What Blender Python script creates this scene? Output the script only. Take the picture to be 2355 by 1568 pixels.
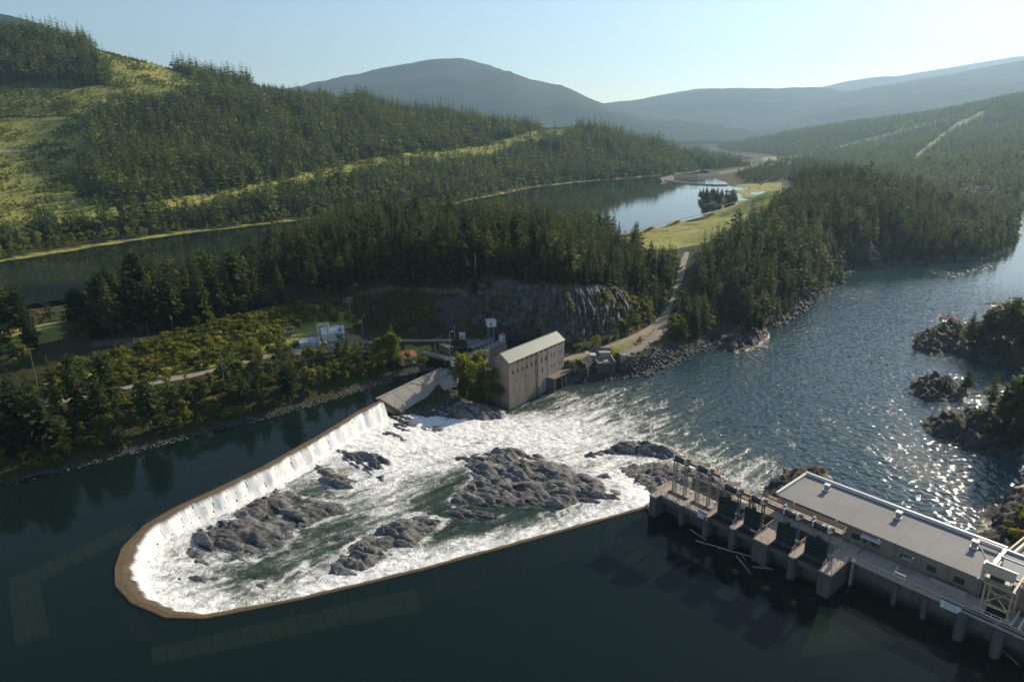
import bpy, bmesh, math, random
import numpy as np
from mathutils import Vector, Matrix

scene = bpy.context.scene
for _o in list(bpy.data.objects):
    bpy.data.objects.remove(_o, do_unlink=True)
C = scene.collection
rng = np.random.default_rng(7)
random.seed(7)
R = math.radians

# ---------------------------------------------------------------- camera, sky, sun, exposure
CAM_H = 100.0                       # the drone hovers 100 m above the pool (pool level z = 0)
FOC, CX, CY = 1570.0, 1177.5, 784.0
TH = math.atan(490.0 / 1570.0)
cam_d = bpy.data.cameras.new("camera")
cam = bpy.data.objects.new("camera", cam_d)
C.objects.link(cam)
cam.location = (0, 0, CAM_H)
cam.rotation_euler = (math.pi / 2 - TH, 0, 0)
cam_d.sensor_width = 36.0
cam_d.lens = 24.0
cam_d.clip_start = 1.0
cam_d.clip_end = 60000.0
scene.camera = cam

SUN_AZ, SUN_EL = R(45), R(25)       # azimuth clockwise from the viewing direction (+Y)
world = bpy.data.worlds.new("World")
scene.world = world
world.use_nodes = True
_nt = world.node_tree
_nt.nodes.clear()
_sky = _nt.nodes.new("ShaderNodeTexSky")
_sky.sky_type = 'NISHITA'
_sky.sun_disc = False
_sky.sun_elevation = SUN_EL
_sky.sun_rotation = SUN_AZ
_sky.altitude = 500
_sky.air_density = 1.0
_sky.dust_density = 0.45
_sky.ozone_density = 1.0
_bg = _nt.nodes.new("ShaderNodeBackground")
_bg.inputs["Strength"].default_value = 0.088
_ow = _nt.nodes.new("ShaderNodeOutputWorld")
_nt.links.new(_sky.outputs[0], _bg.inputs[0])
_nt.links.new(_bg.outputs[0], _ow.inputs[0])

sun_d = bpy.data.lights.new("sun", 'SUN')
sun_d.energy = 5.0
sun_d.angle = R(0.53)
sun_d.color = (1.0, 0.85, 0.66)
sun = bpy.data.objects.new("sun", sun_d)
C.objects.link(sun)
sun.rotation_euler = Vector((math.sin(SUN_AZ) * math.cos(SUN_EL), math.cos(SUN_AZ) * math.cos(SUN_EL), math.sin(SUN_EL))).to_track_quat('Z', 'Y').to_euler()
sun.location = (300, 300, 400)

scene.view_settings.view_transform = 'Standard'
scene.view_settings.look = 'None'
scene.view_settings.exposure = 0.62
scene.view_settings.gamma = 1.0
scene.view_settings.use_curve_mapping = False
scene.cycles.max_bounces = 6
scene.cycles.transparent_max_bounces = 8
scene.cycles.volume_bounces = 0
scene.cycles.use_denoising = True
scene.cycles.sample_clamp_direct = 0
scene.cycles.sample_clamp_indirect = 4

# ---------------------------------------------------------------- survey: bearing on the photograph -> point of the site at a known level / distance
def P(u, v, z):
    x = (u - CX) / FOC; yv = -(v - CY) / FOC
    dy = math.cos(TH) + yv * math.sin(TH); dz = -math.sin(TH) + yv * math.cos(TH)
    t = (z - CAM_H) / dz
    return (x * t, dy * t, z)

def Q(u, v, y):
    x = (u - CX) / FOC; yv = -(v - CY) / FOC
    dy = math.cos(TH) + yv * math.sin(TH); dz = -math.sin(TH) + yv * math.cos(TH)
    t = y / dy
    return (x * t, y, CAM_H + dz * t)

def S(x, y, z):
    z = z - CAM_H
    c, s = math.cos(TH), math.sin(TH)
    d = y * c - z * s
    up = y * s + z * c
    return CX + FOC * x / d, CY - FOC * up / d

def inpoly(px, py, poly):
    px = np.asarray(px); py = np.asarray(py)
    res = np.zeros(px.shape, bool)
    n = len(poly)
    for i in range(n):
        x0, y0 = poly[i][:2]; x1, y1 = poly[(i + 1) % n][:2]
        if y0 == y1:
            continue
        c = ((y0 > py) != (y1 > py)) & (px < (x1 - x0) * (py - y0) / (y1 - y0) + x0)
        res ^= c
    return res

def polydist(px, py, line, closed=False):
    px = np.asarray(px, float); py = np.asarray(py, float)
    best = np.full(px.shape, 1e18)
    n = len(line)
    for i in range(n if closed else n - 1):
        x0, y0 = line[i][:2]; x1, y1 = line[(i + 1) % n][:2]
        dx, dy = x1 - x0, y1 - y0
        l2 = dx * dx + dy * dy + 1e-12
        t = np.clip(((px - x0) * dx + (py - y0) * dy) / l2, 0, 1)
        d = (px - x0 - t * dx) ** 2 + (py - y0 - t * dy) ** 2
        best = np.minimum(best, d)
    return np.sqrt(best)

# gradient noise in numpy
_perm = np.random.default_rng(3).permutation(512)
_perm = np.concatenate([_perm, _perm])
def gnoise(x, y, seed=0):
    x = np.asarray(x, float) + seed * 17.31; y = np.asarray(y, float) - seed * 9.77
    xi = np.floor(x).astype(int); yi = np.floor(y).astype(int)
    xf = x - xi; yf = y - yi
    def g(ix, iy, fx, fy):
        h = _perm[(_perm[ix & 511] + iy) & 511]
        a = h * (2 * math.pi / 512.0)
        return np.cos(a) * fx + np.sin(a) * fy
    u = xf * xf * xf * (xf * (xf * 6 - 15) + 10); w = yf * yf * yf * (yf * (yf * 6 - 15) + 10)
    n00 = g(xi, yi, xf, yf); n10 = g(xi + 1, yi, xf - 1, yf)
    n01 = g(xi, yi + 1, xf, yf - 1); n11 = g(xi + 1, yi + 1, xf - 1, yf - 1)
    return (n00 * (1 - u) + n10 * u) * (1 - w) + (n01 * (1 - u) + n11 * u) * w * 1.0

def fbm(x, y, octv=4, seed=0, gain=0.5):
    a, s, tot = 1.0, 0.0, 0.0
    f = 1.0
    for i in range(octv):
        s = s + a * gnoise(x * f, y * f, seed + i * 3)
        tot += a; a *= gain; f *= 2.03
    return s / tot * 1.5

def ridged(x, y, octv=4, seed=0, gain=0.5):
    a, s, tot = 1.0, 0.0, 0.0
    f = 1.0
    for i in range(octv):
        s = s + a * (1 - 2.2 * np.abs(gnoise(x * f, y * f, seed + i * 5)))
        tot += a; a *= gain; f *= 2.07
    return s / tot

def _h(i, j, k):
    return _perm[(_perm[(_perm[i & 511] + j) & 511] + k) & 511] / 511.0

def facets(x, y, size, aniso, ang, seed, tilt=.5):
    """fractured rock: planar blocks stretched along the strike; returns (height, distance to the crack)"""
    c, s = math.cos(ang), math.sin(ang)
    X = (x * c + y * s) / (size * aniso); Y = (-x * s + y * c) / size
    xi = np.floor(X).astype(int); yi = np.floor(Y).astype(int)
    d1 = np.full(X.shape, 9.0); d2 = np.full(X.shape, 9.0); hh = np.zeros(X.shape)
    for dx in (-1, 0, 1):
        for dy in (-1, 0, 1):
            a, b = xi + dx, yi + dy
            px = a + .1 + .8 * _h(a, b, seed); py = b + .1 + .8 * _h(a, b, seed + 1)
            ex, ey = X - px, Y - py
            d = ex * ex + ey * ey
            h = _h(a, b, seed + 2) + tilt * ey + (_h(a, b, seed + 3) - .5) * 1.2 * ex + (_h(a, b, seed + 4) - .5) * .9 * ey
            n = d < d1
            d2 = np.where(n, d1, np.minimum(d2, d)); hh = np.where(n, h, hh); d1 = np.where(n, d, d1)
    return hh, np.sqrt(d2) - np.sqrt(d1)

class RBF:
    """surface through surveyed points (linear kernel + plane)"""
    def __init__(self, pts, smooth=0.0):
        p = np.array(pts, float)
        self.p = p[:, :2]
        n = len(p)
        d = np.sqrt(((self.p[:, None] - self.p[None]) ** 2).sum(-1))
        A = np.zeros((n + 3, n + 3))
        A[:n, :n] = -d + np.eye(n) * smooth
        A[:n, n] = 1; A[:n, n + 1:] = self.p / 100.0
        A[n, :n] = 1; A[n + 1:, :n] = (self.p / 100.0).T
        b = np.zeros(n + 3); b[:n] = p[:, 2]
        self.w = np.linalg.lstsq(A, b, rcond=None)[0]
    def __call__(self, x, y):
        x = np.asarray(x, float); y = np.asarray(y, float)
        sh = x.shape
        q = np.stack([x.ravel(), y.ravel()], 1)
        out = np.empty(len(q))
        n = len(self.p)
        for i in range(0, len(q), 40000):
            c = q[i:i + 40000]
            d = np.sqrt(((c[:, None] - self.p[None]) ** 2).sum(-1))
            out[i:i + 40000] = -d @ self.w[:n] + self.w[n] + (c / 100.0) @ self.w[n + 1:]
        return out.reshape(sh)

def sstep(a, b, x):
    t = np.clip((np.asarray(x, float) - a) / (b - a), 0, 1)
    return t * t * (3 - 2 * t)

# ---------------------------------------------------------------- object helpers
def tag(o, label=None, cat=None, group=None, kind=None):
    if label: o["label"] = label
    if cat: o["category"] = cat
    if group: o["group"] = group
    if kind: o["kind"] = kind
    return o

def thing(name, label, cat, loc, group=None):
    o = bpy.data.objects.new(name, None)
    C.objects.link(o)
    o.location = loc
    o.empty_display_size = 1.0
    return tag(o, label, cat, group)

def mesh_np(name, v, f, mat, attrs=None, smooth=False):
    """v (n,3) array, f (m,k) int array or list of tuples"""
    me = bpy.data.meshes.new(name)
    v = np.asarray(v, np.float32)
    if isinstance(f, np.ndarray):
        k = f.shape[1]
        me.vertices.add(len(v)); me.vertices.foreach_set("co", v.ravel())
        me.loops.add(f.size); me.loops.foreach_set("vertex_index", f.ravel().astype(np.int32))
        me.polygons.add(len(f))
        me.polygons.foreach_set("loop_start", np.arange(0, f.size, k, dtype=np.int32))
        me.update(calc_edges=True)
    else:
        me.from_pydata([tuple(map(float, p)) for p in v], [], f)
    if smooth:
        me.polygons.foreach_set("use_smooth", np.ones(len(me.polygons), bool))
    for k, a in (attrs or {}).items():
        at = me.attributes.new(k, 'FLOAT', 'POINT')
        at.data.foreach_set("value", np.asarray(a, np.float32))
    if mat is not None:
        me.materials.append(mat)
    me.update()
    return me

def link(name, me, parent=None, loc=(0, 0, 0)):
    o = bpy.data.objects.new(name, me)
    C.objects.link(o)
    o.location = loc
    if parent is not None:
        o.parent = parent
    return o

class MB:
    """collects boxes, beams, tubes, prisms in world coordinates; build() links them as one mesh object"""
    def __init__(self):
        self.v = []; self.f = []
    def add(self, vs, fs):
        n = len(self.v)
        self.v += [tuple(map(float, p)) for p in vs]
        self.f += [tuple(i + n for i in q) for q in fs]
        return self
    def hexa(self, b, t):
        """b, t: four bottom / top points in order"""
        return self.add(list(b) + list(t), [(3, 2, 1, 0), (4, 5, 6, 7), (0, 1, 5, 4), (1, 2, 6, 5), (2, 3, 7, 6), (3, 0, 4, 7)])
    def fbox(self, F, a0, a1, b0, b1, z0, z1):
        q = [(a0, b0), (a1, b0), (a1, b1), (a0, b1)]
        return self.hexa([F(a, b, z0) for a, b in q], [F(a, b, z1) for a, b in q])
    def box(self, c, s, rz=0.0):
        x, y, z = c; sx, sy, sz = s[0] / 2, s[1] / 2, s[2] / 2
        ca, sa = math.cos(rz), math.sin(rz)
        q = [(-sx, -sy), (sx, -sy), (sx, sy), (-sx, sy)]
        q = [(x + a * ca - b * sa, y + a * sa + b * ca) for a, b in q]
        return self.hexa([(a, b, z - sz) for a, b in q], [(a, b, z + sz) for a, b in q])
    def beam(self, p0, p1, w, h=None, up=(0, 0, 1)):
        h = h or w
        p0 = Vector(p0); p1 = Vector(p1)
        d = (p1 - p0).normalized()
        u = Vector(up)
        if abs(d.dot(u)) > 0.97:
            u = Vector((1, 0, 0))
        s = d.cross(u).normalized() * (w / 2); t = s.cross(d).normalized() * (h / 2)
        b = [p0 - s - t, p0 + s - t, p0 + s + t, p0 - s + t]
        e = [p1 - s - t, p1 + s - t, p1 + s + t, p1 - s + t]
        return self.hexa(b, e)
    def tube(self, p0, p1, r0, r1=None, n=6, cap=True):
        r1 = r0 if r1 is None else r1
        p0 = Vector(p0); p1 = Vector(p1)
        d = (p1 - p0).normalized()
        u = Vector((0, 0, 1)) if abs(d.z) < 0.9 else Vector((1, 0, 0))
        s = d.cross(u).normalized(); t = s.cross(d).normalized()
        vs = []
        for p, r in ((p0, r0), (p1, r1)):
            for i in range(n):
                a = 2 * math.pi * i / n
                vs.append(p + s * (math.cos(a) * r) + t * (math.sin(a) * r))
        fs = [(i, (i + 1) % n, n + (i + 1) % n, n + i) for i in range(n)]
        if cap:
            fs += [tuple(range(n - 1, -1, -1)), tuple(range(n, 2 * n))]
        return self.add(vs, fs)
    def prism(self, poly, z0, z1):
        n = len(poly)
        vs = [(p[0], p[1], z0) for p in poly] + [(p[0], p[1], z1) for p in poly]
        a = sum(poly[i][0] * poly[(i + 1) % n][1] - poly[(i + 1) % n][0] * poly[i][1] for i in range(n))
        fs = [(i, (i + 1) % n, n + (i + 1) % n, n + i) for i in range(n)] + [tuple(range(n - 1, -1, -1)), tuple(range(n, 2 * n))]
        if a < 0:
            fs = [tuple(reversed(q)) for q in fs]
        return self.add(vs, fs)
    def mesh(self, name, mat, origin=(0, 0, 0), smooth=False):
        ox, oy, oz = origin
        me = bpy.data.meshes.new(name)
        me.from_pydata([(x - ox, y - oy, z - oz) for x, y, z in self.v], [], self.f)
        if smooth:
            me.polygons.foreach_set("use_smooth", np.ones(len(me.polygons), bool))
        me.materials.append(mat)
        me.update()
        return me
    def build(self, name, mat, parent=None, smooth=False, parent2=None):
        """parent: an Empty at the thing's base; parts keep the Empty's origin"""
        if parent is not None:
            org = tuple(parent["_org"]) if "_org" in parent else tuple(parent.location)
            o = bpy.data.objects.new(name, self.mesh(name, mat, org, smooth))
            C.objects.link(o)
            o.parent = parent
            return o
        a = np.array(self.v)
        org = (float(a[:, 0].mean()), float(a[:, 1].mean()), float(a[:, 2].min()))
        o = bpy.data.objects.new(name, self.mesh(name, mat, org, smooth))
        C.objects.link(o)
        o.location = org
        return o

def sub(mb, name, mat, part, root, smooth=False):
    """a sub-part: child of a part whose origin is the root's"""
    o = bpy.data.objects.new(name, mb.mesh(name, mat, tuple(root.location), smooth))
    C.objects.link(o)
    o.parent = part
    return o

# ---------------------------------------------------------------- materials
def nodes_of(name):
    m = bpy.data.materials.new(name)
    m.use_nodes = True
    nt = m.node_tree
    b = nt.nodes["Principled BSDF"]
    return m, nt, b

def N(nt, kind, **kw):
    n = nt.nodes.new("ShaderNode" + kind)
    for k, v in kw.items():
        if k.startswith("i_"):
            n.inputs[k[2:].replace("_", " ")].default_value = v
        else:
            setattr(n, k, v)
    return n

def ramp(nt, src, stops):
    r = N(nt, "ValToRGB")
    el = r.color_ramp.elements
    while len(el) > 1:
        el.remove(el[-1])
    el[0].position = stops[0][0]; el[0].color = (*stops[0][1], 1) if len(stops[0][1]) == 3 else stops[0][1]
    for p, c in stops[1:]:
        e = el.new(p); e.color = (*c, 1) if len(c) == 3 else c
    nt.links.new(src, r.inputs[0])
    return r.outputs[0]

def coords(nt, kind="Object", scale=(1, 1, 1)):
    tc = N(nt, "TexCoord")
    mp = N(nt, "Mapping")
    mp.inputs["Scale"].default_value = scale
    nt.links.new(tc.outputs[kind], mp.inputs[0])
    return mp.outputs[0]

def noise_tex(nt, vec, scale, detail=4, rough=0.55, dist=0.0):
    n = N(nt, "TexNoise")
    n.inputs["Scale"].default_value = scale
    n.inputs["Detail"].default_value = detail
    n.inputs["Roughness"].default_value = rough
    n.inputs["Distortion"].default_value = dist
    nt.links.new(vec, n.inputs["Vector"])
    return n.outputs["Fac"]

def mix(nt, fac, a, b, mode='MIX'):
    m = N(nt, "Mix")
    m.data_type = 'RGBA'
    m.blend_type = mode
    for sock, val in ((m.inputs[0], fac), (m.inputs[6], a), (m.inputs[7], b)):
        if hasattr(val, "links") or hasattr(val, "is_linked"):
            nt.links.new(val, sock)
        elif isinstance(val, (int, float)):
            sock.default_value = val
        else:
            sock.default_value = (*val, 1) if len(val) == 3 else val
    return m.outputs[2]

def math_n(nt, op, a, b=None, clamp=False):
    m = N(nt, "Math", operation=op)
    m.use_clamp = clamp
    for i, val in enumerate((a, b)):
        if val is None:
            continue
        if isinstance(val, (int, float)):
            m.inputs[i].default_value = val
        else:
            nt.links.new(val, m.inputs[i])
    return m.outputs[0]

def bump(nt, b, h, strength=0.3, dist=0.1):
    bp = N(nt, "Bump")
    bp.inputs["Strength"].default_value = strength
    bp.inputs["Distance"].default_value = dist
    nt.links.new(h, bp.inputs["Height"])
    nt.links.new(bp.outputs[0], b.inputs["Normal"])
    return bp

def sc(c, k):
    return tuple(min(1, x * k) for x in c)

def plain(name, col, rough=0.7, var=0.2, scale=0.6, metal=0.0, bmp=0.0, spec=0.4, fine=6.0):
    m, nt, b = nodes_of(name)
    v = coords(nt)
    f = noise_tex(nt, v, scale, 5, 0.6)
    f2 = noise_tex(nt, v, fine, 3, 0.6)
    f3 = math_n(nt, 'ADD', math_n(nt, 'MULTIPLY', f, 0.65), math_n(nt, 'MULTIPLY', f2, 0.35))
    c = ramp(nt, f3, [(0.3, sc(col, 1 - var)), (0.7, sc(col, 1 + var))])
    nt.links.new(c, b.inputs["Base Color"])
    b.inputs["Roughness"].default_value = rough
    b.inputs["Metallic"].default_value = metal
    b.inputs["Specular IOR Level"].default_value = spec
    if bmp:
        bump(nt, b, f2, bmp, 0.05)
    return m

def concrete(name, col, stain=(0.10, 0.09, 0.075), amount=0.55, warm=None, lines=0.0, spacing=1.2):
    """board-marked concrete with rain streaks and patches"""
    m, nt, b = nodes_of(name)
    v = coords(nt)
    big = noise_tex(nt, v, 0.18, 5, 0.65)
    fin = noise_tex(nt, v, 5.0, 4, 0.7)
    strk = noise_tex(nt, coords(nt, scale=(1.3, 1.3, 0.09)), 1.0, 5, 0.65)
    c = ramp(nt, big, [(0.3, sc(col, 0.75)), (0.5, col), (0.72, warm or sc(col, 1.2))])
    c = mix(nt, ramp(nt, strk, [(0.47, (0, 0, 0)), (0.72, (amount,) * 3)]), c, stain)
    c = mix(nt, 0.35, c, ramp(nt, fin, [(0.3, sc(col, 0.6)), (0.7, sc(col, 1.35))]))
    h = fin
    if lines:
        w = N(nt, "TexWave", wave_type='BANDS', bands_direction='Z', wave_profile='SAW')
        w.inputs["Scale"].default_value = 0.314 / spacing * 1.0
        w.inputs["Distortion"].default_value = 0.0
        nt.links.new(v, w.inputs["Vector"])
        ln = ramp(nt, w.outputs["Fac"], [(0.0, (1, 1, 1)), (0.06, (0, 0, 0))])
        c = mix(nt, math_n(nt, 'MULTIPLY', ln, lines), c, sc(col, 0.45))
    nt.links.new(c, b.inputs["Base Color"])
    b.inputs["Roughness"].default_value = 0.9
    b.inputs["Specular IOR Level"].default_value = 0.25
    bump(nt, b, h, 0.35, 0.06)
    return m

def foliage(name, lo, hi, trans=0.25, rough=0.75, olive=None):
    m, nt, b = nodes_of(name)
    oi = N(nt, "ObjectInfo")
    geo = coords(nt, scale=(1, 1, 1))
    n1 = noise_tex(nt, geo, 0.9, 3, 0.6)
    stops = [(0.0, lo), (0.75, hi)]
    stops.append((1.0, olive or sc(hi, 1.25)))
    c = ramp(nt, oi.outputs["Random"], stops)
    c = mix(nt, 0.8, c, ramp(nt, n1, [(0.3, (0.45, 0.45, 0.45)), (0.7, (1.5, 1.5, 1.4))]), 'MULTIPLY')
    nt.links.new(c, b.inputs["Base Color"])
    b.inputs["Roughness"].default_value = rough
    b.inputs["Specular IOR Level"].default_value = 0.2
    tr = N(nt, "BsdfTranslucent")
    nt.links.new(mix(nt, 1.0, c, (1.3, 1.35, 0.7), 'MULTIPLY'), tr.inputs["Color"])
    ms = N(nt, "MixShader")
    ms.inputs[0].default_value = trans
    nt.links.new(b.outputs[0], ms.inputs[1])
    nt.links.new(tr.outputs[0], ms.inputs[2])
    nt.links.new(ms.outputs[0], nt.nodes["Material Output"].inputs[0])
    return m
# ---------------------------------------------------------------- levels
ZR = -14.0                                   # river below the dam
WEIR_PX = [(1502, 1163), (1200, 1247), (960, 1313), (700, 1376), (540, 1408), (470, 1421), (380, 1419), (300, 1385), (263, 1345), (262, 1303),
           (278, 1258), (330, 1205), (400, 1165), (500, 1120), (600, 1072), (730, 1000), (820, 945), (872, 920)]
WEIR = [P(u, v, 0.4)[:2] for u, v in WEIR_PX]

# dam frame: a along the new dam (towards the near right), b downstream
DO = (38.5, 163.5)
_l = math.hypot(.657, .754)
DA = (.657 / _l, -.754 / _l); DB = (.754 / _l, .657 / _l)
def W(a, b, z):
    return (DO[0] + a * DA[0] + b * DB[0], DO[1] + a * DA[1] + b * DB[1], z)

# ---------------------------------------------------------------- near bank terrain (strip between pool, lake and river)
near = []
def cp(u, v, z): near.append(P(u, v, z))
def cx(x, y, z): near.append((x, y, z))
shoreF = [(0, 1112), (100, 1092), (200, 1067), (330, 1032), (500, 987), (640, 952), (800, 907), (870, 882), (960, 856), (1010, 845)]
for u, v in shoreF:
    x, y, _ = P(u, v, 0)
    near.append((x, y, -0.3)); near.append((x + 4, y - 9, -5))
for x, y, z in [(-230, 150, -.3), (-340, 110, -.3), (-225, 138, -6), (-335, 95, -6), (-500, 80, 0), (-520, 200, 20)]: cx(x, y, z)
# bank and road bench
for u, v, z in [(0, 1040, 6), (100, 1010, 6.5), (200, 985, 6.5), (330, 950, 6.5), (500, 905, 6.5), (640, 880, 6.5), (760, 860, 5), (880, 840, 3.5)]: cp(u, v, z)
ROAD1 = [(-60, 972), (40, 946), (110, 930), (180, 914), (260, 897), (330, 884), (400, 872), (440, 864), (500, 850), (560, 834), (610, 820), (680, 806), (760, 795), (840, 788), (920, 783), (985, 783), (1040, 782)]
ROAD1Z = [8.5, 8.5, 8.5, 8.7, 8.8, 9, 9, 9, 9.2, 9.2, 9.2, 9, 8.5, 7.5, 5.5, 4, 3.5]
for (u, v), z in list(zip(ROAD1, ROAD1Z))[:-2]: cp(u, v, z)
for u, v, z in [(0, 880, 10.5), (130, 850, 11.5), (260, 830, 12), (400, 800, 12.5), (500, 770, 13.5), (600, 760, 13), (700, 770, 9.5), (780, 772, 8.8),
                (0, 800, 15), (150, 775, 15.5), (300, 750, 16), (450, 725, 16.5), (600, 705, 16.5), (680, 712, 15), (760, 715, 14), (820, 720, 13), (700, 735, 13),
                (0, 745, 11), (150, 735, 11), (300, 710, 11), (450, 690, 10), (560, 670, 10), (620, 650, 12)]: cp(u, v, z)
for u, v in [(-60, 725), (0, 716), (142, 702), (280, 680), (388, 656), (520, 640), (600, 600), (680, 570)]:
    x, y, _ = P(u, v, 0); cx(x, y, 0); cx(x - 6, y + 18, -5)
# ridge behind the old powerhouse
for u, v, y in [(650, 628, 395), (720, 602, 420), (800, 590, 410), (900, 566, 430), (960, 570, 440), (1050, 575, 430), (1150, 580, 430), (1250, 590, 430), (1350, 605, 430), (1450, 635, 425),
                (700, 570, 480), (800, 535, 500), (960, 520, 520), (1150, 535, 520), (1300, 550, 510), (1450, 580, 500)]: near.append(Q(u, v, y))
for u, v in [(760, 545), (900, 535), (1050, 535), (1200, 540), (1330, 543), (1440, 540)]:
    x, y, _ = P(u, v, 0); cx(x, y, 0); cx(x, y + 25, -6)
# shaded slope left of the cliff and cliff top
for u, v, z in [(700, 700, 16.5), (760, 690, 18), (820, 668, 21), (900, 662, 22), (980, 668, 22), (1040, 672, 22.5), (1110, 660, 24), (1160, 655, 24.5), (1230, 652, 24.5), (1300, 660, 23.5), (1360, 678, 21), (1420, 690, 19), (1470, 700, 15),
                (860, 735, 10), (940, 735, 9.5), (1010, 735, 10), (880, 765, 6), (960, 768, 5), (1020, 765, 5)]: cp(u, v, z)
# foot of the cliff, hard against it
for u, v, z in [(1060, 760, 6), (1120, 768, 3), (1180, 775, 1), (1240, 785, -1), (1300, 797, -3), (1360, 790, -3), (1420, 770, -2.5), (1470, 748, -1.5)]: cp(u, v, z)
# old intake pit, dam toe and powerhouse ground
for u, v, z in [(1000, 815, -4), (1050, 815, -4), (1100, 812, -4), (1135, 800, -4), (1000, 790, 1), (1050, 785, 2.5), (1100, 780, 2.5), (1145, 778, 2.5), (960, 812, 3.6), (1000, 838, 2), (985, 850, -2)]: cp(u, v, z)
for u, v, z in [(1060, 845, 0), (1110, 850, -1), (1150, 870, -6), (1070, 890, -8), (1130, 900, -9.5), (1030, 905, -12), (1100, 930, -13), (1165, 945, -15), (1040, 860, -5)]: cp(u, v, z)
for x, y, z in [(-14, 276, -14.5), (-6, 300, -5.5), (10, 318, -4.5), (22, 326, -4.5), (31, 318, -5), (30, 306, -7), (6, 272, -18), (14, 281, -18), (28, 300, -16)]: cx(x, y, z)
# roads right of the powerhouse
ROAD2 = [(1296, 830), (1330, 817), (1370, 806), (1410, 794), (1450, 779), (1490, 759), (1520, 735), (1543, 705), (1556, 672), (1564, 640), (1570, 610), (1580, 580)]
ROAD2Z = [-4.6, -4.5, -4.4, -4.2, -3.8, -3.2, -2.4, -1.2, 0.2, 1.6, 2.8, 3.6]
ROAD3 = [(1432, 818), (1445, 812), (1475, 797), (1500, 778), (1518, 755), (1530, 728)]
ROAD3Z = [-6.9, -6.6, -5.6, -4.6, -3.4, -2.2]
for (u, v), z in zip(ROAD2, ROAD2Z): cp(u, v, z)
for (u, v), z in zip(ROAD3, ROAD3Z): cp(u, v, z)
for u, v, z in [(1340, 845, -8), (1440, 826, -8), (1500, 802, -8), (1545, 785, -8), (1580, 770, -9), (1600, 720, -3), (1610, 680, 1)]: cp(u, v, z)
shoreR = [(1318, 884), (1360, 875), (1430, 862), (1480, 853), (1530, 834), (1580, 812), (1615, 792), (1640, 770)]
for u, v in shoreR:
    x, y, _ = P(u, v, ZR); cx(x, y, ZR); cx(x + 5, y - 9, -20)
# inlet and wooded peninsula
for u, v, z in [(1640, 756, -12), (1680, 740, -11), (1730, 720, -9), (1790, 705, -10), (1660, 700, -2), (1720, 680, 0), (1790, 668, -2), (1840, 690, -13), (1640, 660, 4), (1700, 640, 9), (1760, 630, 9), (1830, 630, 4), (1880, 640, -4)]: cp(u, v, z)
for u, v in [(1735, 760), (1790, 740), (1838, 712), (1885, 672), (1905, 655), (1960, 617), (2030, 606), (2100, 602), (2250, 593), (2320, 572), (2345, 550)]:
    x, y, _ = P(u, v, ZR); cx(x, y, ZR + .2); cx(x + 6, y - 14, -21)
for u, v, y in [(1700, 600, 470), (1800, 570, 500), (1900, 560, 540), (2000, 545, 590), (2100, 540, 630), (2200, 545, 650), (1700, 520, 600), (1800, 490, 640), (1900, 470, 680), (2000, 475, 700), (2100, 492, 710), (2200, 522, 715), (2280, 548, 710),
                (1760, 440, 830), (1850, 420, 850), (1950, 412, 850), (2050, 438, 830), (2150, 466, 800), (2250, 504, 770), (2320, 536, 750)]: near.append(Q(u, v, y))
for u, v, y in [(1800, 430, 980), (1950, 435, 1000), (2100, 468, 930), (2200, 500, 860), (2280, 525, 820)]: near.append(Q(u, v, y))
for x, y, z in [(520, 1150, 0), (640, 1050, -17), (700, 850, -20), (760, 950, -20), (600, 780, -19), (560, 900, -16), (660, 960, -20), (560, 1020, -10), (420, 1250, 2), (560, 1250, -4), (700, 1250, -17), (450, 1400, 2), (560, 1420, 2), (700, 1420, -6), (490, 1550, 3), (620, 1580, 3), (780, 1560, 0), (540, 1700, 3), (680, 1720, 4), (580, 1870, 4), (790, 1850, 6), (340, 1420, -5), (360, 1560, -5), (380, 1700, -5), (200, 1500, -7), (300, 1850, -6), (0, 1600, -8), (-400, 1000, -8), (-500, 1500, -9), (-100, 1880, -9)]: cx(x, y, z)
for u, v in [(1955, 640), (1930, 655), (1975, 632)]: cp(u, v, -20)
# dike along the lake
DIKE = [(1436, 540), (1450, 531), (1500, 519), (1560, 505), (1640, 487), (1700, 470), (1745, 452), (1775, 440)]
DIKEZ = 5.0
for u, v in DIKE:
    x, y, _ = P(u, v, DIKEZ)
    cx(x, y, DIKEZ - .4); cx(x - 9, y + 12, -2.5); cx(x + 7, y - 10, -1.0)
for u, v, z in [(1500, 560, 4), (1560, 548, 2), (1640, 530, 1), (1590, 560, 4), (1690, 500, 3)]: cp(u, v, z)
for u, v, z in [(1720, 452, 2.2), (1700, 440, 1.6), (1760, 447, 3.2), (1775, 455, 4)]: cp(u, v, z)
for u, v in [(1692, 462), (1690, 446), (1697, 437), (1745, 432)]:
    x, y, _ = P(u, v, 0); cx(x, y, 0)
for x, y, z in [(330, 1060, -3), (300, 960, -3), (250, 880, -3), (350, 1250, -3), (180, 1250, -6), (0, 1250, -6), (-200, 900, -6), (-350, 700, -6), (-450, 560, -6), (-520, 450, -5), (-520, 330, 10)]: cx(x, y, z)
_near = RBF(near, 0.6)

CLIFF_BASE = [(1070, 752), (1120, 762), (1180, 772), (1240, 782), (1300, 793), (1345, 788), (1390, 776), (1430, 762), (1470, 742), (1495, 722)]
CLIFF_TOPZ = [17, 22, 24, 24.5, 24, 22.5, 21, 18.5, 15, 9]
def near_raw(x, y):
    z = _near(x, y)
    z = z + 1.4 * fbm(x / 26, y / 26, 4, 1) * sstep(1.5, 7, np.abs(z)) + 0.35 * fbm(x / 7, y / 7, 3, 5)
    return z

NX0, NX1, NY0, NY1, NS = -520.0, 790.0, 84.0, 1880.0, 3.4
_gx = np.arange(NX0, NX1 + .1, NS); _gy = np.arange(NY0, NY1 + .1, NS)
GX, GY = np.meshgrid(_gx, _gy)
GZ = near_raw(GX, GY)

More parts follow.
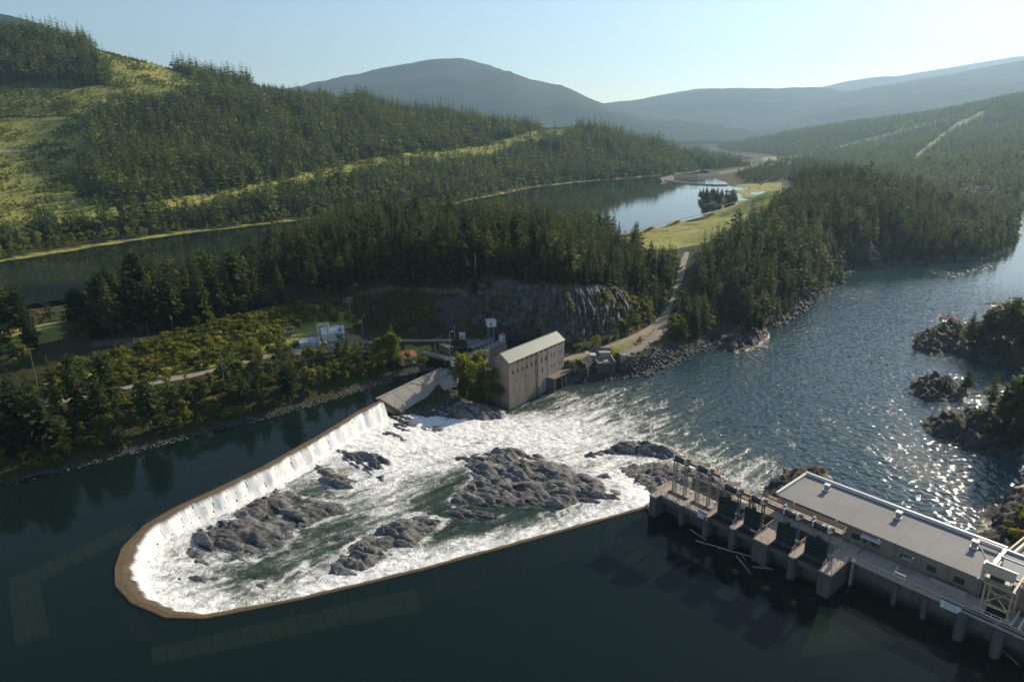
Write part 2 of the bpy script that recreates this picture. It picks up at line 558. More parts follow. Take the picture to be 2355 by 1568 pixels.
# level the roads into the ground
def road_world(px, zz):
    return [P(u, v, z) for (u, v), z in zip(px, zz)]
def resample(pts, step):
    pts = [Vector(p) for p in pts]
    out = [pts[0]]
    for a, b in zip(pts[:-1], pts[1:]):
        n = max(1, int(round((b - a).length / step)))
        for i in range(1, n + 1):
            out.append(a.lerp(b, i / n))
    return out
def smooth_line(pts, it=2):
    for _ in range(it):
        q = [pts[0]]
        for a, b in zip(pts[:-1], pts[1:]):
            q += [a.lerp(b, .25), a.lerp(b, .75)]
        q.append(pts[-1])
        pts = q
    return pts
ROADS = []
for px, zz, w in ((ROAD1, ROAD1Z, 4.2), (ROAD2, ROAD2Z, 4.2), (ROAD3, ROAD3Z, 4.4)):
    line = resample(smooth_line([Vector(p) for p in road_world(px, zz)]), 1.6)
    ROADS.append((line, w))
    arr = np.array([tuple(p) for p in line])
    lo = arr.min(0) - 12; hi = arr.max(0) + 12
    m = (GX > lo[0]) & (GX < hi[0]) & (GY > lo[1]) & (GY < hi[1])
    idx = np.where(m)
    px_, py_ = GX[idx], GY[idx]
    d = np.full(px_.shape, 1e9); zr = np.zeros(px_.shape)
    for k in range(len(arr)):
        dd = np.hypot(px_ - arr[k, 0], py_ - arr[k, 1])
        c = dd < d
        d[c] = dd[c]; zr[c] = arr[k, 2]
    wgt = 1 - sstep(w * .5 + 1.2, w * .5 + 6.0, d)
    GZ[idx] = GZ[idx] * (1 - wgt) + zr * wgt

CLIFF_ZB = [7, 4, 1.5, 0, -2, -2.5, -2.5, -2, -1.5, -.5]
cliff_line = resample(smooth_line([Vector(P(u, v, zq)) for (u, v), zq in zip(CLIFF_BASE, CLIFF_ZB)], 1), .8)
cliff_top = np.interp(np.linspace(0, 1, len(cliff_line)), np.linspace(0, 1, len(CLIFF_TOPZ)), CLIFF_TOPZ)
_ca = np.array([tuple(p) for p in cliff_line])
_m = np.where((GX > _ca[:, 0].min() - 6) & (GX < _ca[:, 0].max() + 6) & (GY > _ca[:, 1].min() - 20) & (GY < _ca[:, 1].max() + 24))
_px, _py = GX[_m], GY[_m]
_dd = np.hypot(_px[:, None] - _ca[None, :, 0], _py[:, None] - _ca[None, :, 1])
_k = _dd.argmin(1)
_tx = np.gradient(_ca[:, 0]); _ty = np.gradient(_ca[:, 1]); _tl = np.hypot(_tx, _ty)
_bk = (_px - _ca[_k, 0]) * (-_ty[_k] / _tl[_k]) + (_py - _ca[_k, 1]) * (_tx[_k] / _tl[_k])
_e = np.clip(np.minimum(_k, len(_ca) - 1 - _k) / 10.0, 0, 1)
_t = np.clip((_bk - 2) / 11.0, 0, 1) ** (1 / 1.6)
_zc = _ca[_k, 2] + (cliff_top[_k] - _ca[_k, 2]) * _t - 3.0 * (_bk > 1)
_new = np.where(_bk < 14, np.minimum(GZ[_m], np.where(_bk > 1, _zc, _ca[_k, 2] + .6)), GZ[_m])
_new = np.where((_bk < -10), GZ[_m], _new)
GZ[_m] = GZ[_m] * (1 - _e) + _new * _e

def near_z(x, y):
    x = np.asarray(x, float); y = np.asarray(y, float)
    fx = np.clip((x - NX0) / NS, 0, len(_gx) - 1.001); fy = np.clip((y - NY0) / NS, 0, len(_gy) - 1.001)
    ix = fx.astype(int); iy = fy.astype(int)
    tx = fx - ix; ty = fy - iy
    return (GZ[iy, ix] * (1 - tx) + GZ[iy, ix + 1] * tx) * (1 - ty) + (GZ[iy + 1, ix] * (1 - tx) + GZ[iy + 1, ix + 1] * tx) * ty

def grid_faces(nx, ny, keep=None):
    i = np.arange(nx * ny).reshape(ny, nx)
    f = np.stack([i[:-1, :-1], i[:-1, 1:], i[1:, 1:], i[1:, :-1]], -1).reshape(-1, 4)
    if keep is not None:
        f = f[keep.reshape(-1)[f].any(1)]
    return f

def compact(v, f, attrs):
    used = np.unique(f)
    mp = np.full(len(v), -1); mp[used] = np.arange(len(used))
    return v[used], mp[f], {k: a[used] for k, a in attrs.items()}

def ground_mat():
    m, nt, b = nodes_of("ground_cover")
    v = coords(nt)
    n1 = noise_tex(nt, v, 0.06, 6, 0.65)
    n2 = noise_tex(nt, v, 0.9, 5, 0.7)
    n3 = noise_tex(nt, v, 0.22, 4, 0.7)
    floor = ramp(nt, n2, [(0.3, (0.022, 0.025, 0.011)), (0.55, (0.050, 0.053, 0.020)), (0.75, (0.085, 0.075, 0.04))])
    grass = ramp(nt, n3, [(0.3, (0.18, 0.20, 0.042)), (0.5, (0.30, 0.30, 0.07)), (0.72, (0.46, 0.41, 0.14))])
    grass = mix(nt, 0.55, grass, ramp(nt, n2, [(0.3, (0.4, 0.45, 0.35)), (0.7, (1.45, 1.4, 1.3))]), 'MULTIPLY')
    dirt = ramp(nt, n2, [(0.3, (0.17, 0.14, 0.105)), (0.7, (0.33, 0.28, 0.22))])
    rock = ramp(nt, n2, [(0.25, (0.022, 0.022, 0.023)), (0.5, (0.058, 0.057, 0.055)), (0.75, (0.12, 0.115, 0.11))])
    c = floor
    for nm, col in (("grass", grass), ("dirt", dirt), ("rock", rock)):
        at = N(nt, "Attribute"); at.attribute_name = nm
        f = math_n(nt, 'ADD', at.outputs["Fac"], math_n(nt, 'MULTIPLY', math_n(nt, 'SUBTRACT', n1, 0.5), 0.9))
        f = ramp(nt, f, [(0.38, (0, 0, 0)), (0.62, (1, 1, 1))])
        c = mix(nt, f, c, col)
    nt.links.new(c, b.inputs["Base Color"])
    b.inputs["Roughness"].default_value = 0.95
    b.inputs["Specular IOR Level"].default_value = 0.15
    bump(nt, b, n2, 0.9, 0.6)
    return m
M_GROUND = ground_mat()

# footing of the pump house cut into the bank
_q = [P(1352, 872, ZR)[:2], P(1432, 872, ZR)[:2], (53, 318), (40, 321)]
GZ[inpoly(GX, GY, _q)] = np.minimum(GZ[inpoly(GX, GY, _q)], -13.0)
# attributes of the near ground
U_, V_ = S(GX, GY, GZ)
gzx = np.gradient(GZ, NS, axis=1); gzy = np.gradient(GZ, NS, axis=0)
slope = np.hypot(gzx, gzy)
def pxmask(U, V, poly):
    return inpoly(U, V, poly)
GRASS_POLYS = [[(1420, 548), (1460, 526), (1560, 498), (1640, 478), (1700, 460), (1690, 425), (1800, 420), (1790, 470), (1700, 520), (1620, 560), (1540, 575), (1440, 570)],[(60, 905), (140, 850), (260, 815), (400, 770), (560, 720), (700, 700), (800, 715), (830, 745), (720, 775), (640, 795), (560, 828), (440, 858), (300, 888), (100, 928)],
               [(1430, 545), (1460, 528), (1560, 500), (1640, 480), (1700, 462), (1690, 430), (1780, 425), (1790, 455), (1720, 490), (1640, 535), (1560, 560), (1500, 560)],
               [(0, 760), (130, 740), (150, 780), (60, 800), (0, 830)],
               [(930, 795), (1000, 800), (1020, 835), (960, 835)], [(1310, 825), (1450, 775), (1500, 760), (1480, 790), (1400, 815), (1330, 845)]]
gr = np.zeros_like(GZ)
for pl in GRASS_POLYS:
    gr = np.maximum(gr, pxmask(U_, V_, pl).astype(float))
dirt = np.zeros_like(GZ)
for pl in ([(720, 770), (800, 760), (850, 790), (780, 810), (650, 815), (690, 790)], [(1380, 840), (1450, 800), (1510, 755), (1535, 720), (1545, 740), (1500, 790), (1440, 830)]):
    dirt = np.maximum(dirt, pxmask(U_, V_, pl).astype(float))
rock = sstep(0.8, 1.5, slope) * .85
nr = (GZ < -9.5) & (GZ > -16) & (GY < 900)
rock = np.maximum(rock, nr * 1.0)
rock = np.maximum(rock, ((np.abs(GZ) < .9) & (GX < 0)) * .75)
gr[(GZ < 1.2) & (GX > 100)] *= .6
_rk = pxmask(U_, V_, [(925, 960), (1000, 925), (1046, 900), (1046, 850), (1062, 850), (1090, 900), (1170, 950), (1100, 970)])
rock[_rk] = 1.0; gr[_rk] = 0
keep = (GZ > -22)
vv = np.stack([GX, GY, GZ], -1).reshape(-1, 3)
# leave an opening where the weir basin and the dams stand (they have their own beds)
f = grid_faces(len(_gx), len(_gy), (GZ > -19))
cxy = vv[f].mean(1)
f = f[~((cxy[:, 0] > -45) & (cxy[:, 0] < 150) & (cxy[:, 1] < 252))]
v2, f2, at2 = compact(vv, f, {"grass": gr.ravel(), "dirt": dirt.ravel(), "rock": rock.ravel()})
tag(link("ground", mesh_np("ground", v2, f2, M_GROUND, at2, True)), "wooded rocky bank between the pool, the lake and the river", "ground", kind="structure")

# ---------------------------------------------------------------- roads
M_DIRT = plain("gravel_road", (0.30, 0.255, 0.20), 0.95, 0.28, 0.35, bmp=0.4, spec=0.15, fine=2.5)
M_ASPH = plain("worn_grey_road", (0.16, 0.15, 0.14), 0.95, 0.25, 0.3, bmp=0.3, spec=0.15, fine=2.0)
def ribbon(name, line, width, mat, dz=0.10, zf=None):
    vs, fs = [], []
    k = 5
    for i, p in enumerate(line):
        a = line[max(0, i - 1)]; b = line[min(len(line) - 1, i + 1)]
        t = Vector((b.x - a.x, b.y - a.y, 0)).normalized()
        n = Vector((t.y, -t.x, 0))
        ww = width * (1 + .12 * math.sin(i * .21) + .06 * math.sin(i * .9))
        for j in range(k):
            q = p + n * ww * (j / (k - 1) - .5)
            z = (zf(q.x, q.y) if zf else q.z)
            crown = .05 * (1 - abs(j - 2) / 2) + (-.05 if j in (0, k - 1) else 0.03)
            vs.append((q.x, q.y, float(z) + dz + crown))
        if i:
            o = (i - 1) * k
            for j in range(k - 1):
                fs.append((o + j, o + k + j, o + k + j + 1, o + j + 1))
    return tag(link(name, mesh_np(name, np.array(vs), fs, mat, smooth=True)), kind="structure")
def near_or(x, y, z):
    return max(float(near_z(x, y)), z)
for i, (line, w) in enumerate(ROADS):
    def zf(x, y, _l=line):
        return float(near_z(x, y)) + .06
    ribbon("gravel_road", line, w, M_DIRT, 0.12, zf)

# ---------------------------------------------------------------- wooded hillside across the lake
hill = []
LAKE_FAR = [(-60, 612), (0, 603), (90, 590), (180, 576), (280, 560), (380, 545), (470, 533), (560, 523), (640, 514), (760, 500), (860, 490), (930, 479), (1050, 469), (1130, 452), (1200, 436), (1240, 429), (1330, 419), (1450, 409), (1520, 404), (1600, 396), (1655, 390)]
for u, v in LAKE_FAR:
    x, y, _ = P(u, v, 0)
    hill += [(x, y, 0), (x + 12, y - 26, -6)]
for u, v, y in [(0, 560, 590), (180, 545, 640), (380, 518, 700), (560, 498, 780), (760, 475, 870), (930, 455, 960), (1050, 440, 1050), (1150, 420, 1180), (1300, 400, 1400), (1450, 392, 1520),
                (0, 480, 690), (100, 480, 700), (220, 470, 720), (330, 468, 740), (600, 432, 860), (740, 402, 980), (870, 372, 1130), (980, 358, 1250), (1100, 345, 1360), (1200, 322, 1500), (1310, 294, 1700),
                (0, 420, 830), (100, 410, 850), (250, 390, 880), (400, 370, 930), (550, 350, 1020), (700, 330, 1130), (850, 315, 1270), (1000, 318, 1400), (1100, 322, 1480),
                (0, 340, 970), (100, 330, 990), (200, 320, 1010), (350, 290, 1080), (500, 275, 1170), (650, 270, 1270), (800, 265, 1400), (950, 275, 1520), (1100, 295, 1620),
                (0, 265, 1090), (100, 258, 1100), (200, 235, 1150), (300, 210, 1220), (400, 205, 1270), (500, 215, 1320), (650, 225, 1400), (780, 240, 1480), (900, 258, 1560), (1000, 268, 1600), (1100, 282, 1660), (1200, 300, 1700),
                (0, 190, 1190), (100, 188, 1210), (200, 175, 1260), (260, 150, 1330), (350, 160, 1380), (420, 172, 1400), (480, 190, 1420), (620, 205, 1480), (740, 215, 1540),
                (0, 78, 1380), (60, 80, 1400), (120, 90, 1420), (200, 106, 1430), (280, 132, 1440), (-150, 60, 1350), (-150, 200, 1150), (-150, 340, 920), (-150, 480, 670), (-150, 590, 560),
                (1400, 312, 1750), (1500, 335, 1800), (1600, 365, 1850), (1650, 384, 1830), (1400, 355, 1620), (1520, 375, 1680), (1600, 390, 1770)]:
    hill.append(Q(u, v, y))
for x, y, z in [(-1300, 1800, 190), (-900, 1900, 150), (-500, 1950, 70), (-200, 2000, 40), (100, 2050, 20), (400, 2200, 0), (650, 2300, 0), (700, 2000, 0), (900, 2400, -8), (-1500, 1200, 250), (-1300, 800, 120), (-1000, 500, 30), (620, 1830, -4)]:
    hill.append((x, y, z))
_hill = RBF(hill, 1.0)
def hill_z(x, y):
    z = _hill(x, y)
    return z + (6 * fbm(x / 120, y / 120, 4, 11) + 2.0 * fbm(x / 30, y / 30, 3, 15)) * sstep(2, 25, z)
HS = 9.0
hx = np.arange(-1500, 900, HS); hy = np.arange(480, 2300, HS)
HX, HY = np.meshgrid(hx, hy)
HZ = hill_z(HX, HY)
def hill_zi(x, y):
    x = np.asarray(x, float); y = np.asarray(y, float)
    fx = np.clip((x - hx[0]) / HS, 0, len(hx) - 1.001); fy = np.clip((y - hy[0]) / HS, 0, len(hy) - 1.001)
    ix = fx.astype(int); iy = fy.astype(int); tx = fx - ix; ty = fy - iy
    return (HZ[iy, ix] * (1 - tx) + HZ[iy, ix + 1] * tx) * (1 - ty) + (HZ[iy + 1, ix] * (1 - tx) + HZ[iy + 1, ix + 1] * tx) * ty
# clearings on the hillside (felled areas, the power line corridor, shore meadow)
CLEAR = [[(150, 215), (200, 200), (262, 195), (245, 150), (205, 115), (300, 122), (420, 170), (470, 200), (420, 215), (330, 245), (270, 252), (200, 262), (160, 262)],
         [(-80, 275), (190, 268), (195, 330), (160, 400), (170, 440), (190, 480), (330, 468), (300, 450), (250, 480), (160, 520), (100, 500), (60, 540), (-80, 560)],
         [(-80, 290), (210, 300), (190, 440), (260, 470), (200, 480), (-80, 500)],
         [(-160, 205), (150, 205), (190, 262), (-160, 272)]]
YOUNG = CLEAR[-1]
ROW = [(215, 490), (330, 474), (470, 455), (600, 432), (700, 408), (790, 388), (870, 370), (960, 358), (1060, 350), (1110, 345), (1180, 322), (1250, 302), (1310, 292)]
U2, V2 = S(HX, HY, HZ)
hgr = np.zeros_like(HZ)
for pl in CLEAR:
    hgr = np.maximum(hgr, inpoly(U2, V2, pl) * 0.95)
rowd = polydist(U2, V2, ROW)
rowd = polydist(U2, V2, [(u, v + 6) for u, v in ROW])
hgr = np.maximum(hgr, (rowd < 15) * .95)
hgr = np.maximum(hgr, ((HZ > 0.0) & (HZ < 1.1)) * .6)
hgr = np.maximum(hgr, 0.30)
hdirt = (polydist(U2, V2, [(0, 345), (90, 338), (180, 330), (260, 328)]) < 2.5) * .9 + (polydist(U2, V2, [(60, 362), (120, 352), (170, 345)]) < 2) * .8
f = grid_faces(len(hx), len(hy), (HZ > -6))
v2, f2, at2 = compact(np.stack([HX, HY, HZ], -1).reshape(-1, 3), f, {"grass": hgr.ravel(), "dirt": hdirt.ravel().astype(float), "rock": np.zeros(HZ.size)})
tag(link("hillside", mesh_np("hillside", v2, f2, M_GROUND, at2, True)), kind="structure")

# ---------------------------------------------------------------- far valley floor, right-hand hills and mountains
def forest_far_mat(name, lo, hi, clr):
    m, nt, b = nodes_of(name)
    v = coords(nt)
    n1 = noise_tex(nt, v, 0.004, 6, 0.6)
    n2 = noise_tex(nt, v, 0.05, 5, 0.75)
    vo = N(nt, "TexVoronoi"); vo.inputs["Scale"].default_value = 0.11
    nt.links.new(v, vo.inputs["Vector"])
    c = ramp(nt, n2, [(0.3, lo), (0.7, hi)])
    c = mix(nt, ramp(nt, n1, [(0.58, (0, 0, 0)), (0.7, (.7, .7, .7))]), c, clr)
    nt.links.new(c, b.inputs["Base Color"])
    b.inputs["Roughness"].default_value = 1
    b.inputs["Specular IOR Level"].default_value = 0.05
    bump(nt, b, math_n(nt, 'ADD', vo.outputs["Distance"], n2), 1.0, 9.0)
    return m
M_MTN = forest_far_mat("mountain_forest", (0.018, 0.026, 0.014), (0.05, 0.06, 0.03), (0.075, 0.08, 0.04))

rh = []
for u, v, y in [(1640, 350, 2300), (1700, 330, 2500), (1780, 312, 2600), (1850, 297, 2650), (1950, 285, 2650), (2050, 272, 2600), (2130, 264, 2550), (2220, 258, 2450), (2280, 240, 2350), (2355, 218, 2250), (2500, 180, 2200), (2700, 150, 2100),
                (1700, 360, 2050), (1800, 355, 2000), (1900, 350, 1950), (2000, 335, 2000), (2100, 315, 2000), (2200, 310, 1900), (2300, 300, 1850), (2450, 270, 1750),
                (1800, 385, 1700), (1900, 392, 1550), (2000, 385, 1600), (2100, 370, 1600), (2200, 365, 1550), (2300, 360, 1500), (2450, 340, 1400),
                (2000, 420, 1360), (2100, 415, 1330), (2200, 412, 1300), (2300, 405, 1270), (2450, 400, 1180), (2600, 370, 1150)]:
    rh.append(Q(u, v, 1250 + (y - 1250) * 2.4))
for u, v in [(1690, 372), (1800, 400), (1900, 420), (2000, 436), (2100, 438), (2200, 432), (2290, 440), (2350, 470), (2450, 500), (2600, 540)]:
    x, y, _ = P(u, v, ZR); rh += [(x, y, ZR + .5)]
    rh += [(x - 30, y - 60, -22)]
for u, v, y in [(1700, 335, 3200), (1900, 320, 3400), (2100, 300, 3400), (2300, 280, 3300), (2600, 240, 3200)]:
    x, y, z = Q(u, v, 1250 + (y - 1250) * 2.4); rh.append((x, y, z - 60))
_rh = RBF(rh, 2.0)
RS = 32.0
rx = np.arange(380, 5200, RS); ry = np.arange(800, 5700, RS)
RX, RY = np.meshgrid(rx, ry)
RZ = _rh(RX, RY)
RZ = RZ + (14 * fbm(RX / 260, RY / 260, 4, 21) + 4 * fbm(RX / 70, RY / 70, 3, 22)) * sstep(-8, 30, RZ)
def rh_zi(x, y):
    fx = np.clip((x - rx[0]) / RS, 0, len(rx) - 1.001); fy = np.clip((y - ry[0]) / RS, 0, len(ry) - 1.001)
    ix = fx.astype(int); iy = fy.astype(int); tx = fx - ix; ty = fy - iy
    return (RZ[iy, ix] * (1 - tx) + RZ[iy, ix + 1] * tx) * (1 - ty) + (RZ[iy + 1, ix] * (1 - tx) + RZ[iy + 1, ix + 1] * tx) * ty
U3, V3 = S(RX, RY, RZ)
RCLEAR = [(2260, 262), (2200, 290), (2160, 320), (2120, 352), (2105, 366)]
RCLEAR2 = [(1760, 366), (1850, 360), (1930, 340), (2000, 322), (2080, 300), (2180, 275)]
rgr = np.maximum((polydist(U3, V3, RCLEAR) < 7) * .95, (polydist(U3, V3, RCLEAR2) < 4) * .9)
rgr = np.maximum(rgr, inpoly(U3, V3, [(2000, 292), (2130, 266), (2250, 258), (2180, 285), (2090, 300)]) * .8)
rgr = np.maximum(rgr, .3)
f = grid_faces(len(rx), len(ry), (RZ > -20))
v2, f2, at2 = compact(np.stack([RX, RY, RZ], -1).reshape(-1, 3), f, {"grass": rgr.ravel(), "dirt": np.zeros(RZ.size), "rock": np.zeros(RZ.size)})
tag(link("hills", mesh_np("hills", v2, f2, M_GROUND, at2, True)), kind="structure")

def mountain(name, sky, y0, depth, foot_z, seed, amp=60, res=70):
    """a ridge whose crest runs through surveyed bearings at about the distance y0"""
    cr = [Q(u, v, y0 + dy) for u, v, dy in sky]
    xs = np.array([c[0] for c in cr]); zs = np.array([c[2] for c in cr]); ys = np.array([c[1] for c in cr])
    nu, nv = int((xs[-1] - xs[0]) / res), 44
    X = np.linspace(xs[0], xs[-1], nu)
    t = np.linspace(0, 1.35, nv)
    XX, T = np.meshgrid(X, t)
    zc = np.interp(X, xs, zs); yc = np.interp(X, xs, ys)
    k = np.ones(5) / 5
    zc2 = np.convolve(np.pad(zc, 2, mode='edge'), k, 'valid')
    prof = np.where(T <= 1, np.sin(np.clip(T, 0, 1) * math.pi / 2) ** 1.15, 1 - (T - 1) * 1.3)
    YY = yc[None] - depth * (1 - T)
    ZZ = foot_z + (zc2[None] - foot_z) * prof
    ed = np.sin(np.clip(T, 0, 1) * math.pi)
    ZZ = ZZ + amp * ed * (ridged(XX / 1500, YY / 2300, 4, seed) - .3) + amp * .06 * fbm(XX / 150, YY / 150, 3, seed + 2)
    v = np.stack([XX, YY, ZZ], -1).reshape(-1, 3)
    return tag(link(name, mesh_np(name, v, grid_faces(nu, nv), M_MTN, smooth=True)), kind="structure")
mountain("mountain", [(600, 300, 0), (700, 240, 0), (790, 198, 0), (850, 178, 0), (900, 162, 0), (950, 157, 0), (1000, 150, 0), (1050, 146, 0), (1080, 149, 0), (1110, 160, 0), (1150, 172, 0), (1180, 180, 0), (1230, 200, 0), (1270, 208, 0), (1320, 222, 0), (1360, 240, 0), (1400, 260, 0), (1460, 281, 0), (1520, 300, 0), (1600, 322, 0), (1680, 350, 0)], 9500, 3900, 0, 31, 200, 115)
mountain("mountain", [(1250, 290, 0), (1330, 255, 0), (1380, 240, 0), (1450, 235, 0), (1530, 218, 0), (1620, 207, 0), (1700, 207, 0), (1760, 207, 0), (1800, 204, 0), (1850, 215, 0), (1930, 235, 0), (2050, 260, 0), (2200, 300, 0)], 12000, 4400, 0, 37, 150, 150)
mountain("mountain", [(1700, 260, 0), (1820, 212, 0), (1870, 208, 0), (1930, 190, 0), (1975, 181, 0), (2010, 184, 0), (2100, 170, 0), (2250, 145, 0), (2355, 128, 0), (2500, 118, 0), (2700, 125, 0)], 15000, 5000, 0, 41, 170, 190)
mountain("mountain", [(1500, 345, 0), (1600, 310, 0), (1700, 282, 0), (1800, 252, 0), (1900, 225, 0), (1980, 203, 0), (2060, 192, 0), (2150, 178, 0), (2250, 158, 0), (2355, 138, 0), (2500, 122, 0), (2750, 125, 0)], 9500, 4600, -10, 43, 150, 140)
mountain("mountain", [(-500, 10, 0), (-250, 15, 0), (-60, 28, 0), (0, 36, 0), (50, 40, 0), (100, 55, 0), (170, 85, 0), (240, 120, 0), (330, 165, 0), (450, 220, 0)], 4200, 1300, 150, 47, 80, 60)
g = link("valley_floor", mesh_np("valley_floor", np.array([(-30000, -20000, -24), (30000, -20000, -24), (30000, 40000, -24), (-30000, 40000, -24)]), [(0, 1, 2, 3)], M_MTN))
tag(g, kind="structure")
# ---------------------------------------------------------------- water
def water_mat(name, deep, rip_scale, rip_str, clear=0.0, rough=0.03, foam_attr=False, big=0.0, mask=0.0):
    m, nt, b = nodes_of(name)
    v = coords(nt)
    n1 = noise_tex(nt, v, rip_scale, 3, 0.6)
    n2 = noise_tex(nt, v, rip_scale * 4.3, 2, 0.6)
    h = math_n(nt, 'ADD', math_n(nt, 'MULTIPLY', n1, 0.7), math_n(nt, 'MULTIPLY', n2, 0.3))
    b.inputs["Base Color"].default_value = (*deep, 1)
    b.inputs["Roughness"].default_value = rough
    b.inputs["IOR"].default_value = 1.27
    bp = bump(nt, b, h, rip_str, 1.0)
    if mask:
        lo = noise_tex(nt, v, mask, 3, 0.55, 0.6)
        nt.links.new(ramp(nt, lo, [(0.35, (rip_str * .18,) * 3), (0.62, (rip_str,) * 3)]), bp.inputs["Strength"])
    if clear:
        fr = N(nt, "Fresnel"); fr.inputs["IOR"].default_value = 1.333
        nt.links.new(bp.outputs[0], fr.inputs["Normal"])
        tp = N(nt, "BsdfTransparent"); tp.inputs["Color"].default_value = (0.80, 0.74, 0.42, 1)
        ms = N(nt, "MixShader")
        k = math_n(nt, 'MULTIPLY', math_n(nt, 'SUBTRACT', 1.0, fr.outputs[0]), clear)
        nt.links.new(k, ms.inputs[0])
        nt.links.new(b.outputs[0], ms.inputs[1]); nt.links.new(tp.outputs[0], ms.inputs[2])
        nt.links.new(ms.outputs[0], nt.nodes["Material Output"].inputs[0])
    return m

def whitewater_mat(name, deep, fscale, rip_scale, rip_str, flow=44, sharp=1.0):
    """water whose foam cover is stored on the surface as 'foam'"""
    m, nt, b = nodes_of(name)
    v = coords(nt)
    warp = N(nt, "TexNoise"); warp.inputs["Scale"].default_value = 0.16; warp.inputs["Detail"].default_value = 3
    nt.links.new(v, warp.inputs["Vector"])
    va = N(nt, "VectorMath", operation='MULTIPLY_ADD')
    nt.links.new(warp.outputs["Color"], va.inputs[0]); va.inputs[1].default_value = (7, 7, 0); nt.links.new(v, va.inputs[2])
    m0 = N(nt, "Mapping"); m0.inputs["Rotation"].default_value = (0, 0, R(-flow))
    nt.links.new(va.outputs[0], m0.inputs[0])
    mp = N(nt, "Mapping"); mp.inputs["Scale"].default_value = (0.30, 1.0, 1.0)
    nt.links.new(m0.outputs[0], mp.inputs[0])
    n1 = noise_tex(nt, mp.outputs[0], fscale, 6, 0.68, 0.5)
    n2 = noise_tex(nt, va.outputs[0], fscale * 3.1, 4, 0.7, 0.4)
    at = N(nt, "Attribute"); at.attribute_name = "foam"
    det = math_n(nt, 'ADD', math_n(nt, 'MULTIPLY', n1, 0.62), math_n(nt, 'MULTIPLY', n2, 0.38))
    f = math_n(nt, 'ADD', at.outputs["Fac"], math_n(nt, 'MULTIPLY', math_n(nt, 'SUBTRACT', det, 0.5), 2.6))
    fo = ramp(nt, f, [(0.34, (0, 0, 0)), (0.52, (0.16, 0.16, 0.16)), (0.68, (0.45, 0.45, 0.45)), (0.95, (1, 1, 1))])
    ag = N(nt, "Attribute"); ag.attribute_name = "green"
    dp = mix(nt, ag.outputs["Fac"], deep, (0.020, 0.036, 0.022))
    milk = mix(nt, ramp(nt, at.outputs["Fac"], [(0.15, (0, 0, 0)), (0.5, (1, 1, 1))]), dp, (0.075, 0.095, 0.065))
    milk = mix(nt, ramp(nt, at.outputs["Fac"], [(0.5, (0, 0, 0)), (0.9, (1, 1, 1))]), milk, (0.26, 0.29, 0.24))
    _unused = ramp(nt, at.outputs["Fac"], [(0.12, deep), (0.5, (0.075, 0.095, 0.065)), (0.9, (0.26, 0.29, 0.24))])
    c = mix(nt, fo, milk, ramp(nt, n2, [(0.3, (0.66, 0.69, 0.67)), (0.6, (0.93, 0.93, 0.91))]))
    nt.links.new(c, b.inputs["Base Color"])
    rr = ramp(nt, fo, [(0.0, (0.035,) * 3), (0.6, (0.6,) * 3)])
    nt.links.new(rr, b.inputs["Roughness"])
    b.inputs["IOR"].default_value = 1.333
    r1 = noise_tex(nt, v, rip_scale, 1, 0.5)
    r2 = noise_tex(nt, v, rip_scale * 3.1, 1, 0.5)
    r0 = noise_tex(nt, m0.outputs[0], rip_scale * .22, 3, 0.6)
    h = math_n(nt, 'ADD', math_n(nt, 'MULTIPLY', r1, 1.25), math_n(nt, 'MULTIPLY', fo, 0.35))
    h = math_n(nt, 'ADD', h, math_n(nt, 'ADD', math_n(nt, 'MULTIPLY', r2, .22), math_n(nt, 'MULTIPLY', r0, 1.0)))
    h = math_n(nt, 'ADD', h, math_n(nt, 'MULTIPLY', math_n(nt, 'MULTIPLY', n2, at.outputs["Fac"]), 0.7))
    bp = bump(nt, b, h, rip_str, 1.0)
    ac_ = N(nt, "Attribute"); ac_.attribute_name = "calm"
    nt.links.new(math_n(nt, 'SUBTRACT', rip_str, math_n(nt, 'MULTIPLY', ac_.outputs["Fac"], rip_str * .93)), bp.inputs["Strength"])
    return m

M_POOL = water_mat("pool_water", (0.009, 0.022, 0.019), 0.35, 0.075, clear=0.40, rough=0.02, mask=0.02)
M_LAKE = water_mat("lake_water", (0.008, 0.016, 0.012), 0.25, 0.03, rough=0.03, mask=0.012)
M_RIVER = whitewater_mat("river_water", (0.022, 0.047, 0.055), 0.40, 0.36, 0.60, 50)
M_BED = plain("pool_bed", (0.02, 0.022, 0.014), 0.9, 0.3, 0.2)

def flat_poly(name, poly, z, mat):
    from mathutils.geometry import delaunay_2d_cdt
    n = len(poly)
    vo, _, fc, *_r = delaunay_2d_cdt([Vector((p[0], p[1])) for p in poly], [(i, (i + 1) % n) for i in range(n)], [], 0, 1e-4)
    cen = [sum((vo[i] for i in q), Vector((0, 0))) / len(q) for q in fc]
    ok = inpoly([c.x for c in cen], [c.y for c in cen], poly)
    me = bpy.data.meshes.new(name)
    me.from_pydata([(p.x, p.y, z) for p in vo], [], [tuple(q) for q, k in zip(fc, ok) if k])
    me.materials.append(mat)
    return tag(link(name, me), kind="structure")

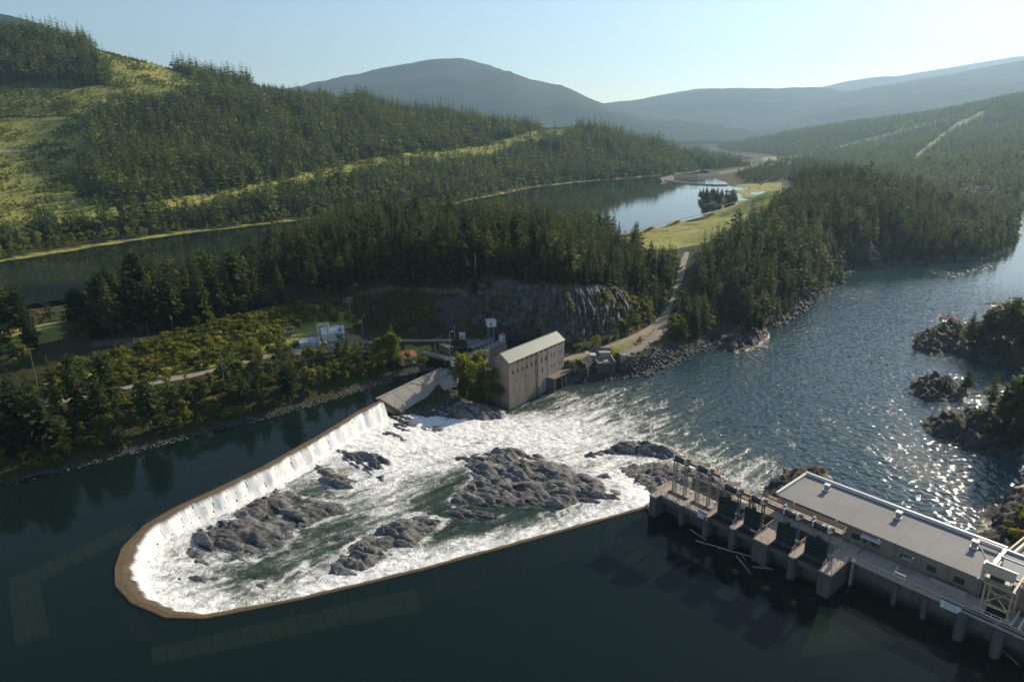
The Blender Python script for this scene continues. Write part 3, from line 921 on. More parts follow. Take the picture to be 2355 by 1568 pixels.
off = 0.5
CHUTE_TOP = [P(868, 917, 0.6)[:2], P(1022, 843, 0.6)[:2]]
pool_poly = [(p[0], p[1]) for p in WEIR] + [CHUTE_TOP[0], CHUTE_TOP[1], (-27, 290), (0, 300), (8, 322), (-60, 330), (-470, 330), (-600, 20), (160, 20), W(110, 10, 0)[:2], W(47.5, 10, 0)[:2], W(47.5, 3, 0)[:2], W(0.5, 3, 0)[:2]]
flat_poly("water", pool_poly, 0.0, M_POOL)
flat_poly("pool_bed", pool_poly, -9.0, M_BED)
lake_poly = [(-560, 320), (-560, 700), (-420, 800), (-250, 1000), (-80, 1200), (60, 1400), (200, 1600), (420, 1800), (450, 1800), (520, 1700), (470, 1560), (420, 1420), (440, 1150), (330, 960), (255, 850), (190, 765), (135, 690), (110, 660), (60, 600), (-60, 560), (-150, 500), (-260, 420), (-330, 350)]
flat_poly("lake", lake_poly, 0.0, M_LAKE)

# outcrops of the basin (outline bearings, water level, height)
RK = [("large dark slab shelf at the foot of the old powerhouse trees", [(1000, 945), (1060, 925), (1150, 935), (1172, 958), (1100, 965), (1060, 972), (1010, 968), (960, 960), (955, 948)], -12, 2.6),
      ("black wet rocks just below the grey concrete chute", [(885, 965), (940, 958), (975, 975), (955, 992), (935, 1003), (890, 985)], -9, 1.6),
      ("low wet rock ledge at the top of the white rapids", [(870, 998), (930, 1003), (955, 1012), (925, 1022), (885, 1014)], -9, 1.2),
      ("long slabby rock ledge between chute rocks and the rapids", [(960, 985), (1010, 978), (1045, 985), (1010, 1000), (955, 1003)], -11, 1.3),
      ("pale grey slabby rock island in mid rapids under the far weir", [(757, 1046), (800, 1040), (860, 1042), (917, 1050), (905, 1068), (870, 1085), (850, 1096), (825, 1088), (790, 1066)], -7.2, 2.3),
      ("dark ragged rock beside the falling sheet of the far weir", [(698, 1068), (735, 1070), (780, 1090), (828, 1100), (820, 1122), (770, 1128), (735, 1110), (722, 1085)], -6.8, 1.8),
      ("small black rock tip at the edge of the far falls", [(600, 1135), (640, 1130), (668, 1142), (660, 1158), (625, 1155)], -6.2, 1.2),
      ("low half drowned rock inside the curved weir end", [(390, 1335), (440, 1326), (500, 1326), (516, 1336), (470, 1350), (415, 1352)], -5.2, 1.5),
      ("small wet rock at the near side of the basin", [(560, 1345), (610, 1338), (640, 1348), (600, 1366)], -5.5, 1.0),
      ("grey faceted rock outcrop near the middle of the near weir", [(757, 1308), (790, 1280), (820, 1252), (845, 1244), (880, 1262), (875, 1288), (845, 1310), (800, 1328), (765, 1326)], -5.9, 2.6),
      ("twin humped boulder rocks in the lower basin", [(856, 1228), (875, 1206), (912, 1205), (930, 1225), (968, 1248), (940, 1258), (900, 1246)], -6.4, 2.2),
      ("pointed slab ridge running toward the big rock shelf", [(925, 1186), (970, 1180), (1022, 1198), (1005, 1214), (965, 1208)], -6.9, 1.3),
      ("boulder cluster at the edge of the dark still water", [(1025, 1175), (1060, 1165), (1110, 1175), (1160, 1190), (1135, 1202), (1080, 1198), (1040, 1190)], -6.8, 1.2),
      ("scattered flat rocks beside the near weir spray", [(1245, 1180), (1275, 1176), (1295, 1200), (1275, 1212), (1255, 1200)], -6.4, .9),
      ("great fractured grey rock shelf filling the lower end of the rapids", [(1040, 1046), (1100, 1030), (1150, 1018), (1195, 1018), (1250, 1036), (1300, 1062), (1345, 1085), (1385, 1112), (1440, 1148), (1400, 1168), (1330, 1172), (1290, 1186), (1230, 1176), (1150, 1172), (1080, 1172), (1035, 1165), (1050, 1135), (1085, 1110), (1085, 1085)], -8.4, 1.7),
      ("braided dark rock bed in the upper half of the basin", [(432, 1292), (440, 1232), (520, 1192), (600, 1148), (660, 1127), (700, 1142), (790, 1145), (800, 1170), (740, 1195), (680, 1215), (660, 1258), (600, 1288), (470, 1305)], -5.4, 1.35),
      ("ragged rock band between the near weir and the big shelf", [(742, 1330), (770, 1285), (820, 1245), (880, 1205), (930, 1182), (975, 1178), (1030, 1192), (1010, 1215), (985, 1228), (965, 1256), (900, 1285), (830, 1328), (780, 1335)], -6.2, 1.25),
      ("spray washed rocks between the shelf and the dam end", [(1300, 1125), (1360, 1122), (1440, 1148), (1400, 1168), (1340, 1165), (1300, 1150)], -7.2, 1.9),
      ("small black boulder in the main white chute", [(1128, 1008), (1146, 1003), (1160, 1012), (1148, 1022), (1132, 1018)], -12, 1.0),
      ("dark rounded rock dome at the mouth of the rapids", [(1330, 1062), (1380, 1040), (1425, 1018), (1480, 1012), (1540, 1028), (1572, 1052), (1520, 1062), (1470, 1050), (1420, 1052), (1370, 1066)], -13.4, 4.2),
      ("wet rock strip below the rock island of the upper basin", [(840, 1098), (880, 1090), (905, 1098), (870, 1112)], -7.6, 1.0),
      ("dark jagged rocks in the froth of the upper basin", [(560, 1175), (620, 1160), (600, 1180), (545, 1200)], -5.9, 1.4),
      ("wet black rocks against the foam by the round weir end", [(440, 1232), (500, 1205), (560, 1200), (540, 1222), (470, 1235)], -5.6, 1.4),
      ("half drowned ridge along the middle of the green water", [(640, 1345), (680, 1310), (705, 1290), (700, 1320), (660, 1352)], -5.6, 1.0),
      ("rock ledge beside the near weir spray in the lower basin", [(850, 1290), (900, 1272), (945, 1262), (930, 1278), (880, 1296)], -6.1, 1.0),
      ("dark rock hump splitting the white chute", [(1060, 1022), (1100, 1012), (1130, 1018), (1100, 1030)], -11.5, 1.2),
      ("wave washed ledge at the edge of the white chute", [(1345, 1100), (1400, 1088), (1425, 1100), (1400, 1112), (1365, 1112)], -9, 1.3)]

# rapids: surface of the basin below the weir
rap = []
for u, v, z in [(300, 1330, -4), (330, 1270, -4), (420, 1200, -4.2), (400, 1380, -4.2), (480, 1395, -4.4), (600, 1340, -5.2), (620, 1250, -5.4), (520, 1290, -5), (620, 1110, -4.8), (760, 1040, -5.6), (880, 975, -7), (900, 950, -7.8), (930, 955, -9),
                (760, 1160, -6.8), (860, 1110, -8), (880, 1200, -6.6), (950, 1080, -9), (1000, 1000, -11), (1080, 1000, -12), (1150, 985, -13.2), (1250, 980, -13.9), (1350, 980, -14), (1200, 955, -14), (1320, 900, -14), (1500, 920, -14),
                (800, 1330, -5.5), (1000, 1270, -5.8), (1200, 1225, -6), (1350, 1190, -6.3), (1470, 1160, -6.5), (1200, 1150, -7), (1300, 1110, -8), (1420, 1110, -8), (1000, 1150, -7.8), (1100, 1060, -9.5), (1250, 1060, -10), (1300, 1030, -12.5), (1400, 1060, -11.5), (1400, 1010, -14), (1500, 990, -14), (1600, 1000, -14), (1650, 900, -14)]:
    rap.append(P(u, v, z))
for a, b, z in [(0, 14, -9), (10, 20, -13), (20, 26, -14), (0, 40, -14)]: rap.append(W(a, b, z))
_rap = RBF(rap, 0.3)
fo = []
for u, v, z, k in [(300, 1330, -5, 1), (330, 1270, -5, 1), (420, 1200, -5, 1), (380, 1385, -5, 1), (480, 1395, -5, .95), (440, 1340, -5.4, .7), (540, 1330, -5.5, .35), (570, 1350, -5.5, .15), (620, 1330, -5.5, .2), (640, 1280, -5.6, .4), (560, 1240, -5.6, .3), (520, 1290, -5.5, .55), (680, 1250, -6, .45), (720, 1230, -6, .35),
                   (620, 1110, -6.2, 1), (700, 1060, -6.5, 1), (760, 1040, -7, 1), (840, 990, -7.5, 1), (640, 1160, -6.2, .45), (680, 1140, -6.2, .15), (560, 1180, -5.8, .4), (740, 1090, -6.6, .6), (700, 1200, -6.2, .35),
                   (860, 1110, -8, .9), (900, 1070, -8.5, 1), (950, 1040, -9.5, 1), (1000, 1000, -11, 1), (1080, 1000, -12, 1), (1150, 985, -13.2, 1), (1250, 980, -13.9, 1), (1330, 970, -14, .9), (1320, 1000, -13.9, .95), (1280, 1020, -13.5, 1), (1380, 1010, -14, .75),
                   (1200, 955, -14, .55), (1230, 930, -14, .22), (1300, 905, -14, .45), (1330, 930, -14, .6), (1400, 930, -14, .5), (1400, 890, -14, .38), (1500, 940, -14, .42), (1480, 980, -14, .5), (1550, 990, -14, .33), (1600, 960, -14, .22), (1700, 950, -14, .16), (1640, 1010, -14, .18), (1500, 890, -14, .2), (1600, 880, -14, .13),
                   (800, 1330, -5.5, .95), (700, 1350, -5.5, .9), (1000, 1275, -5.8, .9), (1100, 1250, -5.9, .85), (1200, 1225, -6, .85), (1350, 1190, -6.3, 1), (1470, 1155, -6.5, 1), (900, 1250, -6, .7), (1000, 1230, -6, .2), (1100, 1210, -6.3, .05), (1200, 1190, -6.5, .05), (1060, 1200, -6.4, .05), (1280, 1170, -7, .15), (1200, 1140, -7, .1), (1300, 1130, -7.5, .2),
                   (740, 1280, -6, .4), (780, 1240, -6.2, .15), (820, 1210, -6.5, .4), (960, 1160, -7.6, .3), (1000, 1120, -8, .25), (1040, 1150, -7.8, .2), (920, 1140, -7.6, .65), (880, 1170, -7, .75), (960, 1110, -8.2, .75), (1380, 1100, -8, .8), (1440, 1110, -8, 1), (1480, 1130, -7.4, 1), (1400, 1070, -10, .8), (1460, 1090, -9, .9)]:
    p = P(u, v, z); fo.append((p[0], p[1], k))
_fo = RBF(fo, 0.25)
rs = 0.6
qx = np.arange(-98, 110, rs); qy = np.arange(120, 345, rs)
QX, QY = np.meshgrid(qx, qy)
QZ0 = _rap(QX, QY)
FO = np.clip(_fo(QX, QY), 0, 1.05)
basin = [(p[0], p[1]) for p in WEIR] + [P(930, 957, -9)[:2], P(1045, 915, -12)[:2], P(1165, 945, ZR)[:2], (-2, 262), (26, 303), (34, 306), (75, 324), (108, 330), (108, 215), W(24, 22, 0)[:2], W(14, 12, 0)[:2], W(2, 3, 0)[:2]]
ins = inpoly(QX, QY, basin)
edge = polydist(QX, QY, [(34, 306), (75, 324), (108, 330), (108, 215), W(24, 22, 0)[:2]])
edw = sstep(0, 26, edge)
turb = FO * edw
th = R(-38)
# long standing waves across the flow plus churned foam
fl = (QX * math.cos(R(40)) + QY * math.sin(R(40)))
wv = 0.55 * ridged(QX / 7.5 + .6 * fbm(QX / 15, QY / 15, 2, 4), QY / 7.5, 4, 51) + 0.40 * (1 - np.abs(fbm(QX / 2.2, QY / 2.2, 3, 55)) * 2.2)
QZ = QZ0 + turb * .55 * wv + .12 * fbm(QX / 3, QY / 3, 3, 58)
# froth gathers on the wave crests, in strings along the flow and around the rocks
al = QX * math.cos(R(44)) + QY * math.sin(R(44)); ac = -QX * math.sin(R(44)) + QY * math.cos(R(44))
strg = fbm(al / 16 + .5 * fbm(QX / 10, QY / 10, 2, 64), ac / 3.0, 4, 63)
FO = FO + .34 * strg + .16 * (wv - wv.mean())
for _lb, _px, _z, _hm in RK:
    _pl = [P(u, v, _z)[:2] for u, v in _px]
    x0, x1 = min(p[0] for p in _pl) - 4, max(p[0] for p in _pl) + 4; y0, y1 = min(p[1] for p in _pl) - 4, max(p[1] for p in _pl) + 4
    mk = np.where((QX > x0) & (QX < x1) & (QY > y0) & (QY < y1))
    dr = polydist(QX[mk], QY[mk], _pl, True) + 1.6 * fbm(QX[mk] / 3, QY[mk] / 3, 2, 66)
    FO[mk] = np.maximum(FO[mk], .72 * (1 - sstep(.3, 2.6, dr)) * np.clip(FO[mk] * 2.2 + .25, 0, 1))
FO = np.clip(FO, 0, 1.1)
QZ = QZ + .55 * np.clip(FO, 0, 1) * sstep(.8, 1, FO) * ridged(QX / 5, QY / 5, 3, 68) * .8
QZ = np.where(QZ0 < -13.2, np.maximum(QZ, ZR + .04), QZ)
QZ = QZ * sstep(0, .12, edw) + (ZR - .2) * (1 - sstep(0, .12, edw))
FO = FO * sstep(0, 1, edw) + (0.10 + 0.05 * fbm(QX / 60, QY / 60, 3, 61)) * (1 - sstep(0, 1, edw))
f = grid_faces(len(qx), len(qy))
f = f[ins.reshape(-1)[f].all(1)]
v2, f2, at2 = compact(np.stack([QX, QY, QZ], -1).reshape(-1, 3), f, {"foam": FO.ravel(), "green": (sstep(0, 45, edge) * (0.15 + .85 * sstep(-13.9, -11, QZ0) + .3 * sstep(.2, .6, FO))).clip(0, 1).ravel(), "calm": np.zeros(FO.size)})
tag(link("rapids", mesh_np("rapids", v2, f2, M_RIVER, at2, True)), kind="structure")
def rap_z(x, y):
    return np.where(True, np.maximum(_rap(np.asarray(x, float), np.asarray(y, float)), ZR), 0)

# river sheet
wx = np.arange(-20, 1400, 5.0); wy = np.arange(60, 2000, 5.0)
WX, WY = np.meshgrid(wx, wy)
Uw, Vw = S(WX, WY, np.full_like(WX, ZR))
foam = np.full_like(WX, 0.10) + 0.05 * fbm(WX / 60, WY / 60, 3, 61)
def streak(line, wid, amt):
    global foam
    d = polydist(Uw, Vw, line)
    foam = np.maximum(foam, amt * (1 - sstep(wid * .3, wid, d)))
streak([(1560, 990), (1650, 960), (1720, 990), (1800, 1010)], 60, .24)
streak([(1900, 960), (1960, 1010), (2060, 1040), (2140, 1090)], 45, .22)
streak([(1780, 720), (1850, 690), (1920, 670), (2000, 680)], 26, .27)
streak([(2140, 625), (2200, 632), (2280, 610), (2330, 605)], 12, .34)
streak([(1700, 805), (1780, 790), (1860, 760)], 18, .27)
streak([(1690, 860), (1800, 840), (1950, 900), (2050, 980)], 60, .16)
v = np.stack([WX, WY, np.full_like(WX, ZR)], -1).reshape(-1, 3)
tag(link("river", mesh_np("river", v, grid_faces(len(wx), len(wy)), M_RIVER, {"foam": foam.ravel(), "green": np.zeros(foam.size), "calm": (sstep(430, 640, WY + .35 * WX - 60) * .95).ravel()}, True)), kind="structure")
# ---------------------------------------------------------------- trees
M_NEEDLE = foliage("conifer_needles", (0.036, 0.060, 0.025), (0.078, 0.102, 0.034), 0.42, olive=(0.125, 0.130, 0.042))
M_NEEDLE_FAR = foliage("hillside_needles", (0.046, 0.082, 0.026), (0.115, 0.152, 0.038), 0.45, olive=(0.18, 0.195, 0.046))
M_NEEDLE_DRY = foliage("dry_red_needles", (0.11, 0.055, 0.035), (0.15, 0.08, 0.045), 0.2)
M_LEAF = foliage("broad_leaves", (0.085, 0.115, 0.026), (0.165, 0.185, 0.036), 0.48, olive=(0.24, 0.23, 0.05))
M_BUSHL = foliage("bush_leaves", (0.11, 0.135, 0.028), (0.20, 0.21, 0.040), 0.48, olive=(0.30, 0.235, 0.07))
M_BARK = plain("bark", (0.085, 0.065, 0.048), 0.95, 0.35, 1.5, bmp=0.5, spec=0.1)
M_SNAG = plain("bare_grey_wood", (0.24, 0.22, 0.20), 0.95, 0.3, 1.0, spec=0.1)

def trunk_arr(r, h, lean, rg, n=6, segs=5, limbs=0, top=1.0):
    vs, fs = [], []
    for i in range(segs + 1):
        t = i / segs
        rr = r * (1 - t * .93) * (1.35 if i == 0 else 1)
        ox, oy = lean[0] * t * t, lean[1] * t * t
        for k in range(n):
            a = 2 * math.pi * k / n
            vs.append((ox + math.cos(a) * rr, oy + math.sin(a) * rr, h * t * top))
        if i:
            o = (i - 1) * n
            for k in range(n):
                fs.append((o + k, o + (k + 1) % n, o + n + (k + 1) % n, o + n + k))
    for _ in range(limbs):
        t = rg.uniform(.3, .85); a = rg.uniform(0, 6.28); L = h * rg.uniform(.12, .3)
        z = h * t
        b = len(vs)
        d = (math.cos(a), math.sin(a))
        rr = r * .35
        for q, (s, rad) in enumerate(((0, rr), (1, rr * .25))):
            cx_, cy_, cz_ = lean[0] * t * t + d[0] * L * s, lean[1] * t * t + d[1] * L * s, z + L * s * rg.uniform(.2, .8)
            for k in range(3):
                aa = 2 * math.pi * k / 3
                vs.append((cx_ - d[1] * math.cos(aa) * rad, cy_ + d[0] * math.cos(aa) * rad, cz_ + math.sin(aa) * rad))
        for k in range(3):
            fs.append((b + k, b + (k + 1) % 3, b + 3 + (k + 1) % 3, b + 3 + k))
    return vs, fs

def kites(P0, D, Wd, L, W_, tilt, rg):
    """leaf sprays: P0 base points, D directions (unit), L lengths, W_ half widths -> two triangles each"""
    n = len(P0)
    up = np.array([0, 0, 1.0]) + rg.normal(0, tilt, (n, 3))
    side = np.cross(D, up); side /= np.linalg.norm(side, axis=1)[:, None] + 1e-9
    mid = P0 + D * (L * .45)[:, None]
    tip = P0 + D * L[:, None]
    nrm = np.cross(side, D)
    mid_up = mid + nrm * (L * .06)[:, None]
    a = mid_up + side * W_[:, None] - np.array([0, 0, 1.0]) * (L * .10)[:, None]
    b = mid_up - side * W_[:, None] - np.array([0, 0, 1.0]) * (L * .10)[:, None]
    v = np.stack([P0, a, tip, b], 1).reshape(-1, 3)
    i = np.arange(n)[:, None] * 4
    f = np.concatenate([i + np.array([[0, 1, 2]]), i + np.array([[0, 2, 3]])], 0)
    return v, f

def conifer(seed, levels, per, sprays, rad=0.15, base=0.12, ragged=0.25, power=0.85, shape=0):
    rg = np.random.default_rng(seed)
    P0, D, L, Wd = [], [], [], []
    for i in range(levels):
        t = base + (0.985 - base) * (i + rg.uniform(-.3, .3)) / levels
        tt = (t - base) / (1 - base)
        if shape == 0:
            pr = (1 - tt) ** power * (0.75 + .35 * min(1, tt * 5))
        else:                                             # broad, blunt-topped crown
            pr = math.sin(math.pi * min(1, .18 + tt * .80)) ** .7
        n = max(3, int(round(per * (1 - .45 * tt))))
        a0 = rg.uniform(0, 6.28)
        lr = rg.uniform(1 - ragged, 1 + ragged)
        for k in range(n):
            az = a0 + 6.283 * k / n + rg.normal(0, .25)
            Lb = rad * pr * lr * rg.uniform(1 - ragged * 1.3, 1 + ragged * 1.1) + .006
            sl = -.42 + .75 * tt + rg.normal(0, .12)
            d = np.array([math.cos(az) * math.cos(sl), math.sin(az) * math.cos(sl), math.sin(sl)])
            for s in range(sprays):
                q = (s + rg.uniform(.1, .5)) / sprays
                p = np.array([0, 0, t]) + d * Lb * q * .85
                dd = d + rg.normal(0, .38 if sprays > 1 else .12, 3); dd /= np.linalg.norm(dd)
                P0.append(p); D.append(dd)
                ll = Lb * {1: 1.05, 2: .62, 3: .55, 4: .48, 5: .40}[sprays] * rg.uniform(.75, 1.3) + (.010 if sprays < 4 else .007)
                L.append(ll); Wd.append(ll * (.36 if sprays == 1 else .40) * rg.uniform(.7, 1.3))
    # leader
    for k in range(3):
        P0.append(np.array([0, 0, .93])); dd = np.array([rg.normal(0, .12), rg.normal(0, .12), 1.0]); D.append(dd / np.linalg.norm(dd)); L.append(.075); Wd.append(.008)
    return kites(np.array(P0), np.array(D), None, np.array(L), np.array(Wd), .6, rg)

def broad(seed, blobs, leaves, wide=0.30, low=0.25, col=False, leaf=0.085):
    rg = np.random.default_rng(seed)
    P0, D, L, Wd = [], [], [], []
    for i in range(blobs):
        if col:
            c = np.array([rg.normal(0, .05), rg.normal(0, .05), low + (1 - low - .1) * (i + .5) / blobs]); r = .13 * rg.uniform(.8, 1.2) * (1.1 - .5 * i / blobs)
        else:
            zz = low + (0.92 - low) * rg.uniform(0, 1) ** .8
            sp = wide * math.sqrt(max(.05, 1 - ((zz - (low + .92) / 2) / (.62 - low * .3)) ** 2))
            a = rg.uniform(0, 6.28); q = sp * math.sqrt(rg.uniform(0, 1)) * .8
            c = np.array([math.cos(a) * q, math.sin(a) * q, zz]); r = wide * rg.uniform(.30, .52)
        n = leaves
        d = rg.normal(0, 1, (n, 3)); d /= np.linalg.norm(d, axis=1)[:, None]
        d[:, 2] = np.where(d[:, 2] < -.3, -d[:, 2] * .5, d[:, 2])
        pos = c + d * r * rg.uniform(.55, 1.0, (n, 1)) * np.array([1, 1, .85])
        dd = d * .6 + rg.normal(0, .6, (n, 3)); dd /= np.linalg.norm(dd, axis=1)[:, None]
        P0 += list(pos); D += list(dd)
        l = leaf * rg.uniform(.6, 1.5, n); L += list(l); Wd += list(l * rg.uniform(.3, .55, n))
    return kites(np.array(P0), np.array(D), None, np.array(L), np.array(Wd), .9, rg)

class Kind:
    def __init__(s, crown, trunk, cm, tm):
        s.crown = mesh_np("crown", crown[0], crown[1], cm)
        s.trunk = mesh_np("trunk", np.array(trunk[0]), trunk[1], tm)
_rg = np.random.default_rng(5)
CON = [Kind(conifer(100 + i, [30, 28, 32, 27, 27, 26, 28, 26][i], [9, 9, 9, 9, 8, 9, 9, 9][i], 5, [.150, .125, .135, .165, .13, .17, .16, .145][i], [.08, .14, .05, .2, .3, .22, .3, .24][i], [.22, .3, .2, .32, .45, .35, .38, .4][i], .85, [0, 0, 0, 0, 0, 0, 1, 1][i]),
            trunk_arr(.014, .97, (0, 0), _rg, 6, 4, 4), M_NEEDLE, M_BARK) for i in range(8)]
CON_DRY = Kind(conifer(140, 20, 6, 3, .12, .2, .4), trunk_arr(.014, .97, (0, 0), _rg, 6, 4, 4), M_NEEDLE_DRY, M_BARK)
BRO = [Kind(broad(200 + i, [11, 13, 9, 12][i], [110, 100, 120, 90][i], [.30, .34, .27, .2][i], [.22, .16, .28, .2][i], i == 3, [.058, .058, .062, .052][i]), trunk_arr(.017, .8, (.02, .01), _rg, 6, 4, 7), M_LEAF, M_BARK) for i in range(4)]
BUSH = [mesh_np("bush", *broad(300 + i, 9, 75, .55, .05, False, .115), M_BUSHL) for i in range(4)]
def snag_mesh(seed):
    rg = np.random.default_rng(seed)
    v, f = trunk_arr(.016, 1.0, (rg.normal(0, .02), rg.normal(0, .02)), rg, 5, 3, 0)
    for _ in range(14):
        t = rg.uniform(.35, .97); a = rg.uniform(0, 6.28); l = .075 * (1.15 - t) * rg.uniform(.6, 1.6)
        b = len(v)
        d = (math.cos(a), math.sin(a))
        v += [(0, 0, t), (0, 0, t + .007), (d[0] * l, d[1] * l, t - l * .25)]
        f += [(b, b + 1, b + 2)]
    return mesh_np("snag", np.array(v), f, M_SNAG)
SNAGS = [snag_mesh(400 + i) for i in range(5)]

def joined(crown, trunk, cm, tm, name):
    v = np.concatenate([crown[0], np.array(trunk[0])])
    fs = [tuple(q) for q in crown[1]] + [tuple(i + len(crown[0]) for i in q) for q in trunk[1]]
    me = mesh_np(name, v, fs, cm)
    me.materials.append(tm)
    mi = np.zeros(len(me.polygons), np.int32); mi[len(crown[1]):] = 1
    me.polygons.foreach_set("material_index", mi)
    return me
def proto_coll(name, meshes):
    c = bpy.data.collections.new(name)
    for i, me in enumerate(meshes):
        o = bpy.data.objects.new("%s_%02d" % (name, i), me)
        c.objects.link(o)
    return c
_t = trunk_arr(.013, .9, (0, 0), _rg, 4, 1)
PC_MID = proto_coll("proto_mid", [joined(conifer(500 + i, 15, 6, 2, [.14, .12, .155, .13, .145, .15][i], [.06, .1, .15, .05, .2, .26][i], .3, .85, [0, 0, 0, 0, 0, 1][i]), _t, M_NEEDLE, M_BARK, "m%d" % i) for i in range(6)])
PC_FAR = proto_coll("proto_far", [joined(conifer(520 + i, 14, 6, 1, [.135, .118, .155, .128, .142][i], .05, .3), _t, M_NEEDLE_FAR, M_BARK, "f%d" % i) for i in range(5)])
PC_LEAF = proto_coll("proto_leaf", [joined(broad(540 + i, 8, 30, .34, .15, False, .115), _t, M_LEAF, M_BARK, "l%d" % i) for i in range(4)])
PC_BUSH = proto_coll("proto_bush", [mesh_np("b%d" % i, *broad(560 + i, 7, 30, .55, .05, False, .17), M_BUSHL) for i in range(4)])

def scatter(name, label, cat, pts, coll, kinds):
    """one mass of trees: points with size and turn, carrying instances"""
    pts = np.asarray(pts, float)
    if not len(pts):
        return
    n = len(pts)
    me = bpy.data.meshes.new(name)
    me.vertices.add(n); me.vertices.foreach_set("co", pts[:, :3].astype(np.float32).ravel())
    rg = np.random.default_rng(n)
    for k, a in (("scl", pts[:, 3]), ("rot", rg.uniform(0, 6.28, n)), ("wid", pts[:, 3] * rg.uniform(.85, 1.25, n))):
        at = me.attributes.new(k, 'FLOAT', 'POINT'); at.data.foreach_set("value", a.astype(np.float32))
    at = me.attributes.new("idx", 'INT', 'POINT'); at.data.foreach_set("value", rg.integers(0, kinds, n).astype(np.int32))
    o = link(name, me)
    tag(o, label, cat, kind="stuff")
    ng = bpy.data.node_groups.new("scatter_" + name, 'GeometryNodeTree')
    ng.interface.new_socket("Geometry", in_out='INPUT', socket_type='NodeSocketGeometry')
    ng.interface.new_socket("Geometry", in_out='OUTPUT', socket_type='NodeSocketGeometry')
    gi = ng.nodes.new("NodeGroupInput"); go = ng.nodes.new("NodeGroupOutput")
    ci = ng.nodes.new("GeometryNodeCollectionInfo")
    ci.inputs["Collection"].default_value = coll
    ci.inputs["Separate Children"].default_value = True
    ci.inputs["Reset Children"].default_value = True
    ip = ng.nodes.new("GeometryNodeInstanceOnPoints")
    ip.inputs["Pick Instance"].default_value = True
    def attr(nm, ty):
        a = ng.nodes.new("GeometryNodeInputNamedAttribute"); a.data_type = ty; a.inputs[0].default_value = nm
        return a.outputs["Attribute"]
    cr = ng.nodes.new("ShaderNodeCombineXYZ"); cs = ng.nodes.new("ShaderNodeCombineXYZ")
    ng.links.new(attr("rot", 'FLOAT'), cr.inputs[2])
    w = attr("wid", 'FLOAT')
    ng.links.new(w, cs.inputs[0]); ng.links.new(w, cs.inputs[1]); ng.links.new(attr("scl", 'FLOAT'), cs.inputs[2])
    ng.links.new(gi.outputs[0], ip.inputs["Points"])
    ng.links.new(ci.outputs[0], ip.inputs["Instance"])
    ng.links.new(attr("idx", 'INT'), ip.inputs["Instance Index"])
    ng.links.new(cr.outputs[0], ip.inputs["Rotation"])
    ng.links.new(cs.outputs[0], ip.inputs["Scale"])
    ng.links.new(ip.outputs[0], go.inputs[0])
    md = o.modifiers.new("scatter", 'NODES')
    md.node_group = ng
    return o

def candidates(x0, x1, y0, y1, s, seed):
    rg = np.random.default_rng(seed)
    gx, gy = np.meshgrid(np.arange(x0, x1, s), np.arange(y0, y1, s))
    x = gx.ravel() + rg.uniform(-.48, .48, gx.size) * s; y = gy.ravel() + rg.uniform(-.48, .48, gx.size) * s
    return x, y, rg

# --- near bank
road_pts = [np.array([tuple(p)[:2] for p in l]) for l, w in ROADS]
def road_dist(x, y):
    d = np.full(x.shape, 1e9)
    for l, w in ROADS:
        d = np.minimum(d, polydist(x, y, [(p.x, p.y) for p in l[::3]]) - w / 2)
    return d
def slope_at(x, y):
    fx = np.clip(((x - NX0) / NS).astype(int), 0, len(_gx) - 1); fy = np.clip(((y - NY0) / NS).astype(int), 0, len(_gy) - 1)
    return slope[fy, fx]
NOTREE = [[(640, 830), (690, 745), (800, 738), (860, 775), (1000, 765), (1160, 760), (1180, 790), (1320, 800), (1340, 850), (1180, 860), (1000, 860), (900, 800), (800, 810), (700, 825)],
          [(1340, 850), (1440, 800), (1470, 820), (1440, 880), (1330, 900)]]
BAND = [(-150, 1200), (0, 1118), (200, 1068), (500, 988), (800, 908), (900, 872), (985, 850), (960, 828), (900, 805), (800, 812), (700, 826), (600, 832), (500, 868), (440, 884), (300, 910), (100, 945), (-150, 1000)]
BUSHR = [(-150, 965), (60, 905), (140, 850), (260, 815), (400, 770), (560, 722), (700, 702), (800, 715), (830, 745), (720, 775), (640, 795), (560, 828), (440, 858), (300, 888), (100, 928), (-150, 985)]
BENCH = [(165, 785), (300, 775), (450, 748), (640, 715), (655, 690), (500, 695), (300, 715), (165, 745)]
BENCH_L = [(-150, 860), (60, 850), (90, 790), (70, 760), (-150, 770)]
SPIT = [(440, 690), (600, 660), (620, 640), (560, 630), (440, 660)]
DARK = [(660, 715), (760, 690), (830, 668), (1050, 678), (1075, 765), (1020, 772), (880, 768), (830, 740), (780, 712)]
RIDGE = [(590, 660), (640, 655), (720, 680), (820, 664), (900, 658), (1040, 668), (1110, 655), (1230, 648), (1300, 656), (1360, 674), (1420, 686), (1475, 700), (1530, 690), (1556, 650), (1560, 622), (1480, 606), (1420, 585), (1390, 545), (1390, 520), (560, 520)]
PEN = [(1585, 800), (1600, 720), (1600, 650), (1600, 615), (1640, 580), (1700, 535), (1760, 500), (1815, 470), (1830, 440), (1820, 380), (2335, 380), (2340, 540), (2338, 562), (2250, 596), (2100, 606), (1960, 620), (1900, 664), (1838, 716), (1790, 745), (1700, 765), (1660, 790)]
SUNNY = [(1385, 700), (1470, 690), (1550, 660), (1560, 690), (1530, 735), (1480, 760), (1430, 760)]
trees = {"con": [], "bro": [], "bush": []}      # x, y, z, h, region
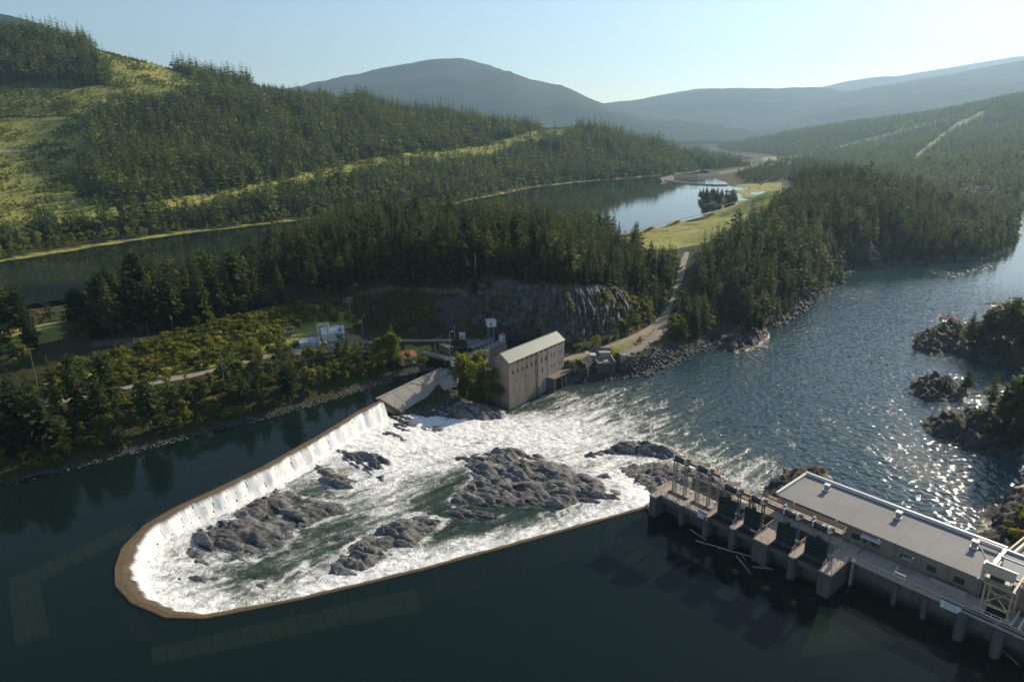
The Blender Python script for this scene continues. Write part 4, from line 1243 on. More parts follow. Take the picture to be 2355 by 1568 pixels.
def region(poly, s, seed, con=(0, 0), bro=(0, 0), bush=(0, 0), mixp=(1, 0, 0), name="", zmin=.8, smax=1.2, roadclear=1.5, bounds=None):
    xs = [P(u, v, 5)[:2] for u, v in poly]
    b = bounds or (min(p[0] for p in xs) - 60, max(p[0] for p in xs) + 60, max(86, min(p[1] for p in xs) - 60), max(p[1] for p in xs) + 100)
    x, y, rg = candidates(max(b[0], NX0), min(b[1], NX1), max(b[2], NY0), min(b[3], NY1), s, seed)
    z = near_z(x, y)
    U, V = S(x, y, z)
    ok = inpoly(U, V, poly) & (road_dist(x, y) > roadclear) & (slope_at(x, y) < smax)
    ok &= np.where((x > 20) & (y < 620) & (U > 1300), z > ZR + .7, z > zmin)
    for pl in NOTREE:
        ok &= ~inpoly(U, V, pl)
    for i in np.where(ok)[0]:
        q = rg.uniform()
        k = "con" if q < mixp[0] else ("bro" if q < mixp[0] + mixp[1] else "bush")
        lo, hi = {"con": con, "bro": bro, "bush": bush}[k]
        h = rg.uniform(lo, hi) * (0.75 + .5 * rg.uniform() ** 2 if k == "con" else 1)
        if k == "con" and rg.uniform() < .12: h *= .55
        if name == "bank":                      # the road was kept mostly clear of tall growth
            ut, vt = S(x[i], y[i], z[i] + h)
            vr = np.interp(ut, [q[0] for q in ROAD1], [q[1] for q in ROAD1])
            if ut < 640 and vt < vr + 4 and rg.uniform() < (.33 if ut > 120 else .15):
                h *= max(.15, (V[i] - vr - 6) / max(4, V[i] - vt))
                if h < 1.5: continue
        trees[k].append((x[i], y[i], z[i] - .25, h, name))
region(BAND, 5.0, 11, (10, 18), (6, 10), (2, 4.5), (.34, .40, .26), "bank")
region([(-150, 985), (60, 925), (300, 915), (300, 960), (-150, 1060)], 8, 111, (19, 25), mixp=(1, 0, 0), name="bank")
region(BUSHR, 3.3, 12, (7, 12), (3.5, 7), (1.6, 4.2), (.02, .10, .88), "bushy")
region(BENCH, 6.3, 13, (20, 29), (7, 11), (2, 4), (.75, .12, .13), "bench")
region(BENCH_L, 6.5, 14, (20, 28), (7, 11), (2, 4), (.5, .1, .4), "bench")
region(SPIT, 6.5, 15, (14, 26), (5, 9), (2, 4), (.6, .1, .3), "spit")
region([(0, 760), (160, 740), (160, 720), (0, 735)], 9, 151, (8, 14), (4, 7), (2, 3.5), (.25, .25, .5), "spit")
region(DARK, 5.0, 16, (5, 10), (4, 7), (1.5, 3.5), (.04, .26, .70), "slope", smax=2.5)
region(RIDGE, 5.4, 17, (17, 26), (7, 12), (2, 4), (.93, .04, .03), "ridge", zmin=2)
region(SUNNY, 4.0, 18, (8, 14), (5, 9), (2, 4), (.2, .5, .3), "road foot", smax=3)
region(PEN, 5.6, 19, (15, 24), (7, 11), (2, 4), (.94, .05, .01), "point", zmin=-30)
region([(1690, 402), (1740, 392), (1900, 378), (1900, 420), (1800, 432), (1760, 428), (1720, 420)], 8.5, 191, (11, 19), (6, 10), (2, 4), (.85, .12, .03), "point", zmin=1.0, bounds=(380, 790, 1150, 1880))
region([(1560, 392), (1600, 370), (1700, 345), (1810, 345), (1810, 394), (1742, 379), (1690, 385), (1650, 391), (1600, 395)], 9.0, 193, (11, 20), (6, 10), (2, 4), (.88, .10, .02), "point", zmin=.9, bounds=(380, 790, 1300, 1880))
region([(1300, 850), (1345, 838), (1440, 806), (1490, 775), (1510, 762), (1480, 800), (1420, 820), (1340, 858)], 3.2, 20, (3, 5), (3, 5), (1, 2.6), (0, .1, .9), "verge", zmin=-30, roadclear=.3)
region([(1300, 800), (1350, 795), (1430, 770), (1500, 735), (1540, 690), (1552, 660), (1545, 700), (1500, 745), (1420, 780), (1330, 812)], 3.0, 21, (4, 7), (3, 6), (1, 2.5), (.05, .35, .6), "verge", zmin=-30, smax=4, roadclear=.3)
region([(1535, 720), (1575, 690), (1600, 760), (1590, 790), (1545, 790)], 4.0, 22, (10, 17), (5, 9), (2, 4), (.5, .35, .15), "point", zmin=-30, smax=3)

print("near trees", {k: len(v) for k, v in trees.items()})

# --- hillside
x, y, rg = candidates(-1250, 700, 520, 1950, 7.8, 31)
z = hill_zi(x, y)
U, V = S(x, y, z)
clr = np.zeros(len(x), bool)
for pl in CLEAR:
    clr |= inpoly(U, V, pl)
rd = polydist(U, V, [(u, v + 9) for u, v in ROW])
keepin = (inpoly(U, V, [(160, 380), (230, 345), (260, 400), (250, 460), (180, 455)]) & (rg.uniform(size=len(x)) < .6))
clr &= ~keepin
clr |= rd < 15 + 4 * gnoise(x / 40, y / 40, 3)
inframe = (U > -160) & (U < 2520)
ok = (z > 2.5) & ~clr & inframe & (V > 20)
dens = fbm(x / 90, y / 90, 3, 33)
young = inpoly(U, V, [(-160, 190), (200, 190), (200, 275), (-160, 280)]) | inpoly(U, V, [(480, 190), (780, 215), (900, 245), (820, 240), (560, 225)])
hh = (16 + 27 * rg.uniform(size=len(x)) ** 1.6) * (0.95 + .45 * dens)
hh = np.where(young, hh * .36, hh)
hillT = np.stack([x, y, z - .3, hh], 1)[ok & (rg.uniform(size=len(x)) < np.where(fbm(x / 38, y / 38, 3, 44) < -.18, .35, .95))]
# patches of young growth, stumps and brush in the felled areas
xb, yb, rgb_ = candidates(-1250, 700, 520, 1950, 4.6, 37)
zb_ = hill_zi(xb, yb); Ub, Vb = S(xb, yb, zb_)
cb = polydist(Ub, Vb, [(u, v + 9) for u, v in ROW]) < 16
for pl in CLEAR:
    cb |= inpoly(Ub, Vb, pl)
pat = fbm(xb / 45, yb / 45, 4, 35)
ok2 = (zb_ > 1) & cb & (Ub > -160) & (Vb > 20) & (rgb_.uniform(size=len(xb)) < np.where(pat > .08, .8, .28))
hillB = np.stack([xb, yb, zb_ - .2, rgb_.uniform(.8, 2.4, len(xb)) * (1 + 1.2 * np.clip(pat * 3, 0, 1))], 1)[ok2]
okc = (zb_ > 1) & cb & (Ub > -160) & (Vb > 20) & (rgb_.uniform(size=len(xb)) < np.where(fbm(xb / 70, yb / 70, 3, 39) > .22, .35, .012) + .5 * inpoly(Ub, Vb, YOUNG))
hillC = np.stack([xb, yb, zb_ - .2, rgb_.uniform(4, 12, len(xb))], 1)[okc]
ok3 = (z > .4) & (z < 4.5) & inframe & (rg.uniform(size=len(x)) < .8)
hillL = np.stack([x, y, z - .2, rg.uniform(5, 11, len(x))], 1)[ok3 | (ok & (rg.uniform(size=len(x)) < np.where(fbm(x / 60, y / 60, 3, 45) > .25, .4, .02)))]
big = conifer and None
scatter("hillside_forest", "dark conifer forest covering the hillside across the lake", "forest", hillT, PC_FAR, 5)
scatter("clearing_saplings", "young conifers scattered over the felled clearings", "saplings", hillC, PC_FAR, 5)
scatter("clearing_brush", "low green brush growing in the felled clearings and power line corridor", "brush", hillB, PC_BUSH, 4)
scatter("shore_thicket", "pale broadleaf thicket along the far shore of the lake", "thicket", hillL, PC_LEAF, 4)

# --- right-hand hills
x, y, rg = candidates(420, 3900, 1000, 4400, 15.0, 41)
z = rh_zi(x, y); U, V = S(x, y, z)
ok = (z > ZR + 2) & (U > 1550) & (U < 2500) & (V > 150) & (polydist(U, V, RCLEAR) > 5) & (polydist(U, V, RCLEAR2) > 3)
pt = np.stack([x, y, z - .5, rg.uniform(16, 30, len(x))], 1)
le = rg.uniform(size=len(x)) < .07
scatter("valley_forest", "hazy forest on the hills across the river", "forest", pt[ok & ~le], PC_FAR, 5)
scatter("valley_thicket", "hazy pale broadleaf trees mixed through the valley forest", "thicket", pt[ok & le] * np.array([1, 1, 1, .8]), PC_LEAF, 4)

# --- individual trees: the ones that show largest
def psize(t):
    d = math.hypot(t[1], CAM_H - t[2])
    u, v = S(t[0], t[1], t[2] + t[3] * .6)
    if not (-30 < u < 2385 and 0 < v < 1600):
        return 0
    return t[3] / d
REG_CON = {"bank": ("conifer on the dark pool bank below the gravel road", "conifers along the pool bank"),
           "bushy": ("small conifer among the bright bushes above the gravel road", "small conifers on the bushy slope"),
           "bench": ("tall conifer in the open stand between bushy slope and lake", "conifers in the open stand by the lake"),
           "spit": ("conifer on the low shore beside the narrow lake arm", "conifers on the lake shore"),
           "slope": ("small conifer on the shaded slope behind the old intake", "conifers on the shaded slope"),
           "ridge": ("conifer in the dense stand on the ridge above the cliff", "conifers on the ridge above the cliff"),
           "road foot": ("conifer beside the gravel road at the end of the cliff", "conifers at the cliff end"),
           "verge": ("small conifer on the verge of the gravel road", "small conifers on the road verge"),
           "point": ("conifer in the dense wood on the river point", "conifers on the wooded river point")}
REG_BRO = {k: (a.replace("tall conifer", "leafy tree").replace("small conifer", "small leafy tree").replace("conifer", "leafy broadleaf tree"), b.replace("conifers", "broadleaf trees")) for k, (a, b) in REG_CON.items()}
REG_BUSH = {"bank": ("green bush on the dark pool bank below the gravel road", "bushes along the pool bank"), "bushy": ("bright green bush on the sunny slope above the gravel road", "bushes on the sunny slope"),
            "bench": ("bush in the open stand between bushy slope and lake", "bushes in the open stand"), "spit": ("bush on the low shore beside the narrow lake arm", "bushes on the lake shore"),
            "slope": ("dark bush on the shaded slope behind the old intake", "bushes on the shaded slope"), "ridge": ("bush under the conifers on the ridge above the cliff", "bushes on the ridge"),
            "road foot": ("bush beside the gravel road at the end of the cliff", "bushes at the cliff end"), "verge": ("low bush on the verge of the gravel road by the river", "bushes on the road verge"),
            "point": ("bush under the conifers on the river point", "bushes on the river point")}
SEG = {"ridge": [(760, "at the lake end of the ridge"), (1000, "on the ridge above the shaded slope"), (1200, "on the ridge above the old intake"), (1400, "on the ridge above the grey cliff"), (9999, "on the ridge near the gravel road")],
       "bank": [(250, "on the pool bank below the start of the road"), (480, "on the pool bank facing the round weir end"), (700, "on the pool bank below the switchyard road"), (9999, "on the pool bank near the concrete chute")],
       "bushy": [(300, "on the slope above the start of the road"), (480, "on the slope below the open conifers"), (640, "on the slope facing the road bend"), (9999, "on the slope beside the switchyard")],
       "bench": [(160, "in the stand at the frame edge by the lake"), (330, "in the open stand near the narrow lake"), (500, "in the open stand behind the wire fence"), (9999, "in the open stand by the pale rail")]}
def seglabel(kind, t):
    if t[4] not in SEG: return None
    u, v = S(t[0], t[1], t[2])
    w = [b for a, b in SEG[t[4]] if u < a][0]
    h = t[3]
    if kind == "conifer": sz = "tall dark" if h > 22 else ("short dark" if h < 13 else "dark")
    elif kind == "bush": sz = "large green" if h > 2.6 else ("low green" if h < 1.8 else "green")
    else: sz = "tall" if h > 8 else ("small" if h < 5 else "leafy")
    return sz + " " + kind + " " + w
def place_tree(name, kind, t, label, group, rz, wid=1.0, cat="tree"):
    r = bpy.data.objects.new(name, None)
    C.objects.link(r)
    r.location = t[:3]; r.rotation_euler = (0, 0, rz); r.scale = (t[3] * wid, t[3] * wid, t[3])
    r.empty_display_size = .1
    tag(r, label, cat, group)
    for nm, me in (("trunk", kind.trunk), ("crown", kind.crown)):
        o = bpy.data.objects.new(nm, me); C.objects.link(o); o.parent = r
    return r
rg = np.random.default_rng(77)
def individuals(key, n):
    ts = sorted(trees[key], key=psize, reverse=True)
    return [t for t in ts[:n] if psize(t) > 0], ts[n:]
big, rest = individuals("con", 195)
for t in big:
    k = CON[rg.integers(0, 8)] if t[4] in ("bank", "bench", "spit") else CON[rg.integers(0, 6)]
    lab, grp = REG_CON[t[4]]; lab = seglabel('conifer', t) or lab; grp = lab.replace('conifer', 'conifers') if t[4] in SEG else grp
    place_tree("conifer_tree", k, t, lab, grp, rg.uniform(0, 6.28), rg.uniform(.9, 1.25))
scatter("ridge_forest", "mass of conifers on the ridge and the river point", "forest", [t[:4] for t in rest], PC_MID, 6)
big, rest = individuals("bro", 170)
for t in big:
    lab, grp = REG_BRO[t[4]]; lab = seglabel('broadleaf tree', t) or lab; grp = lab.replace('tree', 'trees') if t[4] in SEG else grp
    place_tree("broadleaf_tree", BRO[rg.integers(0, 4)], t, lab, grp, rg.uniform(0, 6.28), rg.uniform(.9, 1.2))
scatter("leafy_undergrowth", "small broadleaf trees scattered through the ridge and bank woods", "undergrowth", [t[:4] for t in rest], PC_LEAF, 4)
big, rest = individuals("bush", 165)
for t in big:
    lab, grp = REG_BUSH[t[4]]; lab = seglabel('bush', t) or lab; grp = lab.replace('bush', 'bushes') if t[4] in SEG else grp
    o = bpy.data.objects.new("bush", BUSH[rg.integers(0, 4)]); C.objects.link(o)
    o.location = t[:3]; o.rotation_euler = (0, 0, rg.uniform(0, 6.28)); o.scale = (t[3] * 1.15, t[3] * 1.15, t[3])
    tag(o, lab, "bush", grp)
scatter("undergrowth", "low green bushes covering the bank and the slopes", "undergrowth", [t[:4] for t in rest], PC_BUSH, 4)

# reddish dead conifers on the cliff top, bare snags on the hillside
def on_near(u, v, zg=10.0):
    ys = np.arange(130.0, 1200.0, .5)
    x_ = (u - CX) / FOC; yv = -(v - CY) / FOC
    dy = math.cos(TH) + yv * math.sin(TH); dz = -math.sin(TH) + yv * math.cos(TH)
    t = ys / dy
    xs, zs = x_ * t, CAM_H + dz * t
    g = near_z(xs, ys)
    i = int(np.argmax((zs <= g) & (g > -13.5)))
    return float(xs[i]), float(ys[i]), float(g[i])
for u, v, h, lb in [(1246, 650, 20, "tall reddish dying conifer on the cliff top"), (1296, 644, 11, "short rusty dead conifer near the cliff edge"), (1210, 600, 19, "brownish conifer standing in the ridge clearing"), (880, 560, 20, "rusty conifer among green trees on the ridge"), (1815, 700, 13, "pinkish dead conifer leaning over the river point")]:
    x, y, z = on_near(u, v)
    place_tree("conifer_tree", CON_DRY, (x, y, z - .2, h), lb, None, 1.0 + u, 1.0)
def on_hill(u, v):
    best = None
    for yy in np.arange(560, 2000, 4.0):
        x, y, z = Q(u, v, float(yy))
        if z <= float(hill_zi(x, y)):
            return x, y, float(hill_zi(x, y))
    return None
SN = [(318, 118, 26), (325, 122, 24), (428, 165, 30), (436, 170, 26), (443, 172, 30), (452, 178, 24), (480, 190, 20), (535, 195, 22), (640, 203, 24), (690, 208, 22), (720, 208, 28), (728, 210, 26), (735, 212, 30), (742, 214, 26), (750, 216, 24), (764, 220, 24), (688, 205, 18), (660, 205, 16),
      (250, 215, 24), (256, 216, 22), (262, 215, 20), (182, 240, 16), (200, 380, 30), (206, 385, 34), (212, 388, 28), (190, 370, 24), (225, 380, 22), (240, 190, 20), (150, 366, 12), (112, 362, 13), (850, 235, 26), (864, 238, 24), (900, 240, 22), (985, 252, 22), (915, 243, 18)]
for i, (u, v, h) in enumerate(SN):
    p = on_hill(u, v)
    if p is None:
        continue
    o = bpy.data.objects.new("snag", SNAGS[i % 5]); C.objects.link(o)
    o.location = (p[0], p[1], p[2] - .3); o.rotation_euler = (0, 0, i * 1.7); o.scale = (h * 1.3, h * 1.3, h)
    sky = v < 260
    tag(o, "bare grey dead tree on the hillside skyline" if sky else "bare grey dead tree in the felled clearing", "dead tree", "snags on the skyline" if sky else "snags in the clearing")

# ---------------------------------------------------------------- haze: the air of the valley
hz = MB()
hz.hexa([(-13000, -600, -26), (19000, -600, -26), (19000, 16500, -26), (-13000, 16500, -26)], [(-13000, -600, 1900), (19000, -600, 1900), (19000, 16500, 1900), (-13000, 16500, 1900)])
m = bpy.data.materials.new("valley_haze"); m.use_nodes = True
m.node_tree.nodes.clear()
pv = m.node_tree.nodes.new("ShaderNodeVolumePrincipled"); mo = m.node_tree.nodes.new("ShaderNodeOutputMaterial")
pv.inputs["Color"].default_value = (0.48, 0.75, 1.0, 1)
pv.inputs["Density"].default_value = 0.000063
pv.inputs["Anisotropy"].default_value = 0.32
m.node_tree.links.new(pv.outputs[0], mo.inputs["Volume"])
tag(hz.build("haze", m), "pale haze filling the valley air", "haze", kind="stuff")
# ---------------------------------------------------------------- rock
def rock_mat(name, dark, mid, light, moss=None):
    m, nt, b = nodes_of(name)
    v = coords(nt)
    n1 = noise_tex(nt, v, 0.25, 5, 0.65)
    n2 = noise_tex(nt, v, 1.6, 6, 0.75)
    st = noise_tex(nt, coords(nt, scale=(0.5, 1.8, 2.2)), 0.9, 5, 0.7)
    c = ramp(nt, math_n(nt, 'ADD', math_n(nt, 'MULTIPLY', n2, .5), math_n(nt, 'MULTIPLY', st, .5)), [(0.34, dark), (0.5, mid), (0.68, light)])
    c = mix(nt, ramp(nt, n1, [(0.45, (0, 0, 0)), (0.75, (.6, .6, .6))]), c, sc(mid, .7))
    tn = N(nt, "Attribute"); tn.attribute_name = "tone"
    c = mix(nt, 1.0, c, ramp(nt, tn.outputs["Fac"], [(0.0, (.45, .45, .46)), (0.5, (1, 1, 1)), (1.0, (1.6, 1.58, 1.55))]), 'MULTIPLY')
    ck = N(nt, "Attribute"); ck.attribute_name = "crack"
    c = mix(nt, math_n(nt, 'MULTIPLY', ck.outputs["Fac"], .8), c, sc(dark, .6))
    if moss:
        c = mix(nt, ramp(nt, n1, [(0.50, (0, 0, 0)), (0.62, (.8, .8, .8))]), c, moss)
    at = N(nt, "Attribute"); at.attribute_name = "wet"
    c = mix(nt, at.outputs["Fac"], c, sc(dark, .55))
    nt.links.new(c, b.inputs["Base Color"])
    rr = math_n(nt, 'SUBTRACT', 0.85, math_n(nt, 'MULTIPLY', at.outputs["Fac"], 0.5))
    nt.links.new(rr, b.inputs["Roughness"])
    b.inputs["Specular IOR Level"].default_value = 0.35
    bump(nt, b, math_n(nt, 'ADD', n2, st), 0.8, 0.35)
    return m
M_ROCK = rock_mat("river_rock", (0.035, 0.034, 0.033), (0.155, 0.15, 0.142), (0.34, 0.33, 0.31))
M_ISLE = rock_mat("islet_rock", (0.018, 0.018, 0.018), (0.055, 0.053, 0.05), (0.11, 0.105, 0.098), moss=(0.045, 0.05, 0.02))
M_CLIFF = rock_mat("cliff_rock", (0.026, 0.026, 0.028), (0.085, 0.084, 0.084), (0.175, 0.172, 0.168), moss=(0.035, 0.045, 0.02))

def rock_mesh(name, poly, z0, hmax, seed, res=.5, edge=3.0, rough=1.0, strike=R(20), dip=1.1, mat=None, zfun=None, jag=1.2, depth=2.5, rnd=.5, holes=1.0, fsize=1.0, base_k=.72):
    """outcrop of tilted slabs over the outline poly (plan), rising hmax above z0"""
    xs = [p[0] for p in poly]; ys = [p[1] for p in poly]
    gx = np.arange(min(xs) - 3, max(xs) + 3, res); gy = np.arange(min(ys) - 3, max(ys) + 3, res)
    X, Y = np.meshgrid(gx, gy)
    jx = X + rng.uniform(-.12, .12, X.shape) * res; jy = Y + rng.uniform(-.12, .12, X.shape) * res
    d = polydist(jx, jy, poly, True)
    d = np.where(inpoly(jx, jy, poly), d, -d) + jag * fbm(jx / 4.5, jy / 4.5, 4, seed)
    wx_ = jx + .7 * fbm(jx / 7, jy / 7, 2, seed + 1); wy_ = jy + .7 * fbm(jx / 7, jy / 7, 2, seed + 2)
    h1, e1 = facets(wx_, wy_, 2.3 * fsize, 3.2, strike, seed % 300, 1.0)
    h2, e2 = facets(wx_, wy_, .9 * fsize, 2.6, strike + .2, seed % 300 + 40, .9)
    rise = np.clip(sstep(-.3, edge, d), 0, 1) ** rnd
    big = fbm(jx / 9, jy / 9, 3, seed + 4)
    body = hmax * (0.30 + .45 * sstep(0, edge * 2.5, d)) * (base_k + holes * big)
    amp = rough * min(1.7, .6 + hmax * .38)
    h = rise * (body + amp * (h1 - .42) * 1.05 + amp * .30 * (h2 - .4)) - .35 * amp * (1 - sstep(.0, .12, e1)) * rise + .08 * fbm(jx / .8, jy / .8, 2, seed + 6)
    base = zfun(jx, jy) if zfun else z0
    Z = base + np.where(d > 0, h, np.maximum(d * 1.4, -depth))
    wet = np.clip(1 - sstep(.05, .55 + .5 * fbm(jx / 3, jy / 3, 2, seed + 9), Z - base), 0, 1)
    f = grid_faces(len(gx), len(gy), d > -1.6)
    v2, f2, at = compact(np.stack([jx, jy, Z], -1).reshape(-1, 3), f, {"wet": wet.ravel() * .9, "tone": np.clip(.5 + .9 * (_h(np.floor(h1 * 40).astype(int), np.floor(h1 * 7).astype(int), 3) - .5) * .6 + .5 * (h1 - .5), 0, 1).ravel(), "crack": np.maximum(1 - sstep(.02, .14, e1), .6 * (1 - sstep(.02, .10, e2))).ravel()})
    return v2, f2, at
def rock_thing(name, label, px, z0, hmax, seed, group=None, zfun=None, cat="rock", mat=None, **kw):
    poly = []
    for q in px:
        u, v = q[:2]
        poly.append(P(u, v, q[2] if len(q) > 2 else z0)[:2])
    v, f, at = rock_mesh(name, poly, z0, hmax, seed, zfun=zfun, **kw)
    org = v.mean(0); org[2] = v[:, 2].min()
    o = link(name, mesh_np(name, v - org, f, mat or M_ROCK, at), loc=tuple(org))
    return tag(o, label, cat, group), poly
rz = lambda x, y: np.asarray(rap_z(x, y)) - .15
for i, (lb, px, z0, hm) in enumerate(RK):
    rock_thing("rock_outcrop", lb, px, z0, hm, 600 + i * 13, "rock outcrops in the rapids", zfun=rz, res=.36 if len(px) > 9 else .3, strike=R([-38, -20, -50, -30][i % 4]), edge=2.2 if hm < 2 else 3.2, holes=2.0 if len(px) > 12 else 1.2, fsize=1.4 if len(px) > 12 else 1.0, rough=.6 if len(px) > 12 else .8, jag=2.4 if len(px) > 12 else 1.4, base_k=.85 if len(px) > 12 else .72)
# grey bedrock that carries the end of the dam
rock_thing("bedrock", "pale grey bedrock apron below the spillway towers", [(1500, 1150, -8), (1440, 1098, -9), (1420, 1070, -10), (1480, 1062, -11), (1560, 1058, -12), (1640, 1082, -13), (1700, 1112, -13), (1745, 1150, -13), (1700, 1215, -8), (1620, 1190, -8)], -11, 3.5, 811, zfun=lambda x, y: np.clip(rap_z(x, y), -13.5, -8.5), res=.6, edge=5, rough=.9)
rock_thing("bedrock", "dark layered rock point beside the modern powerhouse", [(1745, 1180), (1760, 1118), (1800, 1090), (1850, 1072), (1900, 1085), (1930, 1120), (1960, 1170), (1900, 1210), (1800, 1220)], ZR, 8.5, 823, res=.7, edge=6, rough=1.3, mat=M_ISLE)
rock_thing("bedrock", "dark broken rock bank behind the modern powerhouse roof", [(2240, 1225), (2262, 1165), (2310, 1130), (2380, 1100), (2480, 1120), (2480, 1300), (2380, 1330), (2290, 1280)], ZR, 7.0, 829, res=.9, edge=9, rough=1.4, mat=M_ISLE)

# ---------------------------------------------------------------- cliff behind the old powerhouse
base, tz = cliff_line, cliff_top
nv = 40
cv = np.zeros((nv, len(base), 3))
for i, p in enumerate(base):
    a = base[max(0, i - 4)]; b = base[min(len(base) - 1, i + 4)]
    tdir = Vector((b.x - a.x, b.y - a.y, 0)).normalized(); n = Vector((-tdir.y, tdir.x, 0))     # into the hill
    zb = p.z - 2.0
    for j in range(nv):
        t = j / (nv - 1)
        bk = 2.0 + 11.0 * t ** 1.6
        cv[j, i] = (p.x + n.x * bk, p.y + n.y * bk, zb + (tz[i] + 1.0 - zb) * t)
I, J = np.meshgrid(np.arange(len(base)), np.arange(nv))
s_ = I * .8; t_ = J / (nv - 1) * 24
env = np.sin(np.clip(J / (nv - 1), 0, 1) * math.pi) ** .5 * np.clip(np.minimum(I, len(base) - 1 - I) / 8, 0, 1)
fc_, fe_ = facets(s_ + 1.2 * fbm(s_ / 6, t_ / 6, 3, 70), t_, 2.9, 1.6, R(80), 71, .8)
dsp = (1.3 * ridged(s_ / 11, t_ / 20, 4, 71) + 2.2 * fc_ + .9 * fbm(s_ / 3, t_ / 5, 4, 73) - .8 * (1 - sstep(0, .15, fe_))) * env
cv[:, :, 1] -= dsp * .85; cv[:, :, 0] += dsp * .35
cv[:, :, 2] += .8 * fbm(s_ / 4, t_ / 4, 3, 77) * env
tag(link("cliff", mesh_np("cliff", cv.reshape(-1, 3), grid_faces(len(base), nv), M_CLIFF, {"wet": np.zeros(cv[:, :, 0].size), "tone": np.clip(.25 + .5 * fc_, 0, 1).ravel(), "crack": (1 - sstep(.02, .14, fe_)).ravel()})), kind="structure")

rgc = np.random.default_rng(88)
for k in range(120):
    j = int(nv * rgc.uniform(.12, .97)); i = rgc.integers(4, len(base) - 4)
    if fbm(np.array([i * .09]), np.array([j * .12]), 3, 89)[0] < -.08: continue
    p = cv[j, i]
    b = bpy.data.objects.new("bush", BUSH[k % 4]); C.objects.link(b)
    h = rgc.uniform(1.2, 3.6); b.location = (p[0], p[1] + .3, p[2] - .3); b.scale = (h, h, h * 1.1); b.rotation_euler = (0, 0, k)
    tag(b, ("small bush high on the grey cliff face" if j > nv * .55 else "small bush low on the grey cliff face"), "bush", "bushes high on the cliff" if j > nv * .55 else "bushes low on the cliff")

for k in range(34):
    i = int(3 + (len(base) - 7) * (k + rgc.uniform(.1, .9)) / 34)
    p = cv[nv - 1, i]; q = cv[nv - 3, i]
    bkx, bky = p[0] - q[0], p[1] - q[1]
    l_ = math.hypot(bkx, bky) + 1e-6; s_d = rgc.uniform(.2, 3.5)
    x_, y_ = p[0] + bkx / l_ * s_d, p[1] + bky / l_ * s_d
    place_tree("conifer_tree", CON[k % 6], (x_, y_, max(p[2] - 1.2, float(near_z(x_, y_)) - .3), rgc.uniform(8, 17)), "conifer standing right on the edge of the grey cliff", "conifers on the cliff edge", k, 1.1)

# ---------------------------------------------------------------- weir
M_WEIR = concrete("weir_concrete", (0.15, 0.108, 0.055), (0.035, 0.026, 0.014), .85, warm=(0.22, 0.15, 0.065))
wl = resample([Vector((x, y, 0)) for x, y in WEIR], 1.4)
nW = len(wl)
wn = []
for i in range(nW):
    a = wl[max(0, i - 2)]; b = wl[min(nW - 1, i + 2)]
    t = (b - a).normalized(); wn.append(Vector((t.y, -t.x, 0)))
cum = [0.0]
for i in range(1, nW):
    cum.append(cum[-1] + (wl[i] - wl[i - 1]).length)
wverts = np.cumsum([0] + [math.dist(WEIR[i], WEIR[i + 1]) for i in range(len(WEIR) - 1)])
def crest_w(s):        # width of the bare brown crest
    return (1 + .10 * math.sin(s * .37) + .07 * math.sin(s * 1.13)) * float(np.interp(s, [0, wverts[3], wverts[5], wverts[7], wverts[9], wverts[11], wverts[13], wverts[16], wverts[17]], [1.0, 1.1, 1.5, 2.9, 3.6, 2.7, 2.3, 2.1, 1.7]))
def profile(s, zb):
    w = crest_w(s)
    return [(0.0, -9.0), (0.0, 0.10), (0.18, 0.30), (w * .55, 0.34), (w, 0.18), (w + .5, -.10), (w + 1.0, zb * .15), (w + 1.5, zb * .36), (w + 2.1, zb * .62), (w + 2.8, zb + .5), (w + 3.4, zb - 1.5)]
weir = thing("overflow_weir", "long curved brown concrete overflow weir around the white rapids", "weir", (wl[0].x, wl[0].y, -9))
zbw = [float(_rap(wl[i].x + wn[i].x * 5, wl[i].y + wn[i].y * 5)) for i in range(nW)]
bounds = [int(np.argmin(np.abs(np.array(cum) - c))) for c in wverts]
for k in range(len(bounds) - 1):
    i0, i1 = bounds[k], bounds[k + 1]
    if i1 <= i0: continue
    mb = MB(); rows = []
    for i in range(i0, i1 + 1):
        p = wl[i]; n = wn[i]
        sh = 0.0
        if i == i0 and k: sh = .04
        if i == i1 and k < len(bounds) - 2: sh = -.04
        tdir = Vector((-n.y, n.x, 0))
        rows.append([(p.x + n.x * a + tdir.x * sh, p.y + n.y * a + tdir.y * sh, z) for a, z in profile(cum[i], zbw[i])])
    m_ = len(rows[0])
    vs = [q for r in rows for q in r]
    fs = []
    for r in range(len(rows) - 1):
        for c in range(m_ - 1):
            fs.append((r * m_ + c, r * m_ + c + 1, (r + 1) * m_ + c + 1, (r + 1) * m_ + c))
    fs.append(tuple(range(m_ - 1, -1, -1))); fs.append(tuple((len(rows) - 1) * m_ + c for c in range(m_)))
    mb.add(vs, fs)
    mb.build("crest_section", M_WEIR, weir)
